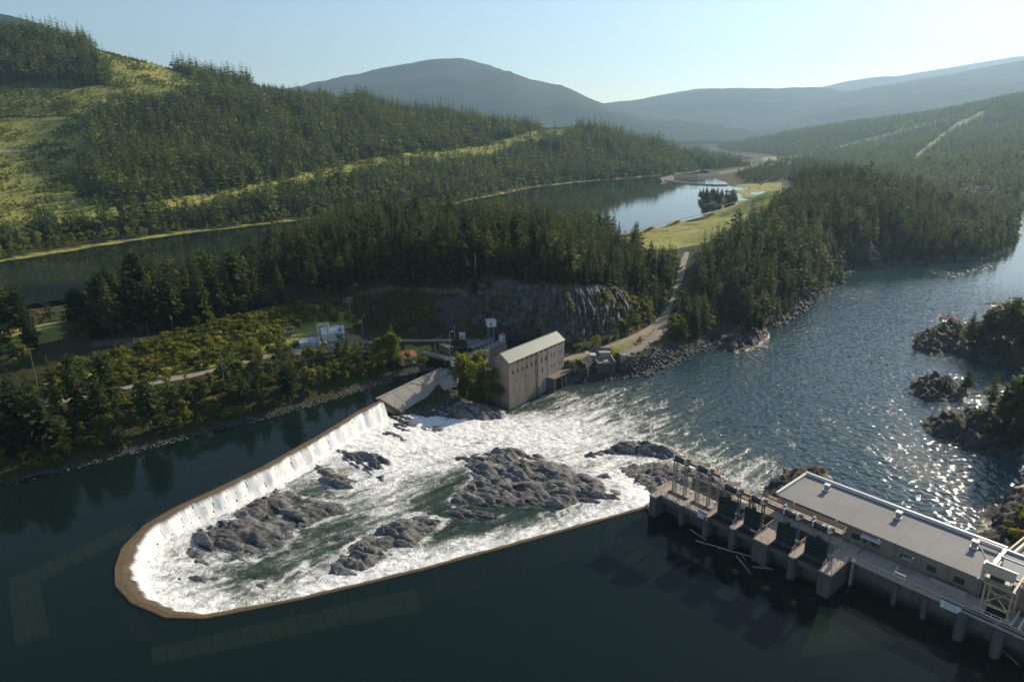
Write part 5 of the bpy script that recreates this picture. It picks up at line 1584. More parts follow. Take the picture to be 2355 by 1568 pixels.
# falling water over the crest
def fall_mat():
    m, nt, b = nodes_of("falling_water")
    sa = N(nt, "Attribute"); sa.attribute_name = "run"; na = N(nt, "Attribute"); na.attribute_name = "drop"
    cb = N(nt, "CombineXYZ"); nt.links.new(sa.outputs["Fac"], cb.inputs[0]); nt.links.new(math_n(nt, 'MULTIPLY', na.outputs["Fac"], .16), cb.inputs[1])
    n1 = noise_tex(nt, cb.outputs[0], 1.5, 6, 0.75)
    n0 = noise_tex(nt, cb.outputs[0], 0.11, 6, 0.8)
    f = math_n(nt, 'ADD', na.outputs["Fac"], math_n(nt, 'MULTIPLY', math_n(nt, 'SUBTRACT', n0, .5), .75))
    f = math_n(nt, 'ADD', math_n(nt, 'MULTIPLY', f, 2.6), math_n(nt, 'MULTIPLY', math_n(nt, 'SUBTRACT', n1, .5), 1.5))
    f = ramp(nt, f, [(0.0, (0, 0, 0)), (0.45, (.45, .45, .45)), (0.9, (1, 1, 1))])
    nt.links.new(ramp(nt, n1, [(0.3, (0.62, 0.64, 0.62)), (0.6, (0.88, 0.88, 0.86))]), b.inputs["Base Color"])
    b.inputs["Roughness"].default_value = .5
    bump(nt, b, n1, .6, .25)
    gl = N(nt, "BsdfTransparent")
    gg = N(nt, "BsdfGlossy"); gg.inputs["Roughness"].default_value = .12
    gm = N(nt, "MixShader"); gm.inputs[0].default_value = .05
    nt.links.new(gl.outputs[0], gm.inputs[1]); nt.links.new(gg.outputs[0], gm.inputs[2])
    ms = N(nt, "MixShader")
    nt.links.new(f, ms.inputs[0]); nt.links.new(gm.outputs[0], ms.inputs[1]); nt.links.new(b.outputs[0], ms.inputs[2])
    nt.links.new(ms.outputs[0], nt.nodes["Material Output"].inputs[0])
    return m
M_FALL = fall_mat()
vs, fs, run, drop = [], [], [], []
fine = resample([Vector((x, y, 0)) for x, y in WEIR], .6)
fn = []
nF = len(fine)
for i in range(nF):
    a = fine[max(0, i - 4)]; b = fine[min(nF - 1, i + 4)]
    t = (b - a).normalized(); fn.append(Vector((t.y, -t.x, 0)))
s = 0.0
mm = 11
for i in range(nF):
    if i: s += (fine[i] - fine[i - 1]).length
    w = crest_w(s); p = fine[i]; n = fn[i]
    zb = float(_rap(p.x + n.x * 5, p.y + n.y * 5))
    for j, (a, z) in enumerate([(w * .5, .40), (w, .26), (w + .55, -.02), (w + 1.08, zb * .14), (w + 1.6, zb * .35), (w + 2.2, zb * .60), (w + 2.7, zb * .82), (w + 3.2, zb + .55), (w + 3.9, zb + .25), (w + 4.8, zb + .1), (w + 5.8, zb - .3)]):
        jit = .16 * math.sin(s * 3.1 + j) * math.sin(s * 1.3) * min(1, j / 4)
        vs.append((p.x + n.x * (a + jit), p.y + n.y * (a + jit), z + jit * .4)); run.append(s); drop.append((a - w) / 3.2)
    if i:
        o = (i - 1) * mm
        for j in range(mm - 1):
            fs.append((o + j, o + j + 1, o + mm + j + 1, o + mm + j))
tag(link("waterfall", mesh_np("waterfall", np.array(vs), fs, M_FALL, {"run": run, "drop": drop}, True)), kind="structure")

# drowned concrete aprons in the pool
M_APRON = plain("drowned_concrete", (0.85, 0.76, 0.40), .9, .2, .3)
def apron(px, label, k):
    pts = [P(u, v, -2.0) for u, v in px]
    a0, a1, b1, b0 = [Vector(p) for p in pts]
    th_ = thing("sunken_apron", label, "apron", tuple(a0))
    for i in range(k):
        t0, t1 = i / k + .0035, (i + 1) / k - .0035
        q = [a0.lerp(a1, t0), a0.lerp(a1, t1), b0.lerp(b1, t1), b0.lerp(b1, t0)]
        dz = -.12 * (i % 3)
        mb = MB(); mb.hexa([(p.x, p.y, p.z - .8) for p in q], [(p.x, p.y, p.z + dz) for p in q]); mb.build("slab", M_APRON, th_)
apron([(345, 1490), (800, 1388), (815, 1425), (350, 1522)], "sunken pale concrete apron along the near weir", 14)
apron([(800, 1385), (955, 1352), (970, 1400), (815, 1425)], "wider sunken concrete slabs at the end of the apron", 4)
apron([(20, 1330), (300, 1200), (318, 1222), (24, 1365)], "sunken slab row off the round weir end", 9)
apron([(20, 1365), (90, 1335), (115, 1455), (35, 1480)], "sunken slab row turning the corner in deep water", 4)
apron([(330, 1195), (560, 1085), (572, 1100), (345, 1213)], "sunken slab row along the far side of the weir", 8)
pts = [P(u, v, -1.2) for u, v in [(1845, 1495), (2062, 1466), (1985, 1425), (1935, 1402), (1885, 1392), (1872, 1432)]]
mb = MB(); mb.prism([p[:2] for p in pts], -3, -1.2)  # pale colour and triangle outline stand for the sunlit patch of pool bottom
tag(mb.build("sunlit_silt_bank", plain("sunlit_pale_silt", (0.9, 0.84, 0.5), .95, .15, .2)), "triangular silt bank just under the pool surface, pale and outlined as its sunlit patch", "silt bank")

# ---------------------------------------------------------------- old concrete chute at the end of the weir
M_CHUTE = concrete("chute_concrete", (0.30, 0.285, 0.265), (0.09, 0.09, 0.09), .5, warm=(0.37, 0.34, 0.30))
A0 = Vector(P(868, 917, .5)); A1 = Vector(P(1018, 846, .5)); B0 = Vector(P(930, 956, -9.2)); B1 = Vector(P(1050, 908, -11.0))
ch = thing("spillway_chute", "grey sloping concrete spillway chute beside the old powerhouse trees", "spillway", tuple(B0))
def chq(s, t):
    top = A0.lerp(A1, s); bot = B0.lerp(B1, s)
    p = top.lerp(bot, t)
    sag = .55 * math.sin(math.pi * t)
    return Vector((p.x, p.y, p.z + (sag * .6 if t < .5 else sag * .6) ))
for k in range(5):
    for r in range(2):
        mb = MB(); n_ = 6; m_ = 8
        s0, s1 = k / 5 + .004, (k + 1) / 5 - .004
        t0, t1 = (0, .5) if r == 0 else (.505, 1)
        vs, fs = [], []
        for i in range(n_ + 1):
            for j in range(m_ + 1):
                q = chq(s0 + (s1 - s0) * i / n_, t0 + (t1 - t0) * j / m_); vs.append(q)
        for i in range(n_ + 1):
            for j in range(m_ + 1):
                q = chq(s0 + (s1 - s0) * i / n_, t0 + (t1 - t0) * j / m_); vs.append(q - Vector((0, 0, 3)))
        nn = (n_ + 1) * (m_ + 1)
        for i in range(n_):
            for j in range(m_):
                a = i * (m_ + 1) + j
                fs.append((a, a + m_ + 1, a + m_ + 2, a + 1))
        for j in range(m_):
            a = j; fs.append((a, a + 1, nn + a + 1, nn + a)); a = n_ * (m_ + 1) + j; fs.append((a + 1, a, nn + a, nn + a + 1))
        for i in range(n_):
            a = i * (m_ + 1); fs.append((a + m_ + 1, a, nn + a, nn + a + m_ + 1)); a = a + m_; fs.append((a, a + m_ + 1, nn + a + m_ + 1, nn + a))
        mb.add(vs, fs); mb.build("chute_slab", M_CHUTE, ch)
dirv = (A1 - A0).normalized(); nrm = Vector((-dirv.y, dirv.x, 0))
mb = MB(); mb.hexa([A0 - nrm * .2 - Vector((0, 0, 8)), A1 - nrm * .2 - Vector((0, 0, 8)), A1 + nrm * 1.1 - Vector((0, 0, 8)), A0 + nrm * 1.1 - Vector((0, 0, 8))],
                   [A0 - nrm * .2 + Vector((0, 0, .15)), A1 - nrm * .2 + Vector((0, 0, .15)), A1 + nrm * 1.1 + Vector((0, 0, .1)), A0 + nrm * 1.1 + Vector((0, 0, .1))])
mb.build("crest_beam", M_CHUTE, ch)
p0 = Vector(P(931, 957, -9)); q0 = Vector(P(870, 920, .3))
mb = MB(); mb.beam(q0 + Vector((0, 0, .1)), p0 + Vector((0, 0, .2)), .5, 1.4); mb.build("side_wall", M_WEIR, ch)
c0 = chq(.32, .78)
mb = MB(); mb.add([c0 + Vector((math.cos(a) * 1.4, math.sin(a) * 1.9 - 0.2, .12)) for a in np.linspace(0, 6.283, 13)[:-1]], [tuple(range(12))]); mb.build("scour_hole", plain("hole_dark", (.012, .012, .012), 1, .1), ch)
# spilling white block at the upper end
rock_thing("rock_outcrop", "pale concrete rubble at the upper end of the chute", [(1000, 850, 1), (1030, 843, 1), (1046, 862, -2), (1044, 885, -5), (1020, 878, -3)], -3, 2.5, 905, zfun=lambda x, y: np.clip(-1.5 - (275 - y) * .45, -9, .2), mat=M_CHUTE, res=.5)
# ---------------------------------------------------------------- shared builders and paints
M_OLDC = concrete("old_powerhouse_concrete", (0.245, 0.20, 0.165), (0.06, 0.05, 0.042), .9, warm=(0.31, 0.255, 0.21), lines=.35, spacing=1.25)
M_OLDC2 = concrete("pale_old_concrete", (0.31, 0.275, 0.24), (0.085, 0.075, 0.062), .75, warm=(0.38, 0.34, 0.295), lines=.3, spacing=1.25)
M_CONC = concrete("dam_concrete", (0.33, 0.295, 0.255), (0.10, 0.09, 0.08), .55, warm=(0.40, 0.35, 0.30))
M_CONCD = concrete("stained_shaded_dam_concrete", (0.10, 0.098, 0.09), (0.03, 0.03, 0.03), .7, warm=(0.14, 0.132, 0.12))  # stained, and base darkened further for the shade on the dam faces
M_DECK = concrete("deck_concrete", (0.42, 0.36, 0.295), (0.19, 0.155, 0.125), .5, warm=(0.50, 0.42, 0.34))
M_GLASS = plain("dark_window_glass", (0.02, 0.024, 0.028), 0.12, .3, .5, spec=.6)
M_FRAME = plain("grey_window_frame", (0.22, 0.21, 0.20), .6, .2)
M_ROOFG = plain("grey_green_metal_roof", (0.27, 0.30, 0.255), .5, .10, .15, metal=.0, spec=.4)
M_WHITE = plain("white_painted_boards", (0.62, 0.62, 0.60), .7, .12, .3)
M_RED = plain("red_metal_roof", (0.46, 0.12, 0.07), .6, .16, .3)
M_BLUROOF = plain("pale_blue_metal_roof", (0.50, 0.56, 0.60), .5, .12, .2)
M_STEEL = plain("galvanised_steel", (0.30, 0.31, 0.31), .5, .2, .8, metal=.3)
M_DKST = plain("dark_grey_steel", (0.085, 0.085, 0.085), .6, .3, .8, metal=.2)
M_RUST = plain("rusty_steel", (0.20, 0.11, 0.065), .85, .35, .6)
M_WOOD = plain("weathered_timber", (0.22, 0.17, 0.12), .9, .3, .5)
M_DOOR = plain("dark_green_door", (0.07, 0.09, 0.075), .6, .15)
M_LAMP = plain("white_lamp_globe", (0.72, 0.72, 0.70), .35, .05)

class Fr:
    """local frame: origin (x, y), unit direction along a; b to the right-hand normal reversed (inward)"""
    def __init__(s, o, d, flip=1):
        l = math.hypot(d[0], d[1]); s.o = o; s.d = (d[0] / l, d[1] / l); s.n = (-s.d[1] * flip, s.d[0] * flip)
    def __call__(s, a, b, z):
        return (s.o[0] + s.d[0] * a + s.n[0] * b, s.o[1] + s.d[1] * a + s.n[1] * b, z)

def wall_open(F, a0, a1, b0, b1, z0, z1, ops):
    """wall slab with real openings: ops = (a0, a1, z0, z1)"""
    mb = MB()
    A = sorted({a0, a1, *[o[0] for o in ops], *[o[1] for o in ops]}); Zs = sorted({z0, z1, *[o[2] for o in ops], *[o[3] for o in ops]})
    for i in range(len(A) - 1):
        k = 0
        while k < len(Zs) - 1:
            am = (A[i] + A[i + 1]) / 2
            def solid(kk):
                zm = (Zs[kk] + Zs[kk + 1]) / 2
                return not any(o[0] < am < o[1] and o[2] < zm < o[3] for o in ops)
            if not solid(k):
                k += 1; continue
            e = k
            while e + 1 < len(Zs) - 1 and solid(e + 1):
                e += 1
            mb.fbox(F, A[i], A[i + 1], b0, b1, Zs[k], Zs[e + 1])
            k = e + 1
    return mb

def window(F, root, a0, a1, z0, z1, b, bars=(1, 2), sill=True, mf=None, out=-.08):
    """window set back b behind the wall face, pane and sill as sub-parts"""
    mf = mf or M_FRAME
    f = MB(); t = .07
    for q in ((a0, a1, z0, z0 + t), (a0, a1, z1 - t, z1), (a0, a0 + t, z0 + t, z1 - t), (a1 - t, a1, z0 + t, z1 - t)):
        f.fbox(F, q[0], q[1], b - .03, b + .05, q[2], q[3])
    for i in range(1, bars[0] + 1):
        a = a0 + (a1 - a0) * i / (bars[0] + 1); f.fbox(F, a - .02, a + .02, b - .02, b + .03, z0 + t, z1 - t)
    for i in range(1, bars[1] + 1):
        z = z0 + (z1 - z0) * i / (bars[1] + 1); f.fbox(F, a0 + t, a1 - t, b - .015, b + .025, z - .02, z + .02)
    w = f.build("window", mf, root)
    g = MB(); g.fbox(F, a0 + t, a1 - t, b + .05, b + .07, z0 + t, z1 - t); sub(g, "pane", M_GLASS, w, root)
    if sill:
        g = MB(); g.fbox(F, a0 - .12, a1 + .12, out, b - .04, z0 - .14, z0 - .003); sub(g, "sill", M_OLDC2, w, root)

def roof_gable(F, a0, a1, b0, b1, ze, zr, over=.4, th=.12, rib=.0):
    """two slopes, ridge along a"""
    bm_ = (b0 + b1) / 2
    mb = MB()
    sl = (zr - ze) / (bm_ - b0)
    zo = ze - sl * over
    for s, be in ((-1, b0 - over), (1, b1 + over)):
        q = [F(a0 - over, be, zo), F(a1 + over, be, zo), F(a1 + over, bm_, zr), F(a0 - over, bm_, zr)]
        t = [(p[0], p[1], p[2] + th) for p in q]
        if s < 0: mb.hexa(q, t)
        else: mb.hexa(q[::-1], t[::-1])
    rb = MB()
    if rib:
        n = int((a1 - a0 + 2 * over) / rib)
        for i in range(n + 1):
            a = a0 - over + (a1 - a0 + 2 * over) * i / n
            for be in (b0 - over, b1 + over):
                p = Vector(F(a, be, zo + th)); q = Vector(F(a, bm_, zr + th))
                rb.beam(p, q, .07, .09)
    cap = MB()
    cap.beam(F(a0 - over, bm_, zr + th + .03), F(a1 + over, bm_, zr + th + .03), .4, .08)
    return mb, rb, cap

def gable_shed(name, label, o, d, L, Wd, z0, ze, zr, mw, mr, cat="shed", flip=1, door=None, wins=(), over=.35, group=None, zfloor=None):
    F = Fr(o, d, flip)
    root = thing(name, label, cat, (o[0], o[1], z0), group)
    ops = [w for w in wins] + ([door] if door else [])
    wall_open(F, 0, L, 0, .18, z0, ze, ops).build("wall", mw, root)
    mb = MB(); mb.fbox(F, 0, L, Wd - .18, Wd, z0, ze); mb.build("wall", mw, root)
    for a in (0, L - .18):
        mb = MB()
        mb.fbox(F, a + .001, a + .179, .181, Wd - .181, z0, ze)
        q = [F(a, 0, ze + .002), F(a + .18, 0, ze + .002), F(a + .18, Wd, ze + .002), F(a, Wd, ze + .002)]
        r0, r1 = F(a, Wd / 2, zr - .03), F(a + .18, Wd / 2, zr - .03)
        mb.add([q[0], q[1], q[2], q[3], r0, r1], [(0, 1, 5, 4), (2, 3, 4, 5), (0, 4, 3), (1, 2, 5), (0, 3, 2, 1)])
        mb.build("gable_wall", mw, root)
    mb, rb, cap = roof_gable(F, 0, L, 0, Wd, ze, zr, over, .1, .8)
    ro = mb.build("roof", mr, root)
    sub(rb, "seam", mr, ro, root); sub(cap, "ridge_cap", mr, ro, root)
    for w in wins: window(F, root, *w, .1, (1, 1), True)
    if door:
        mb = MB(); mb.fbox(F, door[0] + .02, door[1] - .02, .06, .12, door[2] + .01, door[3] - .02); dd = mb.build("door", M_DOOR, root)
        mb = MB(); mb.fbox(F, door[1] - .2, door[1] - .14, .0, .06, door[2] + 1.0, door[2] + 1.12); sub(mb, "handle", M_STEEL, dd, root)
    return root, F

def railing_mb(pts, h=1.1, step=2.0, r=.03, rails=2, mb=None):
    mb = mb or MB()
    pts = [Vector(p) for p in pts]
    for a, b in zip(pts[:-1], pts[1:]):
        n = max(1, int(round((b - a).length / step)))
        for i in range(n + 1):
            p = a.lerp(b, i / n); mb.beam(p, p + Vector((0, 0, h)), r * 2, r * 2)
        for k in range(rails):
            z = Vector((0, 0, h * (k + 1) / rails)); mb.beam(a + z, b + z, r * 1.7, r * 1.7)
    return mb

def lattice_mb(p0, p1, w, step, t=.09, mb=None, up=None):
    """square lattice mast from p0 to p1"""
    mb = mb or MB()
    p0 = Vector(p0); p1 = Vector(p1); d = (p1 - p0); L = d.length; d.normalize()
    s = d.cross(Vector((0, 1, 0)) if abs(d.y) < .9 else Vector((1, 0, 0))).normalized(); q = d.cross(s)
    if up is not None:
        s = Vector(up).normalized(); q = d.cross(s)
    cs = [(s * i + q * j) * (w / 2) for i, j in ((-1, -1), (1, -1), (1, 1), (-1, 1))]
    for c in cs: mb.beam(p0 + c, p1 + c, t, t)
    n = max(1, int(L / step))
    for k in range(n):
        a = p0 + d * (L * k / n); b = p0 + d * (L * (k + 1) / n)
        for i in range(4):
            c0, c1 = cs[i], cs[(i + 1) % 4]
            mb.beam(a + (c0 if k % 2 else c1), b + (c1 if k % 2 else c0), t * .6, t * .6)
    return mb

# ---------------------------------------------------------------- old powerhouse
OPX, OPY = -1.2, 267.8
OD = (0.6166, 0.7872)
FO_ = Fr((OPX, OPY), OD)            # b runs inward (away from the river)
L_, WD, ZE, ZRG = 41.0, 9.2, 6.9, 10.1
php = thing("old_powerhouse", "tall weathered concrete powerhouse with green gable roof beside the rapids", "powerhouse", (OPX, OPY, -16))
ww = .62
ops = []
for a in (5.97, 9.08, 12.4, 15.73, 19.0, 23.01, 26.1): ops.append((a - ww, a + ww, 5.1, 6.55))
for a in (30.5, 32.85, 36.5, 38.65): ops.append((a - ww, a + ww, 6.0, 6.6))
for a in (2.67, 5.93, 9.07, 12.35, 15.78, 18.97, 23.05, 26.36): ops.append((a - ww, a + ww, .75, 2.75))
for a in (30.91, 32.82, 36.73, 38.69): ops.append((a - .42, a + .42, 1.15, 2.9))
for a in (31.0, 32.95, 36.9, 38.8): ops.append((a - .42, a + .42, -4.1, -2.4))
ops += [(23.1, 24.2, -4.0, -1.75), (5.1, 5.75, -3.0, -1.75), (11.5, 12.2, -2.85, -1.6), (17.9, 18.55, -2.7, -1.6)]
o1 = [o for o in ops if o[1] < 20.8]; o2 = [o for o in ops if o[0] > 20.8]
wall_open(FO_, 0, 20.8, 0, .5, -1.0, ZE, [o for o in o1 if o[2] > -1]).build("upper_wall", M_OLDC, php)
wall_open(FO_, 20.804, L_, -.10, .5, -1.0, ZE, [o for o in o2 if o[2] > -1]).build("upper_wall", M_OLDC2, php)
wall_open(FO_, 0, 20.8, -.06, .5, -17, -1.003, [o for o in o1 if o[2] < -1]).build("lower_wall", M_OLDC, php)
wall_open(FO_, 20.804, L_, -.16, .5, -17, -1.003, [o for o in o2 if o[2] < -1]).build("lower_wall", M_OLDC2, php)
for o in ops:
    small = (o[3] - o[2]) < 1.3
    window(FO_, php, *o, .2, (0 if small else 1, 0 if small else 2), o[2] > -1, None, -.14 if o[1] < 20.8 else -.22)
mb = MB(); mb.fbox(FO_, 0, L_, WD - .4, WD, -17, ZE); mb.build("back_wall", M_OLDC, php)
for a in (0, L_ - .5):
    mb = MB()
    mb.fbox(FO_, a + .002, a + .498, .502, WD - .402, -17, ZE)
    q = [FO_(a, 0, ZE + .003), FO_(a + .5, 0, ZE + .003), FO_(a + .5, WD, ZE + .003), FO_(a, WD, ZE + .003)]
    mb.add(q + [FO_(a, WD / 2, ZRG - .04), FO_(a + .5, WD / 2, ZRG - .04)], [(0, 1, 5, 4), (2, 3, 4, 5), (0, 4, 3), (1, 2, 5), (0, 3, 2, 1)])
    mb.build("gable_wall", M_OLDC, php)
FG = Fr(FO_(0, WD, 0)[:2], (-FO_.n[0], -FO_.n[1]), 1)        # along the gable, b inward
mb = MB(); mb.fbox(FG, 2.3, 3.3, -.06, -.003, 4.6, 6.2); w_ = mb.build("window", M_WHITE, php)
mb = MB(); mb.fbox(FG, 2.45, 3.15, -.09, -.063, 4.75, 6.05); sub(mb, "pane", M_GLASS, w_, php)
for k in range(5):
    mb = MB(); mb.fbox(FG, 2.6 + k * .75, 2.85 + k * .75, -.05, -.003, 7.3 + .1 * (2 - abs(k - 2)), 7.8 + .1 * (2 - abs(k - 2))); mb.build("gable_vent", M_GLASS, php)
mb, rb, cap = roof_gable(FO_, 0, L_, 0, WD, ZE + .05, ZRG, .35, .14, .62)
ro = mb.build("roof", M_ROOFG, php); sub(rb, "roof_seam", M_ROOFG, ro, php); sub(cap, "ridge_cap", M_ROOFG, ro, php)
for z in (3.9, -.95, -5.2, -9.5):
    mb = MB(); mb.fbox(FO_, .02, 20.78, -.09 if z > -1 else -.12, -.062 if z < -1 else -.003, z, z + .12); mb.build("string_course", M_OLDC, php)
    mb = MB(); mb.fbox(FO_, 20.83, L_ - .02, -.2, -.163 if z < -1 else -.103, z, z + .12); mb.build("string_course", M_OLDC2, php)
mb = MB(); mb.fbox(FO_, 20.4, 21.1, -.3, -.165, -17, 6.6); mb.build("pilaster", M_OLDC2, php)
mb = MB(); mb.fbox(FO_, 27.9, 28.4, -.26, -.17, -17, 6.6); mb.build("pilaster", M_OLDC2, php)
mb = MB(); mb.fbox(FO_, 20.3, 21.2, -.9, -.31, -17, -9.5); mb.build("buttress", M_OLDC, php)
# tailrace platform
dock = thing("tailrace_platform", "low concrete tailrace platform on piers against the old powerhouse", "platform", FO_(28, -3, -16))
for k, (a0, a1) in enumerate(((26.8, 31.4), (31.42, 36.0), (36.02, 40.6), (40.62, 45.5))):
    mb = MB(); mb.fbox(FO_, a0, a1, -4.6 + k * .1, -.22 if k < 3 else .4, -7.6, -7.0); mb.build("deck_slab", M_OLDC, dock)
for a, w in ((27.2, 1.6), (33.6, .7), (36.4, 1.0), (43.5, 4.2)):
    mb = MB(); mb.fbox(FO_, a, a + w, -4.2, -.3, -17, -7.602); mb.build("pier", M_CONCD, dock)
mb = MB(); mb.fbox(FO_, 28.8, 33.6, -1.2, -.9, -12.5, -7.602); mb.build("draft_wall", M_CONCD, dock)
mb = MB(); mb.fbox(FO_, 34.3, 36.4, -2.2, -2.0, -15, -7.602); mb.build("gate_leaf", M_DKST, dock)
railing_mb([FO_(41, -4.3, -7), FO_(45.3, -4.2, -7), FO_(45.3, .2, -7)], 1.2, 1.5).build("railing", M_STEEL, dock)

# ---------------------------------------------------------------- old intake dam, bridge and huts
FI = Fr((-20.2, 281.0), (0.545, 0.838))        # along the intake wall, b away from the river
itk = thing("intake_dam", "old concrete intake wall with railings behind the powerhouse roof", "dam", FI(0, 0, -10))
for k in range(5):
    a0, a1 = k * 6.4, k * 6.4 + 6.37
    mb = MB(); mb.fbox(FI, a0, a1, 0, 1.2, -10, 3.4); mb.build("wall_section", M_OLDC2, itk)
    mb = MB(); mb.hexa([FI(a0, -2.6, -10), FI(a1, -2.6, -10), FI(a1, -.003, -10), FI(a0, -.003, -10)], [FI(a0, -.35, 2.2), FI(a1, -.35, 2.2), FI(a1, -.003, 2.2), FI(a0, -.003, 2.2)]); mb.build("batter", M_OLDC2, itk)
    mb = MB(); mb.fbox(FI, a0, a1, -.5, 4.2, 3.405, 3.9); mb.build("deck_slab", M_OLDC2, itk)
    mb = MB(); mb.fbox(FI, a0 + 1, a0 + 1.6, 1.25, 4.0, -6, 3.40); mb.build("pier", M_CONCD, itk)
for b in (-.4, 4.1):
    railing_mb([FI(.5, b, 3.9), FI(29.5, b, 3.9)], 1.1, 2.4, .035).build("railing", M_RUST if b > 0 else M_WOOD, itk)
for k in range(5):
    mb = MB(); a = 14 + k * 3
    mb.fbox(FI, a, a + .5, 2.6, 3.1, 3.92, 4.5); mb.tube(FI(a + .25, 2.85, 4.5), FI(a + .25, 2.85, 5.5), .06); mb.fbox(FI, a - .1, a + .6, 2.8, 2.9, 4.6, 4.75)
    mb.build("gate_stand", M_DKST, itk)
mb = MB(); mb.fbox(FI, 12, 16, -1.8, -.52, 1.0, 3.2); mb.build("corbel", M_CONCD, itk)
# small gatehouse with red roof at the end of the wall
gable_shed("gatehouse", "narrow white gatehouse with small red roof at the wall end", FI(29.6, .3, 0)[:2], FI.d, 1.9, 2.2, 3.9, 6.9, 7.7, M_WHITE, M_RED, "gatehouse", door=(.5, 1.3, 3.95, 5.9), over=.2)
mb = MB(); mb.tube(FI(31.5, 1.4, 6), FI(31.5, 1.4, 9.2), .05); mb.beam(FI(31.5, 1.4, 9.2), FI(30.9, 1.0, 9.6), .12, .5); tag(mb.build("antenna_mast", M_STEEL), "thin mast with tilted panel above the red gatehouse", "mast")
# bridge over the channel
br = thing("deck_bridge", "low concrete bridge deck reaching from the red shed to the intake", "bridge", (-34, 287, 0))
FB = Fr((-41.5, 291.2), (-29.0 + 41.5, 282.4 - 291.2), 1)
LB = math.hypot(12.5, 8.8)
for k in range(4):
    mb = MB(); mb.fbox(FB, k * LB / 4 + .01, (k + 1) * LB / 4 - .01, 0, 3.4, 3.3, 3.75); mb.build("deck_slab", M_CONC, br)
for b in (.1, 1.7, 3.2):
    mb = MB(); mb.fbox(FB, 0, LB, b, b + .25, 2.7, 3.29); mb.build("girder", M_CONCD, br)
for b in (0, 3.2):
    mb = MB(); mb.fbox(FB, 0, LB, b, b + .2, 3.755, 4.1); mb.build("kerb", M_WOOD, br)
mb = MB(); mb.fbox(FB, LB - 1.2, LB - .2, .2, 3.2, -6, 2.69); mb.build("pier", M_CONCD, br)
mb = MB(); mb.prism([FB(LB, -.6, 0)[:2], FI(-2.2, -.6, 0)[:2], FI(.5, -.6, 0)[:2], FI(.5, 4.3, 0)[:2], FB(LB, 4.4, 0)[:2]], 3.2, 3.9)
tag(mb.build("landing_slab", M_DECK), "pale concrete landing where bridge and intake wall meet", "landing")
mb = MB(); x, y, _ = P(1045, 842, 3.9)
FX = Fr((x, y), (1, .25)); mb.fbox(FX, -1.1, 1.1, 0, 1.8, 3.9, 5.7); ob = mb.build("equipment_box", M_BLUROOF)
tag(ob, "pale grey equipment box on the concrete landing", "box")
mb = MB(); mb.fbox(FX, -1.2, 1.2, -.1, 1.9, 5.703, 5.85); l_ = MB()
o2_ = bpy.data.objects.new("lid", mb.mesh("lid", M_WHITE, tuple(ob.location))); C.objects.link(o2_); o2_.parent = ob
# timber gate hoist frame
tg = thing("timber_hoist", "weathered timber gate hoist frame beside the bridge", "hoist", (-30, 290, 3.7))
FT = Fr((-32.6, 292.6), (5.0, -6.0), 1)
for a in (0, 2.4, 4.8, 7.2):
    for b in (0, 2.0):
        mb = MB(); mb.fbox(FT, a, a + .22, b, b + .22, .5, 7.2); mb.build("post", M_WOOD, tg)
for z in (4.6, 5.3, 6.0, 6.9):
    mb = MB(); mb.fbox(FT, -.2, 7.6, -.12, -.003, z, z + .28); mb.build("cross_board", M_WOOD, tg)
for b in (0.02, 2.02):
    mb = MB(); mb.fbox(FT, -.4, 7.8, b, b + .18, 7.203, 7.45); mb.build("top_beam", M_WHITE, tg)
mb = MB(); mb.fbox(FT, .4, 7, .3, 1.9, 7.2, 7.35); mb.build("catwalk", M_WOOD, tg)
# far basin wall, small white hut, hut on stilts, poles
bw = thing("basin_wall", "shaded concrete wall along the back of the intake basin", "wall", (-30, 308, -5))
pw = [Vector(P(1000, 800, 3)), Vector(P(1003, 778, 3)), Vector(P(1040, 776, 3)), Vector(P(1110, 785, 3)), Vector(P(1135, 776, 3))]
for k, (a, b) in enumerate(zip(pw[:-1], pw[1:])):
    mb = MB(); mb.beam(Vector((a.x, a.y, -1.0)), Vector((b.x, b.y, -1.0)), .6, 8.4); mb.build("wall_panel", M_CONC, bw)
    railing_mb([(a.x, a.y, 3.2), (b.x, b.y, 3.2)], 1.1, 2.2).build("railing", M_STEEL, bw)
x, y, _ = P(1063, 779, 3.2)
gable_shed("hut", "small white hut with orange sign at the basin wall", (x - 1.3, y), (1, -.1), 2.5, 2.2, 3.0, 5.6, 6.0, M_WHITE, M_BLUROOF, "hut", over=.2)
mb = MB(); mb.box((x - .1, y - .25, 3.9), (1.3, .05, .8)); tag(mb.build("sign_board", plain("orange_sign", (.55, .25, .06), .6, .1)), "orange board on the front of the white hut", "sign")
hx_, hy_, _ = P(1131, 778, 3.0)
st = thing("stilt_hut", "pale hut on tall steel legs against the cliff", "hut", (hx_, hy_, 2.5))
FS = Fr((hx_ - 1.6, hy_ - 1.2), (1, .35), 1)
for a, b in ((.4, .4), (3.2, .4), (3.2, 2.6), (.4, 2.6)):
    mb = MB(); mb.fbox(FS, a - .09, a + .09, b - .09, b + .09, 1.5, 9.0); mb.build("leg", M_STEEL, st)
mb = MB()
for (a, b), (c, d) in zip([(.4, .4), (3.2, .4), (3.2, 2.6), (.4, 2.6)], [(3.2, .4), (3.2, 2.6), (.4, 2.6), (.4, .4)]):
    for z in (3.0, 6.0):
        mb.beam(FS(a, b, z), FS(c, d, z + 3), .06); mb.beam(FS(c, d, z), FS(a, b, z + 3), .06); mb.beam(FS(a, b, z + 3), FS(c, d, z + 3), .08)
mb.build("bracing", M_STEEL, st)
mb = MB(); mb.fbox(FS, -.3, 3.9, -.3, 3.3, 9.003, 11.6); mb.build("cabin", M_WHITE, st)
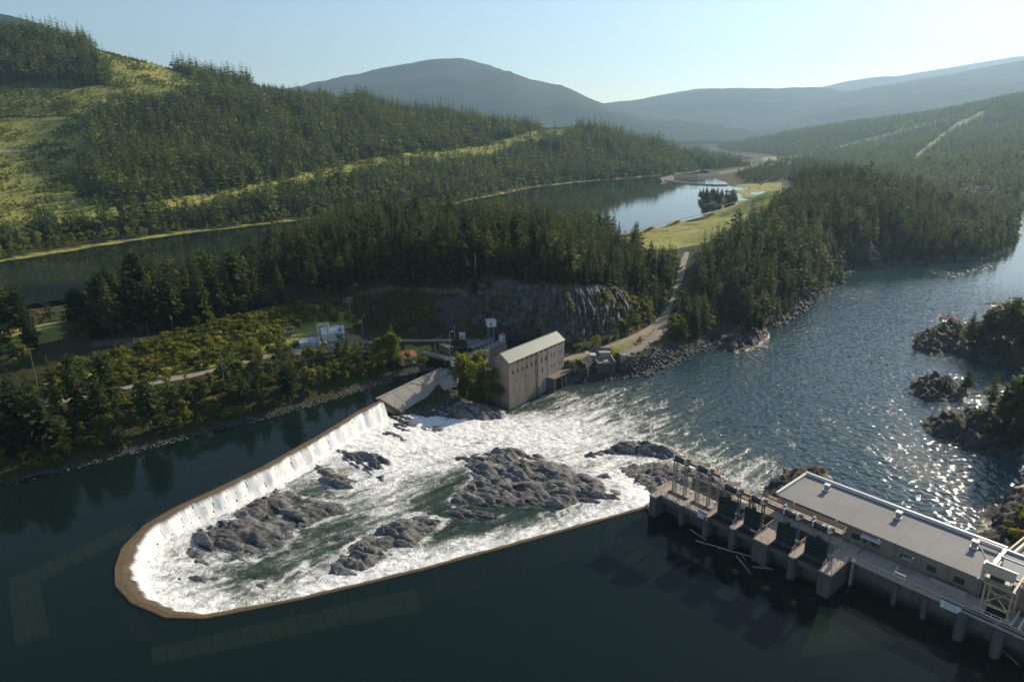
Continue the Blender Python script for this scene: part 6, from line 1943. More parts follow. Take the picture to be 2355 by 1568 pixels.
mb = MB(); mb.hexa([FS(-.6, -.6, 11.603), FS(4.2, -.6, 11.603), FS(4.2, 3.6, 11.95), FS(-.6, 3.6, 11.95)], [FS(-.6, -.6, 11.75), FS(4.2, -.6, 11.75), FS(4.2, 3.6, 12.15), FS(-.6, 3.6, 12.15)]); mb.build("roof", M_BLUROOF, st)
mb = MB(); mb.fbox(FS, .8, 1.6, -.34, -.303, 9.6, 10.8); mb.build("window", M_GLASS, st)
# footbridge frame under the stilt hut
fb = thing("trash_rack_gantry", "blue grey steel trash rack gantry over the intake basin", "gantry", (-11, 303, 2))
FK = Fr(FI(13, 5, 0)[:2], FI.d)
for a in (0, 9):
    for b in (0, 3.5):
        mb = MB(); mb.fbox(FK, a, a + .2, b, b + .2, -2, 6.2); mb.build("leg", M_STEEL, fb)
mb = MB(); mb.fbox(FK, -.2, 9.4, -.2, 3.9, 4.4, 4.6); mb.build("platform", M_STEEL, fb)
railing_mb([FK(-.2, -.2, 4.6), FK(9.4, -.2, 4.6), FK(9.4, 3.9, 4.6), FK(-.2, 3.9, 4.6)], 1.1, 1.8, .03).build("railing", M_STEEL, fb)
mb = MB(); mb.beam(FK(0, 0, 6.2), FK(9.2, 0, 6.2), .25, .3); mb.beam(FK(0, 3.6, 6.2), FK(9.2, 3.6, 6.2), .25, .3); mb.build("top_beam", M_STEEL, fb)
def pole(u, v, h, label, z=None, arm=1, mat=None, lamp=False, cat="utility pole", group=None, r=.14):
    if z is None: x, y, z = on_near(u, v)
    else: x, y, _ = P(u, v, z)
    t = thing("utility_pole" if not lamp else "lamp_post", label, cat, (x, y, z - .3), group)
    mb = MB(); mb.tube((x, y, z - .3), (x, y, z + h), r, r * .65, 7); mb.build("pole", mat or M_WOOD, t)
    for k in range(arm):
        zz = z + h - .5 - k * 1.1
        mb = MB(); mb.beam((x - 1.3, y - .5, zz), (x + 1.3, y + .5, zz), .14, .16); a = mb.build("crossarm", mat or M_WOOD, t)
        for s in (-1.15, -.45, .45, 1.15):
            mb = MB(); mb.tube((x + s, y + s * .385, zz + .1), (x + s, y + s * .385, zz + .36), .06, .05, 6); sub(mb, "insulator", M_WHITE, a, t)
    if lamp:
        mb = MB(); mb.beam((x, y, z + h), (x + 1.1, y - .3, z + h + .3), .07); b = mb.build("bracket", M_STEEL, t)
        mb = MB(); mb.box((x + 1.2, y - .33, z + h + .3), (.6, .3, .18), -.3); sub(mb, "lamp_head", M_LAMP, b, t)
    return t
pole(1036, 835, 14, "tall pole with orange marker and lamp on the concrete landing", 3.9, 0, M_STEEL, True, "lamp post")
pole(1013, 838, 9, "slim lamp post beside the timber hoist frame", 3.9, 0, M_STEEL, False, "pole") if False else None
pole(1046, 783, 8, "thin white mast behind the intake basin", 3, 0, M_WHITE, False, "mast", r=.1)
pole(809, 770, 18, "tall wooden pole with crossarms beside the switchyard", None, 3)
pole(835, 772, 10, "lamp post near the trees by the switchyard", None, 0, M_STEEL, True, "lamp post")
pole(518, 900, 17, "dark wooden pole leaning over the gravel road", None, 1)
pole(587, 862, 17, "wooden pole beside the gravel road near the switchyard", None, 1)
pole(90, 905, 17, "grey wooden pole above the end of the gravel road", None, 1)
pole(208, 905, 10, "thin grey fence pole on the bushy slope", None, 0, M_STEEL, False, "pole", r=.08)
pole(1094, 648, 14, "bare white pole on the ridge clearing", None, 0, M_WHITE, False, "pole", r=.16)
pole(620, 665, 12, "short pole by the fence at the lake bench", None, 0, M_STEEL, False, "pole", r=.1)

# red roofed sheds
def ground_at(u, v): return on_near(u, v)
x, y, z = P(925, 838, 3.2)
gable_shed("shed", "white shed with bright red roof at the end of the bridge", (x, y), (.80, .62), 7.0, 4.6, 2.4, 6.2, 7.9, M_WHITE, M_RED, door=(2.6, 3.6, 3.0, 5.2), wins=[(.8, 1.6, 4.1, 5.2), (4.8, 5.6, 4.1, 5.2)])
x, y, z = P(895, 818, 4)
gable_shed("shed", "low red roofed shed half hidden behind a tall tree", (x, y), (.86, -.5), 8.5, 3.8, 3.2, 5.6, 6.8, M_WHITE, M_RED)
# ---------------------------------------------------------------- switchyard
x, y, z = P(742, 788, 8.6)
gable_shed("switch_house", "white gabled building with pale blue roof behind the switchyard", (x, y + 1), (.93, .36), 9.5, 6.0, 8.0, 12.2, 14.4, M_WHITE, M_BLUROOF, "building", wins=[(6.6, 7.8, 9.4, 10.9)])
x, y, z = P(692, 800, 8.8)
gable_shed("switch_house", "low white shed with pale roof in front of the switchyard", (x, y), (.93, .36), 8.0, 4.0, 8.2, 11.0, 12.2, M_WHITE, M_BLUROOF, "shed")
sy = thing("switchyard", "blue grey steel switchyard frame of lattice columns and busbars", "switchyard", (*P(735, 795, 8.5)[:2], 8.5))
sx, sy_, _ = P(733, 797, 8.5)
cols = [(0, 0), (4.2, 1.5), (1.3, -3.5), (5.5, -2.0), (-3.5, -1)]
for i, (dx, dy) in enumerate(cols):
    h = 11 if i < 4 else 7
    lattice_mb((sx + dx, sy_ + dy, 8.2), (sx + dx, sy_ + dy, 8.2 + h), .7, .9, .07).build("lattice_column", M_STEEL, sy)
for a, b, z in ((0, 1, 18.6), (2, 3, 18.6), (0, 2, 18.0), (1, 3, 18.0), (4, 0, 14.8), (0, 1, 15.5), (2, 3, 15.5)):
    p, q = cols[a], cols[b]
    lattice_mb((sx + p[0], sy_ + p[1], z), (sx + q[0], sy_ + q[1], z), .45, .8, .06).build("lattice_beam", M_STEEL, sy)
for k in range(7):
    t = k / 6
    mb = MB(); px_, py_ = sx + 1.3 + 4.2 * t, sy_ - 3.5 + 1.5 * t
    mb.tube((px_, py_, 18.9), (px_, py_, 20.2), .10, .08, 6); mb.build("insulator", M_WHITE, sy)
for k in range(3):
    mb = MB(); mb.box((sx - 1.5 + k * 2.4, sy_ - 1.2, 9.6), (1.6, 1.3, 2.4), .3); t_ = mb.build("transformer", M_BLUROOF, sy)
    mb = MB()
    for s in (-.4, 0, .4): mb.tube((sx - 1.5 + k * 2.4 + s, sy_ - 1.2, 10.8), (sx - 1.5 + k * 2.4 + s, sy_ - 1.2, 11.7), .09, .06, 6)
    sub(mb, "bushing", M_WHITE, t_, sy)
pb = thing("pole_structure", "three pole steel switching structure on the bushy slope", "pole frame", (*on_near(668, 796)[:2], 9))
x, y, z = on_near(668, 796)
for k in range(4):
    mb = MB(); mb.tube((x + k * 1.0 - 1.5, y + k * .4, z - .3), (x + k * 1.0 - 1.5, y + k * .4, z + 8.6 + .1 * k), .09, .07, 6); mb.build("post", M_STEEL, pb)
for zz in (z + 6.2, z + 8.2):
    mb = MB(); mb.beam((x - 2.0, y - .2, zz), (x + 2.0, y + 1.4, zz), .14, .14); mb.build("crossbeam", M_WHITE, pb)

# ---------------------------------------------------------------- fences
M_MESH = plain("fence_wire", (0.30, 0.34, 0.33), .6, .15, 1, metal=.3)
def fence(label, px, h=2.6, step=3.2):
    pts = [Vector(on_near(u, v)) for u, v in px]
    line = resample(pts, step)
    t = thing("wire_fence", label, "fence", tuple(line[0]))
    zz = [float(near_z(p.x, p.y)) for p in line]
    for p, z in zip(line, zz):
        mb = MB(); mb.tube((p.x, p.y, z - .2), (p.x, p.y, z + h), .05, .05, 5); mb.build("fence_post", M_STEEL, t)
    for i in range(len(line) - 1):
        a, b = line[i], line[i + 1]; mb = MB()
        for k in range(7):
            zf = h * (k + .5) / 6.6
            mb.beam((a.x, a.y, zz[i] + zf), (b.x, b.y, zz[i + 1] + zf), .025, .025)
        for k in range(6):
            s0, s1 = k / 6, (k + 1) / 6
            p = a.lerp(b, s0); q = a.lerp(b, s1); za = zz[i] * (1 - s0) + zz[i + 1] * s0
            mb.beam((p.x, p.y, za), (q.x, q.y, za + h), .02, .02); mb.beam((q.x, q.y, za), (p.x, p.y, za + h), .02, .02)
        mb.build("mesh_panel", M_MESH, t)
fence("wire mesh fence along the shaded slope above the intake", [(790, 700), (830, 680), (900, 668), (970, 672), (1040, 678), (1075, 688)])
fence("wire mesh fence along the top of the grey cliff", [(1090, 668), (1160, 660), (1240, 656), (1310, 664), (1370, 682)])
fence("wire mesh fence at the top of the bushy slope", [(560, 735), (600, 722), (660, 714), (740, 712), (780, 716)])
fence("short wire fence between the conifers and the bushes", [(212, 800), (250, 795), (310, 790), (400, 790)])
# pipeline rail behind the bench conifers
mb = MB(); pa = Vector(on_near(398, 700)); pb_ = Vector(on_near(560, 665))
for k, dz in ((0, 1.2), (1, 2.4)):
    mb.beam(pa + Vector((0, k * 1.5, dz)), pb_ + Vector((0, k * 1.5, dz)), .5, .35)
for k in range(6):
    p = pa.lerp(pb_, k / 5); mb.beam(p - Vector((0, 0, .5)), p + Vector((0, 0, 2.3)), .25)
tag(mb.build("guard_rail", M_OLDC2), "long pale rail beside the narrow lake arm behind conifers", "guard rail")

# ---------------------------------------------------------------- concrete pump house on the river bank
pm = thing("pump_house", "small roofless looking concrete pump house on the river bank", "pump house", (*P(1400, 858, -13)[:2], -16))
p0 = Vector(P(1366, 862, ZR)); p1 = Vector(P(1417, 863, ZR))
FPm = Fr((p0.x + 1.2, p0.y - 1.5), (p1.x - p0.x, p1.y - p0.y + 1.2), 1)
Lp = 8.8
def pbx(nm, mat, *a): mb = MB(); mb.fbox(FPm, *a); return mb.build(nm, mat, pm)
pbx("front_wall", M_CONCD, 0, 3.0, 0, .6, -17, -7.6); pbx("front_wall", M_CONCD, 6.6, Lp, 0, .6, -17, -7.6); pbx("lintel", M_CONCD, 3.003, 6.597, .05, .6, -9.2, -7.6)
pbx("gate_leaf", M_DKST, 3.01, 6.59, .3, .45, -17, -9.21)
for k in range(4): pbx("gate_rib", M_DKST, 3.05, 6.55, .18, .297, -15.5 + k * 1.6, -15.2 + k * 1.6)
pbx("side_wall", M_OLDC2, 0, .5, .603, 9, -17, -7.2); pbx("side_wall", M_OLDC2, Lp - .5, Lp, .603, 10.5, -17, -6.8); pbx("back_wall", M_OLDC2, .503, Lp - .503, 8.4, 9, -17, -7.0)
pbx("floor_slab", M_OLDC2, .503, Lp - .503, .603, 8.397, -9.0, -8.5)
pbx("roof_slab", M_ROOFG, 3.4, 6.2, 3.0, 7.4, -8.49, -7.9); pbx("roof_slab", M_OLDC2, .9, 3.2, 1.2, 3.6, -8.49, -8.2)
pbx("hut_wall", M_OLDC2, 2.6, 7.8, 8.6, 11.0, -10, -5.2); pbx("hut_roof", M_DECK, 2.4, 8.0, 8.4, 11.2, -5.197, -5.0)
pbx("hut_wall", M_OLDC2, -3.2, 0.2, 6.0, 9.4, -12, -5.6); pbx("hut_roof", M_BLUROOF, -3.5, .5, 5.7, 9.7, -5.597, -5.4)
pbx("gap_plate", M_ROOFG, .55, 2.4, 4.2, 7.6, -8.48, -8.1)

# riprap and boulders on the bank: too many to count
rg = np.random.default_rng(91)
def boulders(name, label, line, wid, n, lo, hi, zf, mat):
    base = np.array([(1, 1, 1), (-1, 1, 1), (-1, -1, 1), (1, -1, 1), (1, 1, -1), (-1, 1, -1), (-1, -1, -1), (1, -1, -1)], float) * .55
    fc = np.array([(0, 1, 2, 3), (7, 6, 5, 4), (0, 4, 5, 1), (1, 5, 6, 2), (2, 6, 7, 3), (3, 7, 4, 0)])
    V_, F_ = [], []
    ln = resample([Vector(p) for p in line], .5)
    for i in range(n):
        p = ln[rg.integers(0, len(ln))]
        x = p.x + rg.normal(0, wid); y = p.y + rg.normal(0, wid)
        z = zf(x, y)
        s = rg.uniform(lo, hi) ** 1.0 * np.array([1, rg.uniform(.6, 1.1), rg.uniform(.5, .85)])
        b = base * rg.uniform(.6, 1.25, (8, 3)) * s
        a, c = rg.uniform(0, 6.28), rg.normal(0, .35)
        ca, sa = math.cos(a), math.sin(a); cc, s2 = math.cos(c), math.sin(c)
        b = b @ np.array([[1, 0, 0], [0, cc, -s2], [0, s2, cc]]).T @ np.array([[ca, -sa, 0], [sa, ca, 0], [0, 0, 1]]).T
        F_.append(fc + 8 * i); V_.append(b + np.array([x, y, z]))
    V_ = np.concatenate(V_); F_ = np.concatenate(F_)
    return tag(link(name, mesh_np(name, V_, F_, mat, {"wet": np.zeros(len(V_)), "tone": np.repeat(rg.uniform(.1, .75, len(V_) // 8), 8), "crack": np.zeros(len(V_))})), label, "boulders", kind="stuff")
nz = lambda x, y: max(float(near_z(x, y)), ZR - .2)
boulders("bank_boulders", "grey riprap boulders along the river bank by the gravel road", [(*P(u, v, -11)[:2], 0) for u, v in [(1440, 850), (1490, 838), (1540, 818), (1590, 795), (1625, 775)]], 2.6, 900, .5, 1.9, nz, M_CLIFF)
boulders("point_boulders", "grey rocks along the waterline of the wooded river point", [(*P(u, v, -13.4)[:2], 0) for u, v in [(1775, 752), (1800, 735), (1838, 712), (1885, 672), (1905, 655), (1960, 617), (2030, 606), (2100, 602), (2250, 593), (2320, 572)]], 2.2, 1500, .6, 2.4, nz, M_CLIFF)
boulders("toe_boulders", "dark boulders at the foot of the tailrace and pump house", [(*P(u, v, -13)[:2], 0) for u, v in [(1320, 875), (1345, 868), (1365, 866), (1420, 862), (1440, 858)]], 1.8, 260, .5, 1.8, nz, M_ISLE)
boulders("shore_stones", "pale stones along the dark shoreline of the pool", [(*P(u, v, .1)[:2], 0) for u, v in shoreF[:-1]], .8, 700, .25, .8, lambda x, y: max(float(near_z(x, y)), -.1), M_CLIFF)
# ---------------------------------------------------------------- modern dam: spillway with gates
M_GATE = plain("dark_green_gate_steel", (0.012, 0.030, 0.028), .55, .35, .5, metal=.0, spec=.4)
M_PURP = plain("dull_maroon_platform", (0.060, 0.028, 0.036), .8, .3, .6)
M_STOP = plain("brown_timber_bulkhead", (0.17, 0.115, 0.055), .9, .35, .8)
M_YEL = plain("yellow_steel", (0.52, 0.33, 0.05), .6, .2, .8)
M_TAN = plain("tan_painted_steel", (0.42, 0.33, 0.22), .6, .15, .8)
M_RAILT = plain("pale_tan_railing", (0.50, 0.44, 0.36), .6, .15, .8)
M_RAILD = plain("dull_railing", (0.22, 0.18, 0.15), .7, .2, .8)
M_PLATE = plain("rusty_walkway_plate", (0.34, 0.27, 0.21), .8, .3, .5)
M_HOIST = plain("blue_black_hoist", (0.035, 0.045, 0.055), .35, .3, .8, spec=.6)
M_HOISTW = plain("white_hoist_cap", (0.66, 0.66, 0.64), .4, .08)
ZD = 6.0
dam = thing("spillway_dam", "concrete gated spillway with piers at the end of the weir", "dam", W(0, 0, -10))
def db(nm, mat, a0, a1, b0, b1, z0, z1, root=None):
    mb = MB(); mb.fbox(W, a0, a1, b0, b1, z0, z1); return mb.build(nm, mat, root or dam)
def pier(a0, a1, bn, b1, rnd=True, z1=ZD - .02, z0=-10):
    n = 8; ca = (a0 + a1) / 2; r = (a1 - a0) / 2
    pl = [(a1, b1), (a0, b1), (a0, bn + r)]
    if rnd:
        pl += [(ca - r * math.cos(math.pi * k / n), bn + r - r * math.sin(math.pi * k / n)) for k in range(1, n)]
    else:
        pl += [(a0, bn), (a1, bn)]
    pl += [(a1, bn + r)] if rnd else []
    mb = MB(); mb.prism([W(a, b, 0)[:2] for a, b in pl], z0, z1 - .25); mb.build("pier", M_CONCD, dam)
    g = .12
    pl2 = [((a - ca) * (1 + g / r) + ca, b - (g if b < bn + r else 0)) for a, b in pl]
    mb = MB(); mb.prism([W(a, b, 0)[:2] for a, b in pl2], z1 - .248, z1 + .1); mb.build("pier_cap", M_DECK, dam)
pier(-0.4, 1.6, -1.6, 9.0, False)
pier(7.5, 8.9, 0.2, 9.0); pier(14.6, 16.3, .4, 13.2); pier(22.1, 23.7, .6, 13.2); pier(28.6, 32.3, .9, 13.2, False); pier(37.5, 39.3, .5, 13.2); pier(44.9, 47.6, .6, 16.5, False)
# left bays: covered deck with gate slots
for (a0, a1) in ((1.62, 7.48), (8.92, 14.58)):
    db("deck_slab", M_DECK, a0, a1, .7, 3.1, ZD - .6, ZD); db("deck_slab", M_DECK, a0, a1, 4.6, 9.0, ZD - .6, ZD - .01)
    for b in (3.12, 3.62, 4.12):
        db("slot_beam", M_DKST, a0 + .2, a1 - .2, b, b + .16, ZD - .35, ZD + .22)
    db("face_beam", M_CONCD, a0, a1, .75, 1.3, ZD - 2.2, ZD - .603)
    db("gate_leaf", M_DKST, a0 + .05, a1 - .05, 3.35, 3.6, -9, ZD - .62)
db("deck_slab", M_DECK, -1.6, -.42, 2.5, 9.0, ZD - .6, ZD - .03); db("abutment", M_CONC, -3.0, -.42, .2, 8.4, -10, 1.2)  # low end block added to close a gap that let sunlight onto the pool
# gated bays
GA = [(16.4, 22.0), (23.8, 28.5), (32.4, 37.4), (39.4, 44.8)]
for a0, a1 in GA:
    db("platform", M_PURP, a0 + .03, a1 - .03, 2.0, 3.7, ZD - 1.0, ZD - .75)
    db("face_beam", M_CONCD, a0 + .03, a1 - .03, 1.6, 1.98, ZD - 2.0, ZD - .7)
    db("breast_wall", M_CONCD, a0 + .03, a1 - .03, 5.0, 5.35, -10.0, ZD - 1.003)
    db("bay_floor", M_CONCD, a0 + .03, a1 - .03, 5.4, 12.4, 1.0, 1.4)
# roadway deck behind the gates, in cast panels
for k in range(9):
    a0 = 14.2 + k * 3.75
    db("deck_slab", M_DECK, a0 + .02, a0 + 3.73, 13.22, 16.4, ZD - .5, ZD)
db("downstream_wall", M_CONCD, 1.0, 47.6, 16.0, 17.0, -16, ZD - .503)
db("downstream_wall", M_CONC, -1.4, 14.6, 8.6, 9.4, -12, ZD - .63)
# railings of the spillway
def rail(pts, mat=None, h=1.1, step=2.2, root=None, r=.035, rails=2):
    return railing_mb([W(*p) for p in pts], h, step, r, rails).build("railing", mat or M_RAILD, root or dam)
rail([(-.2, -1.4, ZD + .1), (1.4, -1.4, ZD + .1), (1.6, .8, ZD + .1), (7.4, .8, ZD), (14.8, .8, ZD)])
rail([(-.3, -1.4, ZD + .1), (-.3, 8.8, ZD + .1)]); rail([(-1.4, 8.9, ZD), (14.4, 8.9, ZD)])
for a0, a1 in GA:
    rail([(a0 + .1, 3.6, ZD - .75), (a1 - .1, 3.6, ZD - .75)], M_STEEL, 1.1, 2.5)
    rail([(a1 + .1, 3.9, ZD + .1), (a1 + .1, 2.4, ZD + .1)], M_RAILT, 1.1, 1.5); rail([(a1 + .15, 12.9, ZD + .1), (a1 + .15, 6.2, ZD + .1), (a1 - 1.3, 5.9, ZD + .1)], M_RAILT, 1.1, 2.2, None, .06)
rail([(14.3, 16.3, ZD), (47.6, 16.3, ZD)], M_RAILT, 1.1, 2.6); rail([(32.2, 1.2, ZD + .1), (28.8, 1.2, ZD + .1)], M_RAILD); rail([(47.4, 1.0, ZD + .1), (45.2, 1.0, ZD + .1)], M_RAILD); rail([(47.45, 1.0, ZD + .1), (47.45, 9.5, ZD + .1)], M_RAILD)
# raised gates
for i, (a0, a1) in enumerate(GA):
    lb = ["raised dark green sluice gate nearest the lattice towers", "raised dark sluice gate with white patch low on its face", "raised dark sluice gate beside the wide pier", "raised dark sluice gate at the powerhouse end of the spillway"][i]
    g = thing("sluice_gate", lb, "sluice gate", W(a0, 4.4, ZD - .9), "raised sluice gates")
    z0, z1 = ZD - .8, ZD + 4.9
    mb = MB(); mb.fbox(W, a0 + .25, a1 - .25, 4.55, 4.75, z0, z1); mb.build("skin_plate", M_GATE, g)
    for k in range(5):
        z = z0 + .15 + k * (z1 - z0 - .5) / 4
        mb = MB(); mb.fbox(W, a0 + .3, a1 - .3, 4.15, 4.547, z, z + .22); mb.build("girder", M_GATE, g)
    for k in range(3):
        a = a0 + .35 + k * (a1 - a0 - .85) / 2
        mb = MB(); mb.fbox(W, a, a + .16, 4.05, 4.147, z0 + .02, z1 - .02); mb.build("rib", M_GATE, g)
    for a in (a0 + .05, a1 - .25):
        mb = MB(); mb.fbox(W, a, a + .197, 4.3, 4.9, z0, z1 - .1); e = mb.build("edge_guide", M_DKST, g)
        for k in range(7):
            mb = MB(); z = z0 + .3 + k * .8; mb.tube(W(a + .05, 4.2, z), W(a + .15, 4.2, z), .16, .16, 8); sub(mb, "roller", M_STEEL, e, g)
    am = (a0 + a1) / 2
    mb = MB(); mb.fbox(W, am - .45, am + .45, 4.45, 4.85, z1 + .003, z1 + .7); mb.build("lifting_lug", M_GATE, g)
    if i == 1:
        mb = MB(); mb.fbox(W, am - .2, am + 1.3, 4.02, 4.045, z0 + .35, z0 + .75); mb.build("white_patch", M_HOISTW, g)
    # timber bulkhead behind
    t = thing("timber_bulkhead", "brown plank bulkhead in the bay behind the " + ["gate next to the towers", "white patched gate", "gate beside the wide pier", "gate next to the powerhouse"][i], "bulkhead", W(a0, 12.5, 1.4), "plank bulkheads")
    n = 12
    for k in range(n):
        aa = a0 + .1 + (a1 - a0 - .2) * k / n
        mb = MB(); mb.fbox(W, aa, aa + (a1 - a0 - .2) / n - .03, 12.5 + .03 * (k % 3), 12.8, 1.4, ZD - .1 - .07 * (k % 2)); mb.build("plank", M_STOP, t)

# hoist frames
def hoist(name, label, a0, a1, b, z0, ztop, group, legs=True):
    h = thing(name, label, "hoist frame", W(a0, b, z0), group)
    for a in (a0 + .7, a1 - .7):
        for bb in (b - .55, b + .75):
            mb = MB(); mb.beam(W(a, bb, z0), W(a, bb, ztop), .26, .26); mb.build("leg", M_STEEL, h)
        mb = MB(); n = 7
        for k in range(n):
            za, zb_ = z0 + (ztop - z0) * k / n, z0 + (ztop - z0) * (k + 1) / n
            mb.beam(W(a, b - .55, za), W(a, b + .75, zb_), .09); mb.beam(W(a, b + .75, za), W(a, b - .55, zb_), .09); mb.beam(W(a, b - .55, zb_), W(a, b + .75, zb_), .09)
        mb.build("bracing", M_STEEL, h)
    mb = MB()
    n = 5
    for k in range(n):
        za, zb_ = z0 + (ztop - z0) * k / n, z0 + (ztop - z0) * (k + 1) / n
        mb.beam(W(a0 + .7, b + .75, za), W(a1 - .7, b + .75, zb_), .1)
    mb.build("rear_bracing", M_STEEL, h)
    mb = MB(); mb.fbox(W, a0 + .2, a1 - .2, b - .8, b + 1.0, ztop + .003, ztop + .35); mb.build("crosshead", M_DKST, h)
    mb = MB(); mb.tube(W(a0 + .9, b - .3, ztop + .95), W(a1 - 1.2, b - .3, ztop + .95), .55, .55, 12); d_ = mb.build("drum", M_HOIST, h, True)
    for a in (a0 + .55, a1 - 1.1):
        mb = MB(); mb.fbox(W, a, a + .3, b - .8, b + .5, ztop + .353, ztop + 1.7); sub(mb, "bearing", M_HOISTW, d_, h)
    mb = MB(); mb.tube(W(a0 + .3, b + .6, ztop + .36), W(a0 + .3, b + .6, ztop + 1.9), .38, .32, 10); m_ = mb.build("motor", M_HOIST, h)
    mb = MB(); mb.tube(W(a0 + .3, b + .6, ztop + 1.9), W(a0 + .3, b + .6, ztop + 2.25), .45, .2, 10); sub(mb, "cap", M_HOISTW, m_, h)
    mb = MB(); mb.tube(W(a1 - .5, b + .3, ztop + 1.0), W(a1 - .1, b + .3, ztop + 1.0), .5, .5, 10); mb.build("gear_wheel", M_RUST, h)
    for s in (-.6, .6):
        mb = MB(); am = (a0 + a1) / 2 + s; mb.tube(W(am, b - .3, z0 + .2), W(am, b - .3, ztop + .4), .05, .05, 5); mb.build("hoist_cable", M_DKST, h)
    return h
hoist("hoist_tower", "tall grey lattice hoist tower nearest the weir end", 1.7, 6.6, 5.0, ZD, ZD + 9.2, "tall hoist towers")
hoist("hoist_tower", "tall grey lattice hoist tower next to the first gate", 8.9, 13.8, 5.0, ZD, ZD + 9.2, "tall hoist towers")
for i, (a0, a1) in enumerate(GA):
    hoist("gate_hoist", ["hoist frame over the gate beside the towers", "hoist frame over the white patched gate", "hoist frame over the gate beside the wide pier", "hoist frame over the gate by the powerhouse"][i], a0 + .1, a1 - .1, 5.9, 1.4, ZD + 6.6, "hoist frames over the gates")
def walkway(label, a0, a1, b0, b1, z, legs):
    w = thing("hoist_walkway", label, "walkway", W(a0, b0, z), None)
    n = int((a1 - a0) / 2.4)
    for k in range(n):
        mb = MB(); s0 = a0 + (a1 - a0) * k / n; mb.fbox(W, s0 + .02, s0 + (a1 - a0) / n - .02, b0, b1, z, z + .12); mb.build("deck_plate", M_PLATE if k % 3 else M_RUST, w)
    for b in (b0 + .05, b1 - .25):
        mb = MB(); mb.fbox(W, a0, a1, b, b + .2, z - .55, z - .003); mb.build("girder", M_DKST, w)
    for b in (b0, b1):
        railing_mb([W(a0, b, z + .1), W(a1, b, z + .1)], 1.1, 1.8, .04).build("railing", M_TAN, w)
    railing_mb([W(a1, b0, z + .1), W(a1, b1, z + .1)], 1.1, 1.2, .04).build("railing", M_TAN, w); railing_mb([W(a0, b0, z + .1), W(a0, b1, z + .1)], 1.1, 1.2, .04).build("railing", M_TAN, w)
    for (a, b, z0) in legs:
        lattice_mb(W(a, b, z0), W(a, b + .0, z - .5), .55, .8, .07, up=(DA[0], DA[1], 0)).build("lattice_leg", M_STEEL, w)
    return w
walkway("high walkway with railings joining the two tall hoist towers", 1.2, 15.2, 6.05, 8.0, ZD + 9.3, [(15.0, 6.3, ZD - .6)])
walkway("long rusty walkway with tan railings behind the gate hoists", 16.0, 46.2, 7.0, 9.0, ZD + 6.8, [(46.0, 7.2, 1.0), (46.0, 3.2, ZD)])
# ladder mast standing on the end pier
lattice_mb(W(46.3, 2.2, ZD + .1), W(45.9, 6.0, ZD + 6.4), .5, .7, .07); lm = lattice_mb(W(46.3, 2.2, ZD + .1), W(45.9, 6.2, ZD + 6.2), .5, .7, .08)
tag(lm.build("lattice_strut", M_STEEL), "slanting lattice strut standing on the end pier", "strut")
# yellow lifting frame and white tank behind the first gates
yf = thing("lifting_frame", "yellow steel lifting frame behind the first gates", "lifting frame", W(17, 11, ZD))
for a in (16.5, 21.5):
    for b in (10.2, 13.0):
        mb = MB(); mb.fbox(W, a, a + .28, b, b + .28, 1.5, ZD + 3.2); mb.build("post", M_YEL, yf)
for b in (10.2, 13.0):
    mb = MB(); mb.fbox(W, 16.0, 22.3, b, b + .3, ZD + 3.203, ZD + 3.6); mb.build("beam", M_YEL, yf)
for a in (16.5, 19, 21.5):
    mb = MB(); mb.fbox(W, a, a + .28, 9.6, 14.0, ZD + 3.603, ZD + 3.9); mb.build("cross_beam", M_YEL if a != 19 else M_TAN, yf)
railing_mb([W(16, 9.6, ZD + 3.9), W(22, 9.6, ZD + 3.9), W(22, 14, ZD + 3.9), W(16, 14, ZD + 3.9)], 1.1, 2).build("railing", M_TAN, yf)
mb = MB(); mb.fbox(W, 15.6, 16.4, 13.2, 14.6, ZD + 3.2, ZD + 5.3); mb.build("control_box", M_HOISTW, yf)
mb = MB(); mb.fbox(W, 17.5, 20.6, 9.8, 11.4, ZD + .6, ZD + 2.0); tag(mb.build("storage_tank", M_HOISTW), "white storage tank beside the yellow frame", "tank")
mb = MB(); mb.fbox(W, 26.0, 28.3, 18.2, 19.2, 5.0, 7.6); mb.fbox(W, 22.0, 27.0, 19.3, 19.8, 6.2, 7.4); tag(mb.build("parapet_wall", M_DECK), "pale parapet running from the deck to the powerhouse corner", "parapet")

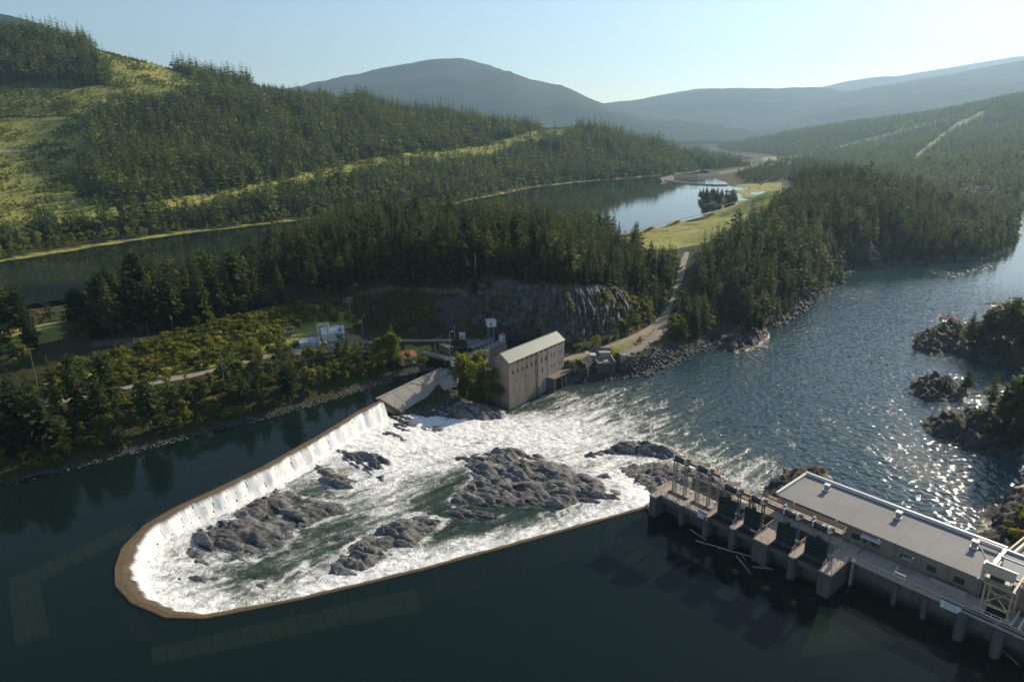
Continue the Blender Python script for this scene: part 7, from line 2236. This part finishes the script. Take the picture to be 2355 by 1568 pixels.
# signs with printed warning
def text_mesh(body, size):
    cu = bpy.data.curves.new("lettering", 'FONT'); cu.body = body; cu.size = size; cu.align_x = 'CENTER'; cu.align_y = 'CENTER'
    o = bpy.data.objects.new("tmp_text", cu); C.objects.link(o)
    dg = bpy.context.evaluated_depsgraph_get()
    me = bpy.data.meshes.new_from_object(o.evaluated_get(dg))
    bpy.data.objects.remove(o); bpy.data.curves.remove(cu)
    return me
M_NAVY = plain("navy_print", (0.012, 0.02, 0.06), .5, .1)
M_SIGN = plain("white_sign_board", (0.66, 0.70, 0.74), .5, .06)
def sign(label, a0, a1, b, z0, z1):
    s = thing("warning_sign", label, "sign", W(a0, b, z0), None)
    mb = MB(); mb.fbox(W, a0, a1, b, b + .08, z0, z1); mb.build("board", M_SIGN, s)
    mb = MB(); mb.fbox(W, a0, a1, b - .02, b - .003, z1 - .36, z1); mb.build("header_band", M_NAVY, s)
    ang = math.atan2(DA[1], DA[0])
    for k, (tx, sz) in enumerate((("DANGER", .52), ("DAM INTAKE", .42), ("KEEP AWAY", .42))):
        me = text_mesh(tx, sz); me.materials.append(M_NAVY)
        o = bpy.data.objects.new("lettering", me); C.objects.link(o); o.parent = s
        p = W((a0 + a1) / 2, b - .012, z1 - .66 - k * .5)
        o.location = (p[0] - s.location.x, p[1] - s.location.y, p[2] - s.location.z); o.rotation_euler = (math.pi / 2, 0, ang)
    for a in (a0 + .3, a1 - .3):
        mb = MB(); mb.fbox(W, a, a + .08, b + .09, b + .17, z0 - .6, z1); mb.build("post", M_STEEL, s)
sign("blue and white warning sign on the spillway rail", 13.2, 16.0, .5, ZD - 1.1, ZD + .9)
sign("blue and white warning sign on the intake deck edge", 66.5, 70.2, 9.35, ZD - 1.2, ZD + .95)

# ---------------------------------------------------------------- modern powerhouse
M_PHW = concrete("powerhouse_wall", (0.24, 0.20, 0.15), (0.10, 0.085, 0.065), .4, warm=(0.29, 0.24, 0.18), lines=.3, spacing=.8)
M_PHR = plain("flat_grey_roofing", (0.225, 0.222, 0.215), .8, .18, .10, spec=.3)
M_COPE = plain("white_metal_coping", (0.66, 0.64, 0.60), .45, .08)
ph = thing("modern_powerhouse", "long flat grey roofed powerhouse with white coping beside the dam deck", "powerhouse", W(25.5, 17.1, -16))
PA0, PA1, PB0, PB1, PZ = 25.6, 71.2, 17.1, 32.3, 10.0
wins = [(a - 1.0, a + 1.0, 6.9, 8.4) for a in (45.5, 56.3, 61.8, 67.2)]
big = (47.2, 51.0, 7.1, 9.0)
def phb(nm, mat, a0, a1, b0, b1, z0, z1): mb = MB(); mb.fbox(W, a0, a1, b0, b1, z0, z1); return mb.build(nm, mat, ph)
wall_open(W, PA0, PA1, PB0, PB0 + .5, -16, PZ, wins + [big]).build("front_wall", M_PHW, ph)
for w in wins: window(W, ph, *w, PB0 + .25, (2, 1), True, M_FRAME, PB0 - .1)
mb = MB(); mb.fbox(W, *big[:2], PB0 + .2, PB0 + .3, *big[2:]); mb.build("louvre_panel", M_DKST, ph)
mb = MB(); mb.hexa([W(46.9, PB0 - 1.3, 9.0), W(51.3, PB0 - 1.3, 9.0), W(51.3, PB0 - .003, 9.2), W(46.9, PB0 - .003, 9.2)], [W(46.9, PB0 - 1.3, 9.12), W(51.3, PB0 - 1.3, 9.12), W(51.3, PB0 - .003, 9.32), W(46.9, PB0 - .003, 9.32)]); mb.build("canopy", M_COPE, ph)
phb("back_wall", M_PHW, PA0, PA1, PB1 - .5, PB1, -16, PZ); phb("end_wall", M_PHW, PA0, PA0 + .5, PB0 + .503, PB1 - .503, -16, PZ); phb("end_wall", M_PHW, PA1 - .5, PA1, PB0 + .503, PB1 - .503, -16, PZ)
for k in range(8):
    a0 = PA0 - .25 + k * (PA1 - PA0 + .5) / 8
    phb("roof_panel", M_PHR, a0 + .01, a0 + (PA1 - PA0 + .5) / 8 - .01, PB0 - .35, PB1 + .1, PZ + .003, PZ + .35)
phb("coping", M_COPE, PA0 - .5, PA1 + .3, PB1 + .12, PB1 + .75, PZ - .4, PZ + 1.15)
phb("coping", M_COPE, PA0 - .5, PA0 + .1, PB0 - .3, PB1 + .117, PZ + .353, PZ + 1.0)
phb("coping", M_COPE, PA1 - .3, PA1 + .3, PB0 + 7.0, PB1 + .117, PZ + .353, PZ + 1.0)
for k in range(9):
    a = PA0 + 1 + k * 5.4
    phb("pilaster", M_PHW, a, a + .5, PB0 - .15, PB0 - .003, -2, PZ - .05)
    mb = MB(); mb.tube(W(a + .8, PB0 - .12, 5), W(a + .8, PB0 - .12, PZ - .05), .08, .08, 6); mb.build("downspout", M_STEEL, ph)
for a in (32.2, 49.6, 65.6):
    mb = MB(); mb.fbox(W, a, a + 1.5, 27.6, 29.0, PZ + .36, PZ + .75); v_ = mb.build("roof_vent", M_COPE, ph)
    mb = MB(); mb.fbox(W, a + .2, a + 1.3, 27.8, 28.8, PZ + .753, PZ + 2.0); sub(mb, "vent_housing", M_STEEL, v_, ph)
    mb = MB(); mb.fbox(W, a + .05, a + 1.45, 27.65, 28.95, PZ + 2.003, PZ + 2.2); sub(mb, "vent_hood", M_COPE, v_, ph)
mb = MB(); mb.tube(W(66.2, 30.6, PZ + 1.3), W(71.0, 30.6, PZ + 1.3), .38, .38, 10); mb.build("duct", M_COPE, ph)
for a in (66.4, 70.4):
    mb = MB(); mb.beam(W(a, 30.2, PZ + .35), W(a, 30.6, PZ + 1.0), .08); mb.beam(W(a, 31.0, PZ + .35), W(a, 30.6, PZ + 1.0), .08); mb.build("duct_support", M_STEEL, ph)
# annex, its roof coloured blue grey to carry the shade lying on it
M_ANX = plain('shade_blue_grey_roofing', (0.15, 0.21, 0.25), .7, .15, .2)
an = thing("powerhouse_annex", "annex with shade toned blue grey roof at the near end of the powerhouse", "annex", W(71.5, 17.0, -16))
def anb(nm, mat, a0, a1, b0, b1, z0, z1): mb = MB(); mb.fbox(W, a0, a1, b0, b1, z0, z1); return mb.build(nm, mat, an)
anb("wall", M_PHW, 71.4, 99, 18.4, 30.5, -16, PZ + .8)
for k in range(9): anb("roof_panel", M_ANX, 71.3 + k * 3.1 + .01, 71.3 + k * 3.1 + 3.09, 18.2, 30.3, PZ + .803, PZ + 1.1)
anb("coping", M_COPE, 71.3, 99, 30.52, 31.0, PZ + .3, PZ + 1.6)
anb("parapet", M_COPE, 71.3, 71.9, 18.2, 30.5, PZ + 1.103, PZ + 1.7)
# road bridge beyond
rb_ = thing("road_bridge", "pale concrete road deck with barriers beyond the powerhouse annex", "bridge", W(73, 33, 4))
FRD = Fr(W(72.5, 31.4, 0)[:2], (DB[0] * .97 + DA[0] * .10, DB[1] * .97 + DA[1] * .10), -1)
mb = MB(); mb.fbox(FRD, 0, 60, 0, 9.0, 8.6, 9.4); mb.build("deck_slab", M_DECK, rb_)
for b in (0.05, 8.6):
    mb = MB(); mb.fbox(FRD, 0, 60, b, b + .35, 9.403, 10.2); mb.build("barrier", M_DECK, rb_)
mb = MB(); mb.fbox(FRD, 0, 60, -1.0, -.05, 8.4, 8.9); mb.build("service_ledge", M_ROOFG, rb_)
mb = MB(); mb.fbox(FRD, 0, 60, -1.5, -1.2, 8.7, 9.7); mb.build("outer_rail", M_RAILT, rb_)
for k in range(16):
    mb = MB(); mb.fbox(FRD, k * 3.8, k * 3.8 + .2, -1.5, -1.0, 8.0, 8.69); mb.build("bracket", M_RUST, rb_)
for a in (6, 24, 42):
    mb = MB(); mb.fbox(FRD, a, a + 1.5, 1, 8, -16, 8.597); mb.build("pier", M_CONCD, rb_)

# ---------------------------------------------------------------- intake deck in front of the modern powerhouse
ik = thing("intake_deck", "long pale concrete intake deck along the modern powerhouse", "deck", W(47.7, 9.7, -10))
def ib(nm, mat, a0, a1, b0, b1, z0, z1): mb = MB(); mb.fbox(W, a0, a1, b0, b1, z0, z1); return mb.build(nm, mat, ik)
for k in range(13):
    a0 = 47.65 + k * 3.9
    ib("deck_slab", M_DECK, a0 + .02, a0 + 3.88, 11.4, 16.6, ZD - .5, ZD)
    ib("edge_slab", M_DECK, a0 + .02, a0 + 3.88, 9.6, 11.3, ZD - .5, ZD - .05 + .02 * (k % 2))
ib("service_trench", M_DKST, 47.7, 98, 11.31, 11.39, ZD - .5, ZD - .1)
ib("front_beam", M_CONCD, 47.65, 98.3, 9.9, 10.6, 2.9, ZD - .503); ib("back_wall", M_CONCD, 47.65, 98.3, 13.4, 14.0, -10, ZD - .503)
for a in (48.2, 57.5, 63.4):
    ib("buttress", M_CONCD, a, a + .9, 9.2, 9.897, -10, ZD - .8)
for a in (69.9, 76.3, 82.6, 88.9):
    n = 8; pl = [(a + 1.9, 10.0), (a, 10.0), (a, 8.4)] + [(a + .95 - .95 * math.cos(math.pi * k / n), 8.4 - .95 * math.sin(math.pi * k / n)) for k in range(1, n)] + [(a + 1.9, 8.4)]
    mb = MB(); mb.prism([W(p, q, 0)[:2] for p, q in pl], -10, ZD - .55); mb.build("round_pier", M_CONCD, ik)
for a0 in (70.2, 76.6, 82.9, 89.2):
    for k in range(4):
        ib("slot_beam", M_RAILT if k % 2 else M_DKST, a0, a0 + 5.6, 9.75 + k * .45, 9.95 + k * .45, ZD + .02, ZD + .3)
for pts in ([(48, 9.7, ZD), (70, 9.7, ZD)], [(70, 9.6, ZD), (98, 9.6, ZD)]):
    rail(pts, M_RAILD, 1.1, 3.0, ik)
rail([(47.7, 16.5, ZD), (69.8, 16.5, ZD)], M_STEEL, 1.1, 2.6, ik); rail([(48.5, 11.6, ZD), (69, 11.6, ZD)], M_RAILD, .35, 4.0, ik, .04, 1)
ib("raised_kerb", M_DECK, 62.5, 69.3, 15.2, 15.8, ZD + .003, ZD + .6)
for a, b in ((58.6, 10.6), (61.2, 10.4), (62.0, 11.0)):
    ib("mooring_cleat", M_YEL, a, a + .35, b, b + .3, ZD + .003, ZD + .5)
wf = thing("rescue_davit", "white steel davit standing on the intake deck edge", "davit", W(57.5, 10.2, ZD))
for a in (57.0, 59.0):
    mb = MB(); mb.fbox(W, a, a + .1, 10.0, 10.1, ZD, ZD + 1.6); mb.build("post", M_HOISTW, wf)
mb = MB(); mb.fbox(W, 56.9, 59.2, 10.0, 10.12, ZD + 1.6, ZD + 1.75); mb.fbox(W, 56.9, 59.2, 10.0, 10.12, ZD + .8, ZD + .9); mb.build("frame", M_HOISTW, wf)
mb = MB(); mb.tube(W(57.2, 10.1, ZD + 1.7), W(57.0, 10.9, ZD + 2.9), .07, .07, 6); mb.build("jib", M_HOISTW, wf)
sc_ = thing("steel_stand", "grey steel access stand at the deck rail", "stand", W(57, 15, ZD))
for a in (56.4, 58.2):
    mb = MB(); mb.beam(W(a, 15.8, ZD), W(a, 15.0, ZD + 2.6), .08); mb.beam(W(a, 14.4, ZD), W(a, 15.0, ZD + 2.6), .08); mb.build("leg", M_STEEL, sc_)
mb = MB(); mb.fbox(W, 56.2, 58.6, 14.7, 15.9, ZD + 2.6, ZD + 2.7); mb.build("platform", M_STEEL, sc_)
railing_mb([W(56.2, 15.9, ZD + 2.7), W(58.6, 15.9, ZD + 2.7), W(58.6, 14.7, ZD + 2.7)], 1.0, 1.0, .03).build("railing", M_STEEL, sc_)
vp = thing("vent_pipe", "white capped pipe hanging down the end pier", "pipe", W(48.5, 8.6, ZD))
mb = MB(); mb.tube(W(48.6, 9.2, -2), W(48.6, 9.2, ZD + .2), .32, .32, 10); mb.build("pipe", M_STEEL, vp)
mb = MB(); mb.tube(W(48.6, 9.2, ZD + .2), W(48.6, 9.4, ZD + .85), .45, .3, 10); mb.build("cap", M_HOISTW, vp)

# tan gantry crane
gc = thing("gantry_crane", "tan steel intake gantry crane with small gabled cab roof", "crane", W(72.5, 11, ZD))
def gbx(nm, mat, *a): mb = MB(); mb.fbox(W, *a); return mb.build(nm, mat, gc)
for a in (72.6, 77.2):
    for b in (11.2, 16.4):
        gbx("leg", M_TAN, a, a + .38, b, b + .38, ZD + .5, ZD + 7.0)
        mb = MB(); mb.fbox(W, a - .5, a + .9, b - .1, b + .5, ZD + .02, ZD + .49); gg = mb.build("bogie", M_TAN, gc)
for b in (11.2, 16.4):
    gbx("cross_beam", M_TAN, 72.4, 77.8, b, b + .4, ZD + 7.003, ZD + 7.5); gbx("lower_beam", M_TAN, 72.985, 77.195, b + .05, b + .3, ZD + 2.4, ZD + 2.7)
for a in (72.6, 77.2):
    gbx("side_beam", M_TAN, a, a + .38, 11.605, 16.395, ZD + 7.0, ZD + 7.45); gbx("crane_rail_beam", M_TAN, a + .02, a + .36, 16.805, 22.5, ZD + 7.0, ZD + 7.45)
for a in (72.6, 77.2): gbx("far_leg", M_TAN, a, a + .3, 22.5, 22.8, ZD + 1.5, ZD + 7.6)
gbx("end_beam", M_TAN, 72.3, 77.9, 22.5, 22.9, ZD + 7.603, ZD + 7.95)
mb = MB(); mb.beam(W(73, 11.4, ZD + 2.7), W(77.2, 11.4, ZD + 7), .15); mb.beam(W(77.2, 11.4, ZD + 2.7), W(73, 11.4, ZD + 7), .15); mb.build("brace", M_TAN, gc)
gbx("cab_floor", M_TAN, 72.0, 76.6, 11.8, 15.8, ZD + 7.55, ZD + 7.7); gbx("winch", M_HOIST, 73, 75.4, 12.6, 15, ZD + 7.703, ZD + 8.9)
FGc = Fr(W(71.7, 11.3, 0)[:2], DB, 1)
mb = MB(); q = [W(71.6, 11.4, ZD + 9.2), W(77.0, 11.4, ZD + 9.2), W(77.0, 13.6, ZD + 10.2), W(71.6, 13.6, ZD + 10.2)]; mb.hexa(q, [(p[0], p[1], p[2] + .12) for p in q]); mb.build("cab_roof", M_TAN, gc)
mb = MB(); q = [W(71.6, 13.61, ZD + 10.2), W(77.0, 13.61, ZD + 10.2), W(77.0, 15.9, ZD + 9.2), W(71.6, 15.9, ZD + 9.2)]; mb.hexa(q, [(p[0], p[1], p[2] + .12) for p in q]); mb.build("cab_roof", M_COPE, gc)
for a in (71.9, 76.5):
    for b in (11.7, 15.5): gbx("cab_post", M_TAN, a, a + .15, b, b + .15, ZD + 7.7, ZD + 9.3)
for k, pts in enumerate(([(71.8, 10.9, ZD), (78.2, 10.9, ZD)], [(78.4, 11, ZD), (78.4, 16.4, ZD)])): rail(pts, M_COPE, 1.2, 1.5, gc, .06)
gbx("control_box", M_COPE, 70.9, 71.5, 15.5, 17.2, ZD + 5.0, ZD + 8.8)
jb = thing("jib_crane", "white jib boom reaching over the powerhouse roof", "crane", W(71.5, 17, ZD))
mb = MB(); mb.tube(W(71.9, 16.8, ZD), W(71.9, 16.8, ZD + 8.0), .22, .2, 8); mb.build("mast", M_TAN, jb)
mb = MB(); mb.tube(W(72.2, 16.0, ZD + 7.8), W(69.2, 19.6, ZD + 9.6), .26, .16, 8); mb.build("boom", M_COPE, jb)
for a in (79.5, 85.8):
    gbx("hatch_rail", M_COPE, a, a + .3, 10.8, 16.4, ZD + .02, ZD + 1.1); mb = MB(); mb.fbox(W, a + 1.0, a + 5.4, 11.4, 16, ZD - 1.5, ZD - .9) 
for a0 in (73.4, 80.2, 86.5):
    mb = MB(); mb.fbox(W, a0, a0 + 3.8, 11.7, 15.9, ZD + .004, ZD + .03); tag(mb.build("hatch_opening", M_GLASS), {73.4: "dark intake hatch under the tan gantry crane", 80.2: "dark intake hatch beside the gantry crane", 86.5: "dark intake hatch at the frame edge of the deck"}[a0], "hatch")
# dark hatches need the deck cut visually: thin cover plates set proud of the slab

# lamp posts on the deck
def deck_lamp(a, b, h, label, z=ZD):
    t = thing("lamp_post", label, "lamp post", W(a, b, z), None)
    mb = MB(); mb.tube(W(a, b, z), W(a, b, z + h), .07, .05, 6); mb.build("post", M_STEEL, t)
    mb = MB(); mb.tube(W(a, b, z + h), W(a, b, z + h + .2), .12, .28, 8); mb.tube(W(a, b, z + h + .2), W(a, b, z + h + .5), .28, .1, 8); mb.build("globe", M_LAMP, t)
deck_lamp(22.9, 2.0, 3.4, "white globe lamp on the first round pier"); deck_lamp(38.3, 2.2, 3.4, "white globe lamp on the round pier between the last gates")
deck_lamp(50.8, 16.3, 3.6, "white globe lamp at the deck rail by the louvre"); deck_lamp(70.5, 16.2, 4.2, "white globe lamp at the foot of the jib crane"); deck_lamp(30.4, 16.3, 4.0, "slim lamp at the rail before the powerhouse corner"); deck_lamp(41.0, 16.3, 4.0, "slim lamp at the rail behind the last gate")
# floodlight boxes on the tower legs
for a, lb in ((7.0, "white floodlight box at the foot of the first tower"), (14.2, "white floodlight box at the foot of the second tower")):
    mb = MB(); mb.fbox(W, a, a + .7, 5.6, 6.3, ZD + .9, ZD + 1.5); mb.fbox(W, a + .3, a + .4, 5.9, 6.0, ZD, ZD + .9); tag(mb.build("floodlight", M_HOISTW), lb, "floodlight")
# driftwood against the piers
def log(u0, v0, u1, v1, r, label):
    p, q = Vector(P(u0, v0, .05)), Vector(P(u1, v1, .05))
    mb = MB(); n = 5
    for k in range(n):
        a = p.lerp(q, k / n); b = p.lerp(q, (k + 1) / n); j = Vector((0, 0, .05 * math.sin(k * 2.3)))
        mb.tube(a + j, b + Vector((0, 0, .05 * math.sin((k + 1) * 2.3))), r * (1 - .08 * k), r * (1 - .08 * (k + 1)), 7, k in (0, n - 1))
    tag(mb.build("driftwood_log", M_SNAG), label, "log", "driftwood against the dam")
for i, (u0, v0, u1, v1, r) in enumerate([(1587, 1217, 1625, 1242, .2), (1600, 1243, 1655, 1258, .24), (1650, 1258, 1730, 1280, .26), (1694, 1278, 1726, 1318, .22), (1706, 1275, 1716, 1290, .15), (1731, 1303, 1778, 1308, .16), (1745, 1300, 1768, 1304, .12), (2255, 1452, 2300, 1490, .22), (2290, 1480, 2345, 1530, .2)]):
    log(u0, v0, u1, v1, r, ["short grey log under the first spillway bays", "long grey log drifting past the second pier", "long grey log ending at the wide pier", "slanting log in front of the wide pier", "broken plank beside the slanting log", "thin log in the shadow below the third gate", "short stick beside the thin shaded log", "pale log below the first round intake pier", "pale log drifting off the last intake pier"][i])
# ---------------------------------------------------------------- islets and far bank rocks
def islet(label, px, hm, seed, tr, res=.8, edge=5, rough=1.2, bushes=6, brush=None):
    o, poly = rock_thing("rock_islet", label, px, ZR, hm, seed, None, res=res, edge=edge, rough=rough, mat=M_ISLE, cat="islet", jag=2.0)
    me = o.data
    co = np.array([v.co for v in me.vertices]) + np.array(o.location)
    def top(x, y):
        d = (co[:, 0] - x) ** 2 + (co[:, 1] - y) ** 2
        return float(co[np.argmin(d), 2])
    rg = np.random.default_rng(seed)
    for k, (u, v, z, h, kind, lb) in enumerate(tr):
        x, y, _ = P(u, v, z); zz = top(x, y)
        place_tree("conifer_tree", CON[kind], (x, y, zz - .3, h * 1.3), lb[0], lb[1], rg.uniform(0, 6), rg.uniform(.95, 1.25))
    cx_, cy_ = np.mean([p[0] for p in poly]), np.mean([p[1] for p in poly])
    for k in range(bushes):
        p = poly[rg.integers(0, len(poly))]; s = rg.uniform(.1, .75)
        x, y = cx_ + (p[0] - cx_) * s, cy_ + (p[1] - cy_) * s
        b = bpy.data.objects.new("bush", BUSH[k % 4]); C.objects.link(b)
        h = rg.uniform(1.2, 2.8); b.location = (x, y, top(x, y) - .3); b.scale = (h, h, h * .9); b.rotation_euler = (0, 0, k)
        tag(b, "low bush on the " + brush, "bush", "bushes on the " + brush)
    return o
W1 = ("tall open conifer on the wooded islet near the frame edge", "conifers on the wooded islet")
islet("wooded rock islet with blunt dark nose in the river", [(2098, 800), (2105, 770), (2150, 752), (2220, 748), (2300, 735), (2420, 730), (2480, 800), (2420, 850), (2355, 848), (2250, 830), (2180, 812), (2140, 818)], 7.0, 1001,
      [(2110, 775, -8, 6, 0, ("small thin conifer on the nose of the wooded islet", None)), (2145, 770, -8, 6, 1, ("short conifer behind the islet nose", None)), (2200, 775, -8, 9, 2, ("slender conifer leaning on the wooded islet", None))] +
      [(u, v, -7, h, k, W1) for u, v, h, k in [(2230, 780, 14, 3), (2255, 785, 13, 5), (2275, 778, 16, 6), (2300, 782, 20, 4), (2318, 790, 22, 6), (2335, 785, 17, 5), (2350, 800, 18, 3), (2365, 785, 19, 6), (2290, 800, 12, 2), (2330, 812, 13, 1), (2245, 798, 9, 0), (2380, 810, 20, 4)]], brush="wooded islet", bushes=12)
islet("small round rock islet with a single pine in the river", [(2092, 905), (2095, 878), (2120, 868), (2165, 872), (2200, 885), (2232, 898), (2230, 915), (2190, 924), (2130, 922)], 6.0, 1013,
      [(2130, 872, -9, 5, 1, ("little conifer on the crest of the round islet", None)), (2175, 880, -9, 6.5, 4, ("thin bare stemmed pine on the round islet", None)), (2222, 895, -11, 10, 5, ("single full pine at the end of the round islet", None))], res=.6, edge=4, brush="round islet", bushes=7)
islet("large dark rock islet at the frame edge of the river", [(2112, 975), (2130, 960), (2200, 950), (2260, 935), (2330, 930), (2440, 930), (2480, 1000), (2420, 1062), (2340, 1060), (2260, 1045), (2190, 1022), (2140, 1000)], 6.5, 1027,
      [(2275, 945, -9, 13, 4, ("thin pine on the crest of the large dark islet", None))] + [(u, v, -8, h, k, ("dark conifer on the large islet at the frame edge", "conifers on the large dark islet")) for u, v, h, k in [(2300, 960, 11, 3), (2325, 965, 15, 6), (2340, 975, 18, 5), (2355, 985, 21, 6), (2350, 1000, 17, 3), (2310, 985, 9, 2), (2290, 975, 7, 0), (2330, 1010, 12, 1), (2370, 960, 20, 4)]], res=.8, brush="large dark islet", bushes=12)
for i, (px, lb, h) in enumerate([([(2150, 724), (2175, 722), (2205, 735), (2235, 745), (2200, 748), (2165, 738)], "low dark rock bar upstream of the wooded islet", 1.6), ([(2262, 692), (2300, 696), (2380, 705), (2380, 718), (2310, 712), (2280, 704)], "thin rock bar at the far frame edge", 1.6),
                                 ([(2300, 880), (2330, 872), (2380, 880), (2380, 900), (2320, 896)], "low rock ledge between the two islets at the frame edge", 2.0), ([(2310, 912), (2335, 905), (2360, 915), (2345, 928), (2318, 924)], "small wave washed rock beside the large dark islet", 1.2)]):
    rock_thing("rock_islet", lb, px, ZR, h, 1041 + i * 7, None, mat=M_ISLE, cat="rock", res=.8, edge=3)
# rocky knob of the wooded point
islet("rocky knob with a lone conifer clump below the wooded point", [(1640, 800), (1645, 770), (1690, 748), (1735, 735), (1762, 752), (1770, 775), (1740, 798), (1690, 812)], 5.5, 1063,
      [(1735, 752, -9, 15, 5, ("conifer on the rocky knob below the wooded point", "conifers on the rocky knob")), (1720, 758, -9, 10, 3, ("conifer on the rocky knob below the wooded point", "conifers on the rocky knob")), (1748, 758, -9, 9, 6, ("conifer on the rocky knob below the wooded point", "conifers on the rocky knob"))], res=.8, brush="rocky knob", bushes=8)
# shrubs on the rock by the modern powerhouse and on the bank behind
for u, v, z, h, lb in [(1840, 1095, -6, 2.6, "yellow green shrub on the rock beside the powerhouse corner"), (1868, 1090, -6, 2.0, "low yellow shrub on the layered rock point"), (1895, 1088, -7, 2.6, "rusty brown shrub behind the powerhouse roof corner"), (1805, 1085, -6, 1.8, "sparse shrub at the tip of the layered rock"),
                       (1600, 1120, -7, 2.2, "bright green shrub between the two tall towers"), (1615, 1128, -7, 2.0, "green shrub behind the spillway railing"), (1665, 1140, -8, 1.8, "small green shrub near the second tower foot"),
                       (2340, 1235, -8, 4.0, "dark green bush below the road bridge"), (2350, 1180, -9, 3.0, "green bush on the broken rock bank"), (2320, 1205, -9, 2.4, "small yellow bush on the broken rock bank"), (2370, 1200, -8, 5, "large bush at the frame edge of the rock bank")]:
    x, y, _ = P(u, v, z)
    b = bpy.data.objects.new("bush", BUSH[int(u) % 4]); C.objects.link(b); b.location = (x, y, z - .6); b.scale = (h, h, h)
    tag(b, lb, "bush")
# trees around the old intake mound, prominent ones on their own
for u, v, z, h, w, kind, lb in [(1100, 905, -7, 16, 1.0, 0, "tall bright leafy tree between chute and old powerhouse"), (1075, 890, -6, 15, 1.0, 1, "leafy tree above the chute beside the intake"), (1130, 915, -9, 13, 1.0, 2, "leafy tree against the old powerhouse gable"), (1050, 895, -7, 13, 1.0, 2, "dark leafy tree at the edge of the concrete chute"),
                                (1118, 925, -11, 10, 1.1, 1, "low leafy tree on the rock shelf by the powerhouse corner"), (1088, 925, -11, 11, 1.0, 0, "leafy tree low on the mound above the rock shelf"), (1148, 925, -11, 8, 1.0, 2, "small leafy tree at the foot of the powerhouse gable"), (1062, 860, -2, 11, 1.0, 0, "leafy tree just below the intake landing"), (1095, 865, -3, 12, 1.0, 1, "leafy tree under the intake wall"),
                                (908, 845, 2.5, 17, 1.1, 3, "tall narrow bright green tree beside the red roofed shed"), (880, 845, 3, 14, 1.0, 2, "leafy tree left of the tall narrow tree"), (945, 848, 2, 8, 1.0, 1, "leafy tree in front of the red shed"), (970, 850, 1, 7, 1.0, 0, "leafy tree beside the bridge abutment"), (1318, 855, -8, 5, 1.0, 1, "small leafy tree above the tailrace platform"), (1335, 845, -8, 4.5, 1.0, 0, "small leafy tree beside the pump house hut")]:
    x, y, _ = P(u, v, z)
    place_tree("broadleaf_tree", BRO[kind], (x, y, z - .4, h), lb, None, u * .1, w)
# cedar-like conifers among them
for u, v, z, h, lb in [(1104, 922, -10, 15, "pointed green conifer on the mound by the old powerhouse"), (1066, 912, -9, 11, "small pointed conifer above the chute")]:
    x, y, _ = P(u, v, z); place_tree("conifer_tree", CON[0], (x, y, z - .4, h), lb, None, u, 1.3)
# trees on the small lake islet by the dike
ix, iy, _ = P(1650, 462, 0)
v_, f_, at_ = rock_mesh("x", [P(u, v, 0)[:2] for u, v in [(1606, 468), (1620, 455), (1660, 448), (1698, 450), (1698, 466), (1660, 474), (1620, 474)]], 0, 1.2, 1101, res=2.0, edge=6, rough=.3)
tag(link("lake_islet", mesh_np("lake_islet", v_, f_, M_GROUND, {"grass": np.zeros(len(v_)), "dirt": np.zeros(len(v_)), "rock": np.zeros(len(v_))})), "small dark wooded islet in the lake beside the dike", "islet")
rg = np.random.default_rng(1103)
for k in range(34):
    u, v = rg.uniform(1608, 1696), rg.uniform(454, 470)
    x, y, _ = P(u, v, .5)
    place_tree("conifer_tree", CON[k % 8], (x, y, .3, rg.uniform(11, 19)), "dark conifer on the small lake islet beside the dike", "conifers on the lake islet", rg.uniform(0, 6), 1.25)
# far causeway, bridge and buildings
M_CAUS = plain("causeway_gravel", (0.15, 0.13, 0.11), .95, .2, .05)
def causeway(label, px, z, w, mat):
    ln = [Vector(P(u, v, z)) for u, v in px]; mb = MB()
    for a, b in zip(ln[:-1], ln[1:]):
        d = (b - a); d.z = 0; d.normalize(); n = Vector((-d.y, d.x, 0))
        mb.hexa([a - n * w * 1.8 - Vector((0, 0, z + 2)), b - n * w * 1.8 - Vector((0, 0, z + 2)), b + n * w * 1.8 - Vector((0, 0, z + 2)), a + n * w * 1.8 - Vector((0, 0, z + 2))], [a - n * w * .5, b - n * w * .5, b + n * w * .5, a + n * w * .5])
    return tag(mb.build("causeway", mat), label, "causeway")
causeway("curving gravel topped causeway at the far end of the lake", [(1516, 410), (1545, 404), (1600, 401), (1650, 397), (1690, 390), (1720, 386), (1742, 384)], 6, 4.5, M_CAUS)
causeway("low concrete lined dike below the far causeway", [(1520, 412), (1580, 420), (1640, 424), (1672, 424)], 2.0, 5, M_OLDC2)
fbz = -8
a, b = Vector(P(2225, 443, fbz)), Vector(P(2325, 443, fbz))
fbr = thing("river_bridge", "thin far bridge crossing the hazy river", "bridge", tuple(a))
mb = MB(); mb.beam(a, b, 7, 1.5); mb.build("deck", M_CAUS, fbr)
for k in range(4):
    p = a.lerp(b, (k + .5) / 4); mb = MB(); mb.box((p.x, p.y, (fbz + ZR) / 2 - .9), (3, 3, 5)); mb.build("pier", M_CAUS, fbr)
for u, v, yy, lb in [(1687, 358, 2250, "tiny white house at the far end of the lake"), (1770, 380, 1750, "tiny white house in the hazy valley")]:
    x, y, z = Q(u, v, yy)
    zz = z - 3
    gable_shed("house", lb, (x, y), (1, .2), 14, 9, zz - 4, zz + 4, zz + 7, M_WHITE, M_BLUROOF, "house")
# dike crest road
ln = resample(smooth_line([Vector(P(u, v, DIKEZ)) for u, v in DIKE]), 5)
ribbon("dike_road", ln, 4.5, M_DIRT, .25, lambda x, y: max(float(near_z(x, y)), DIKEZ - .6))
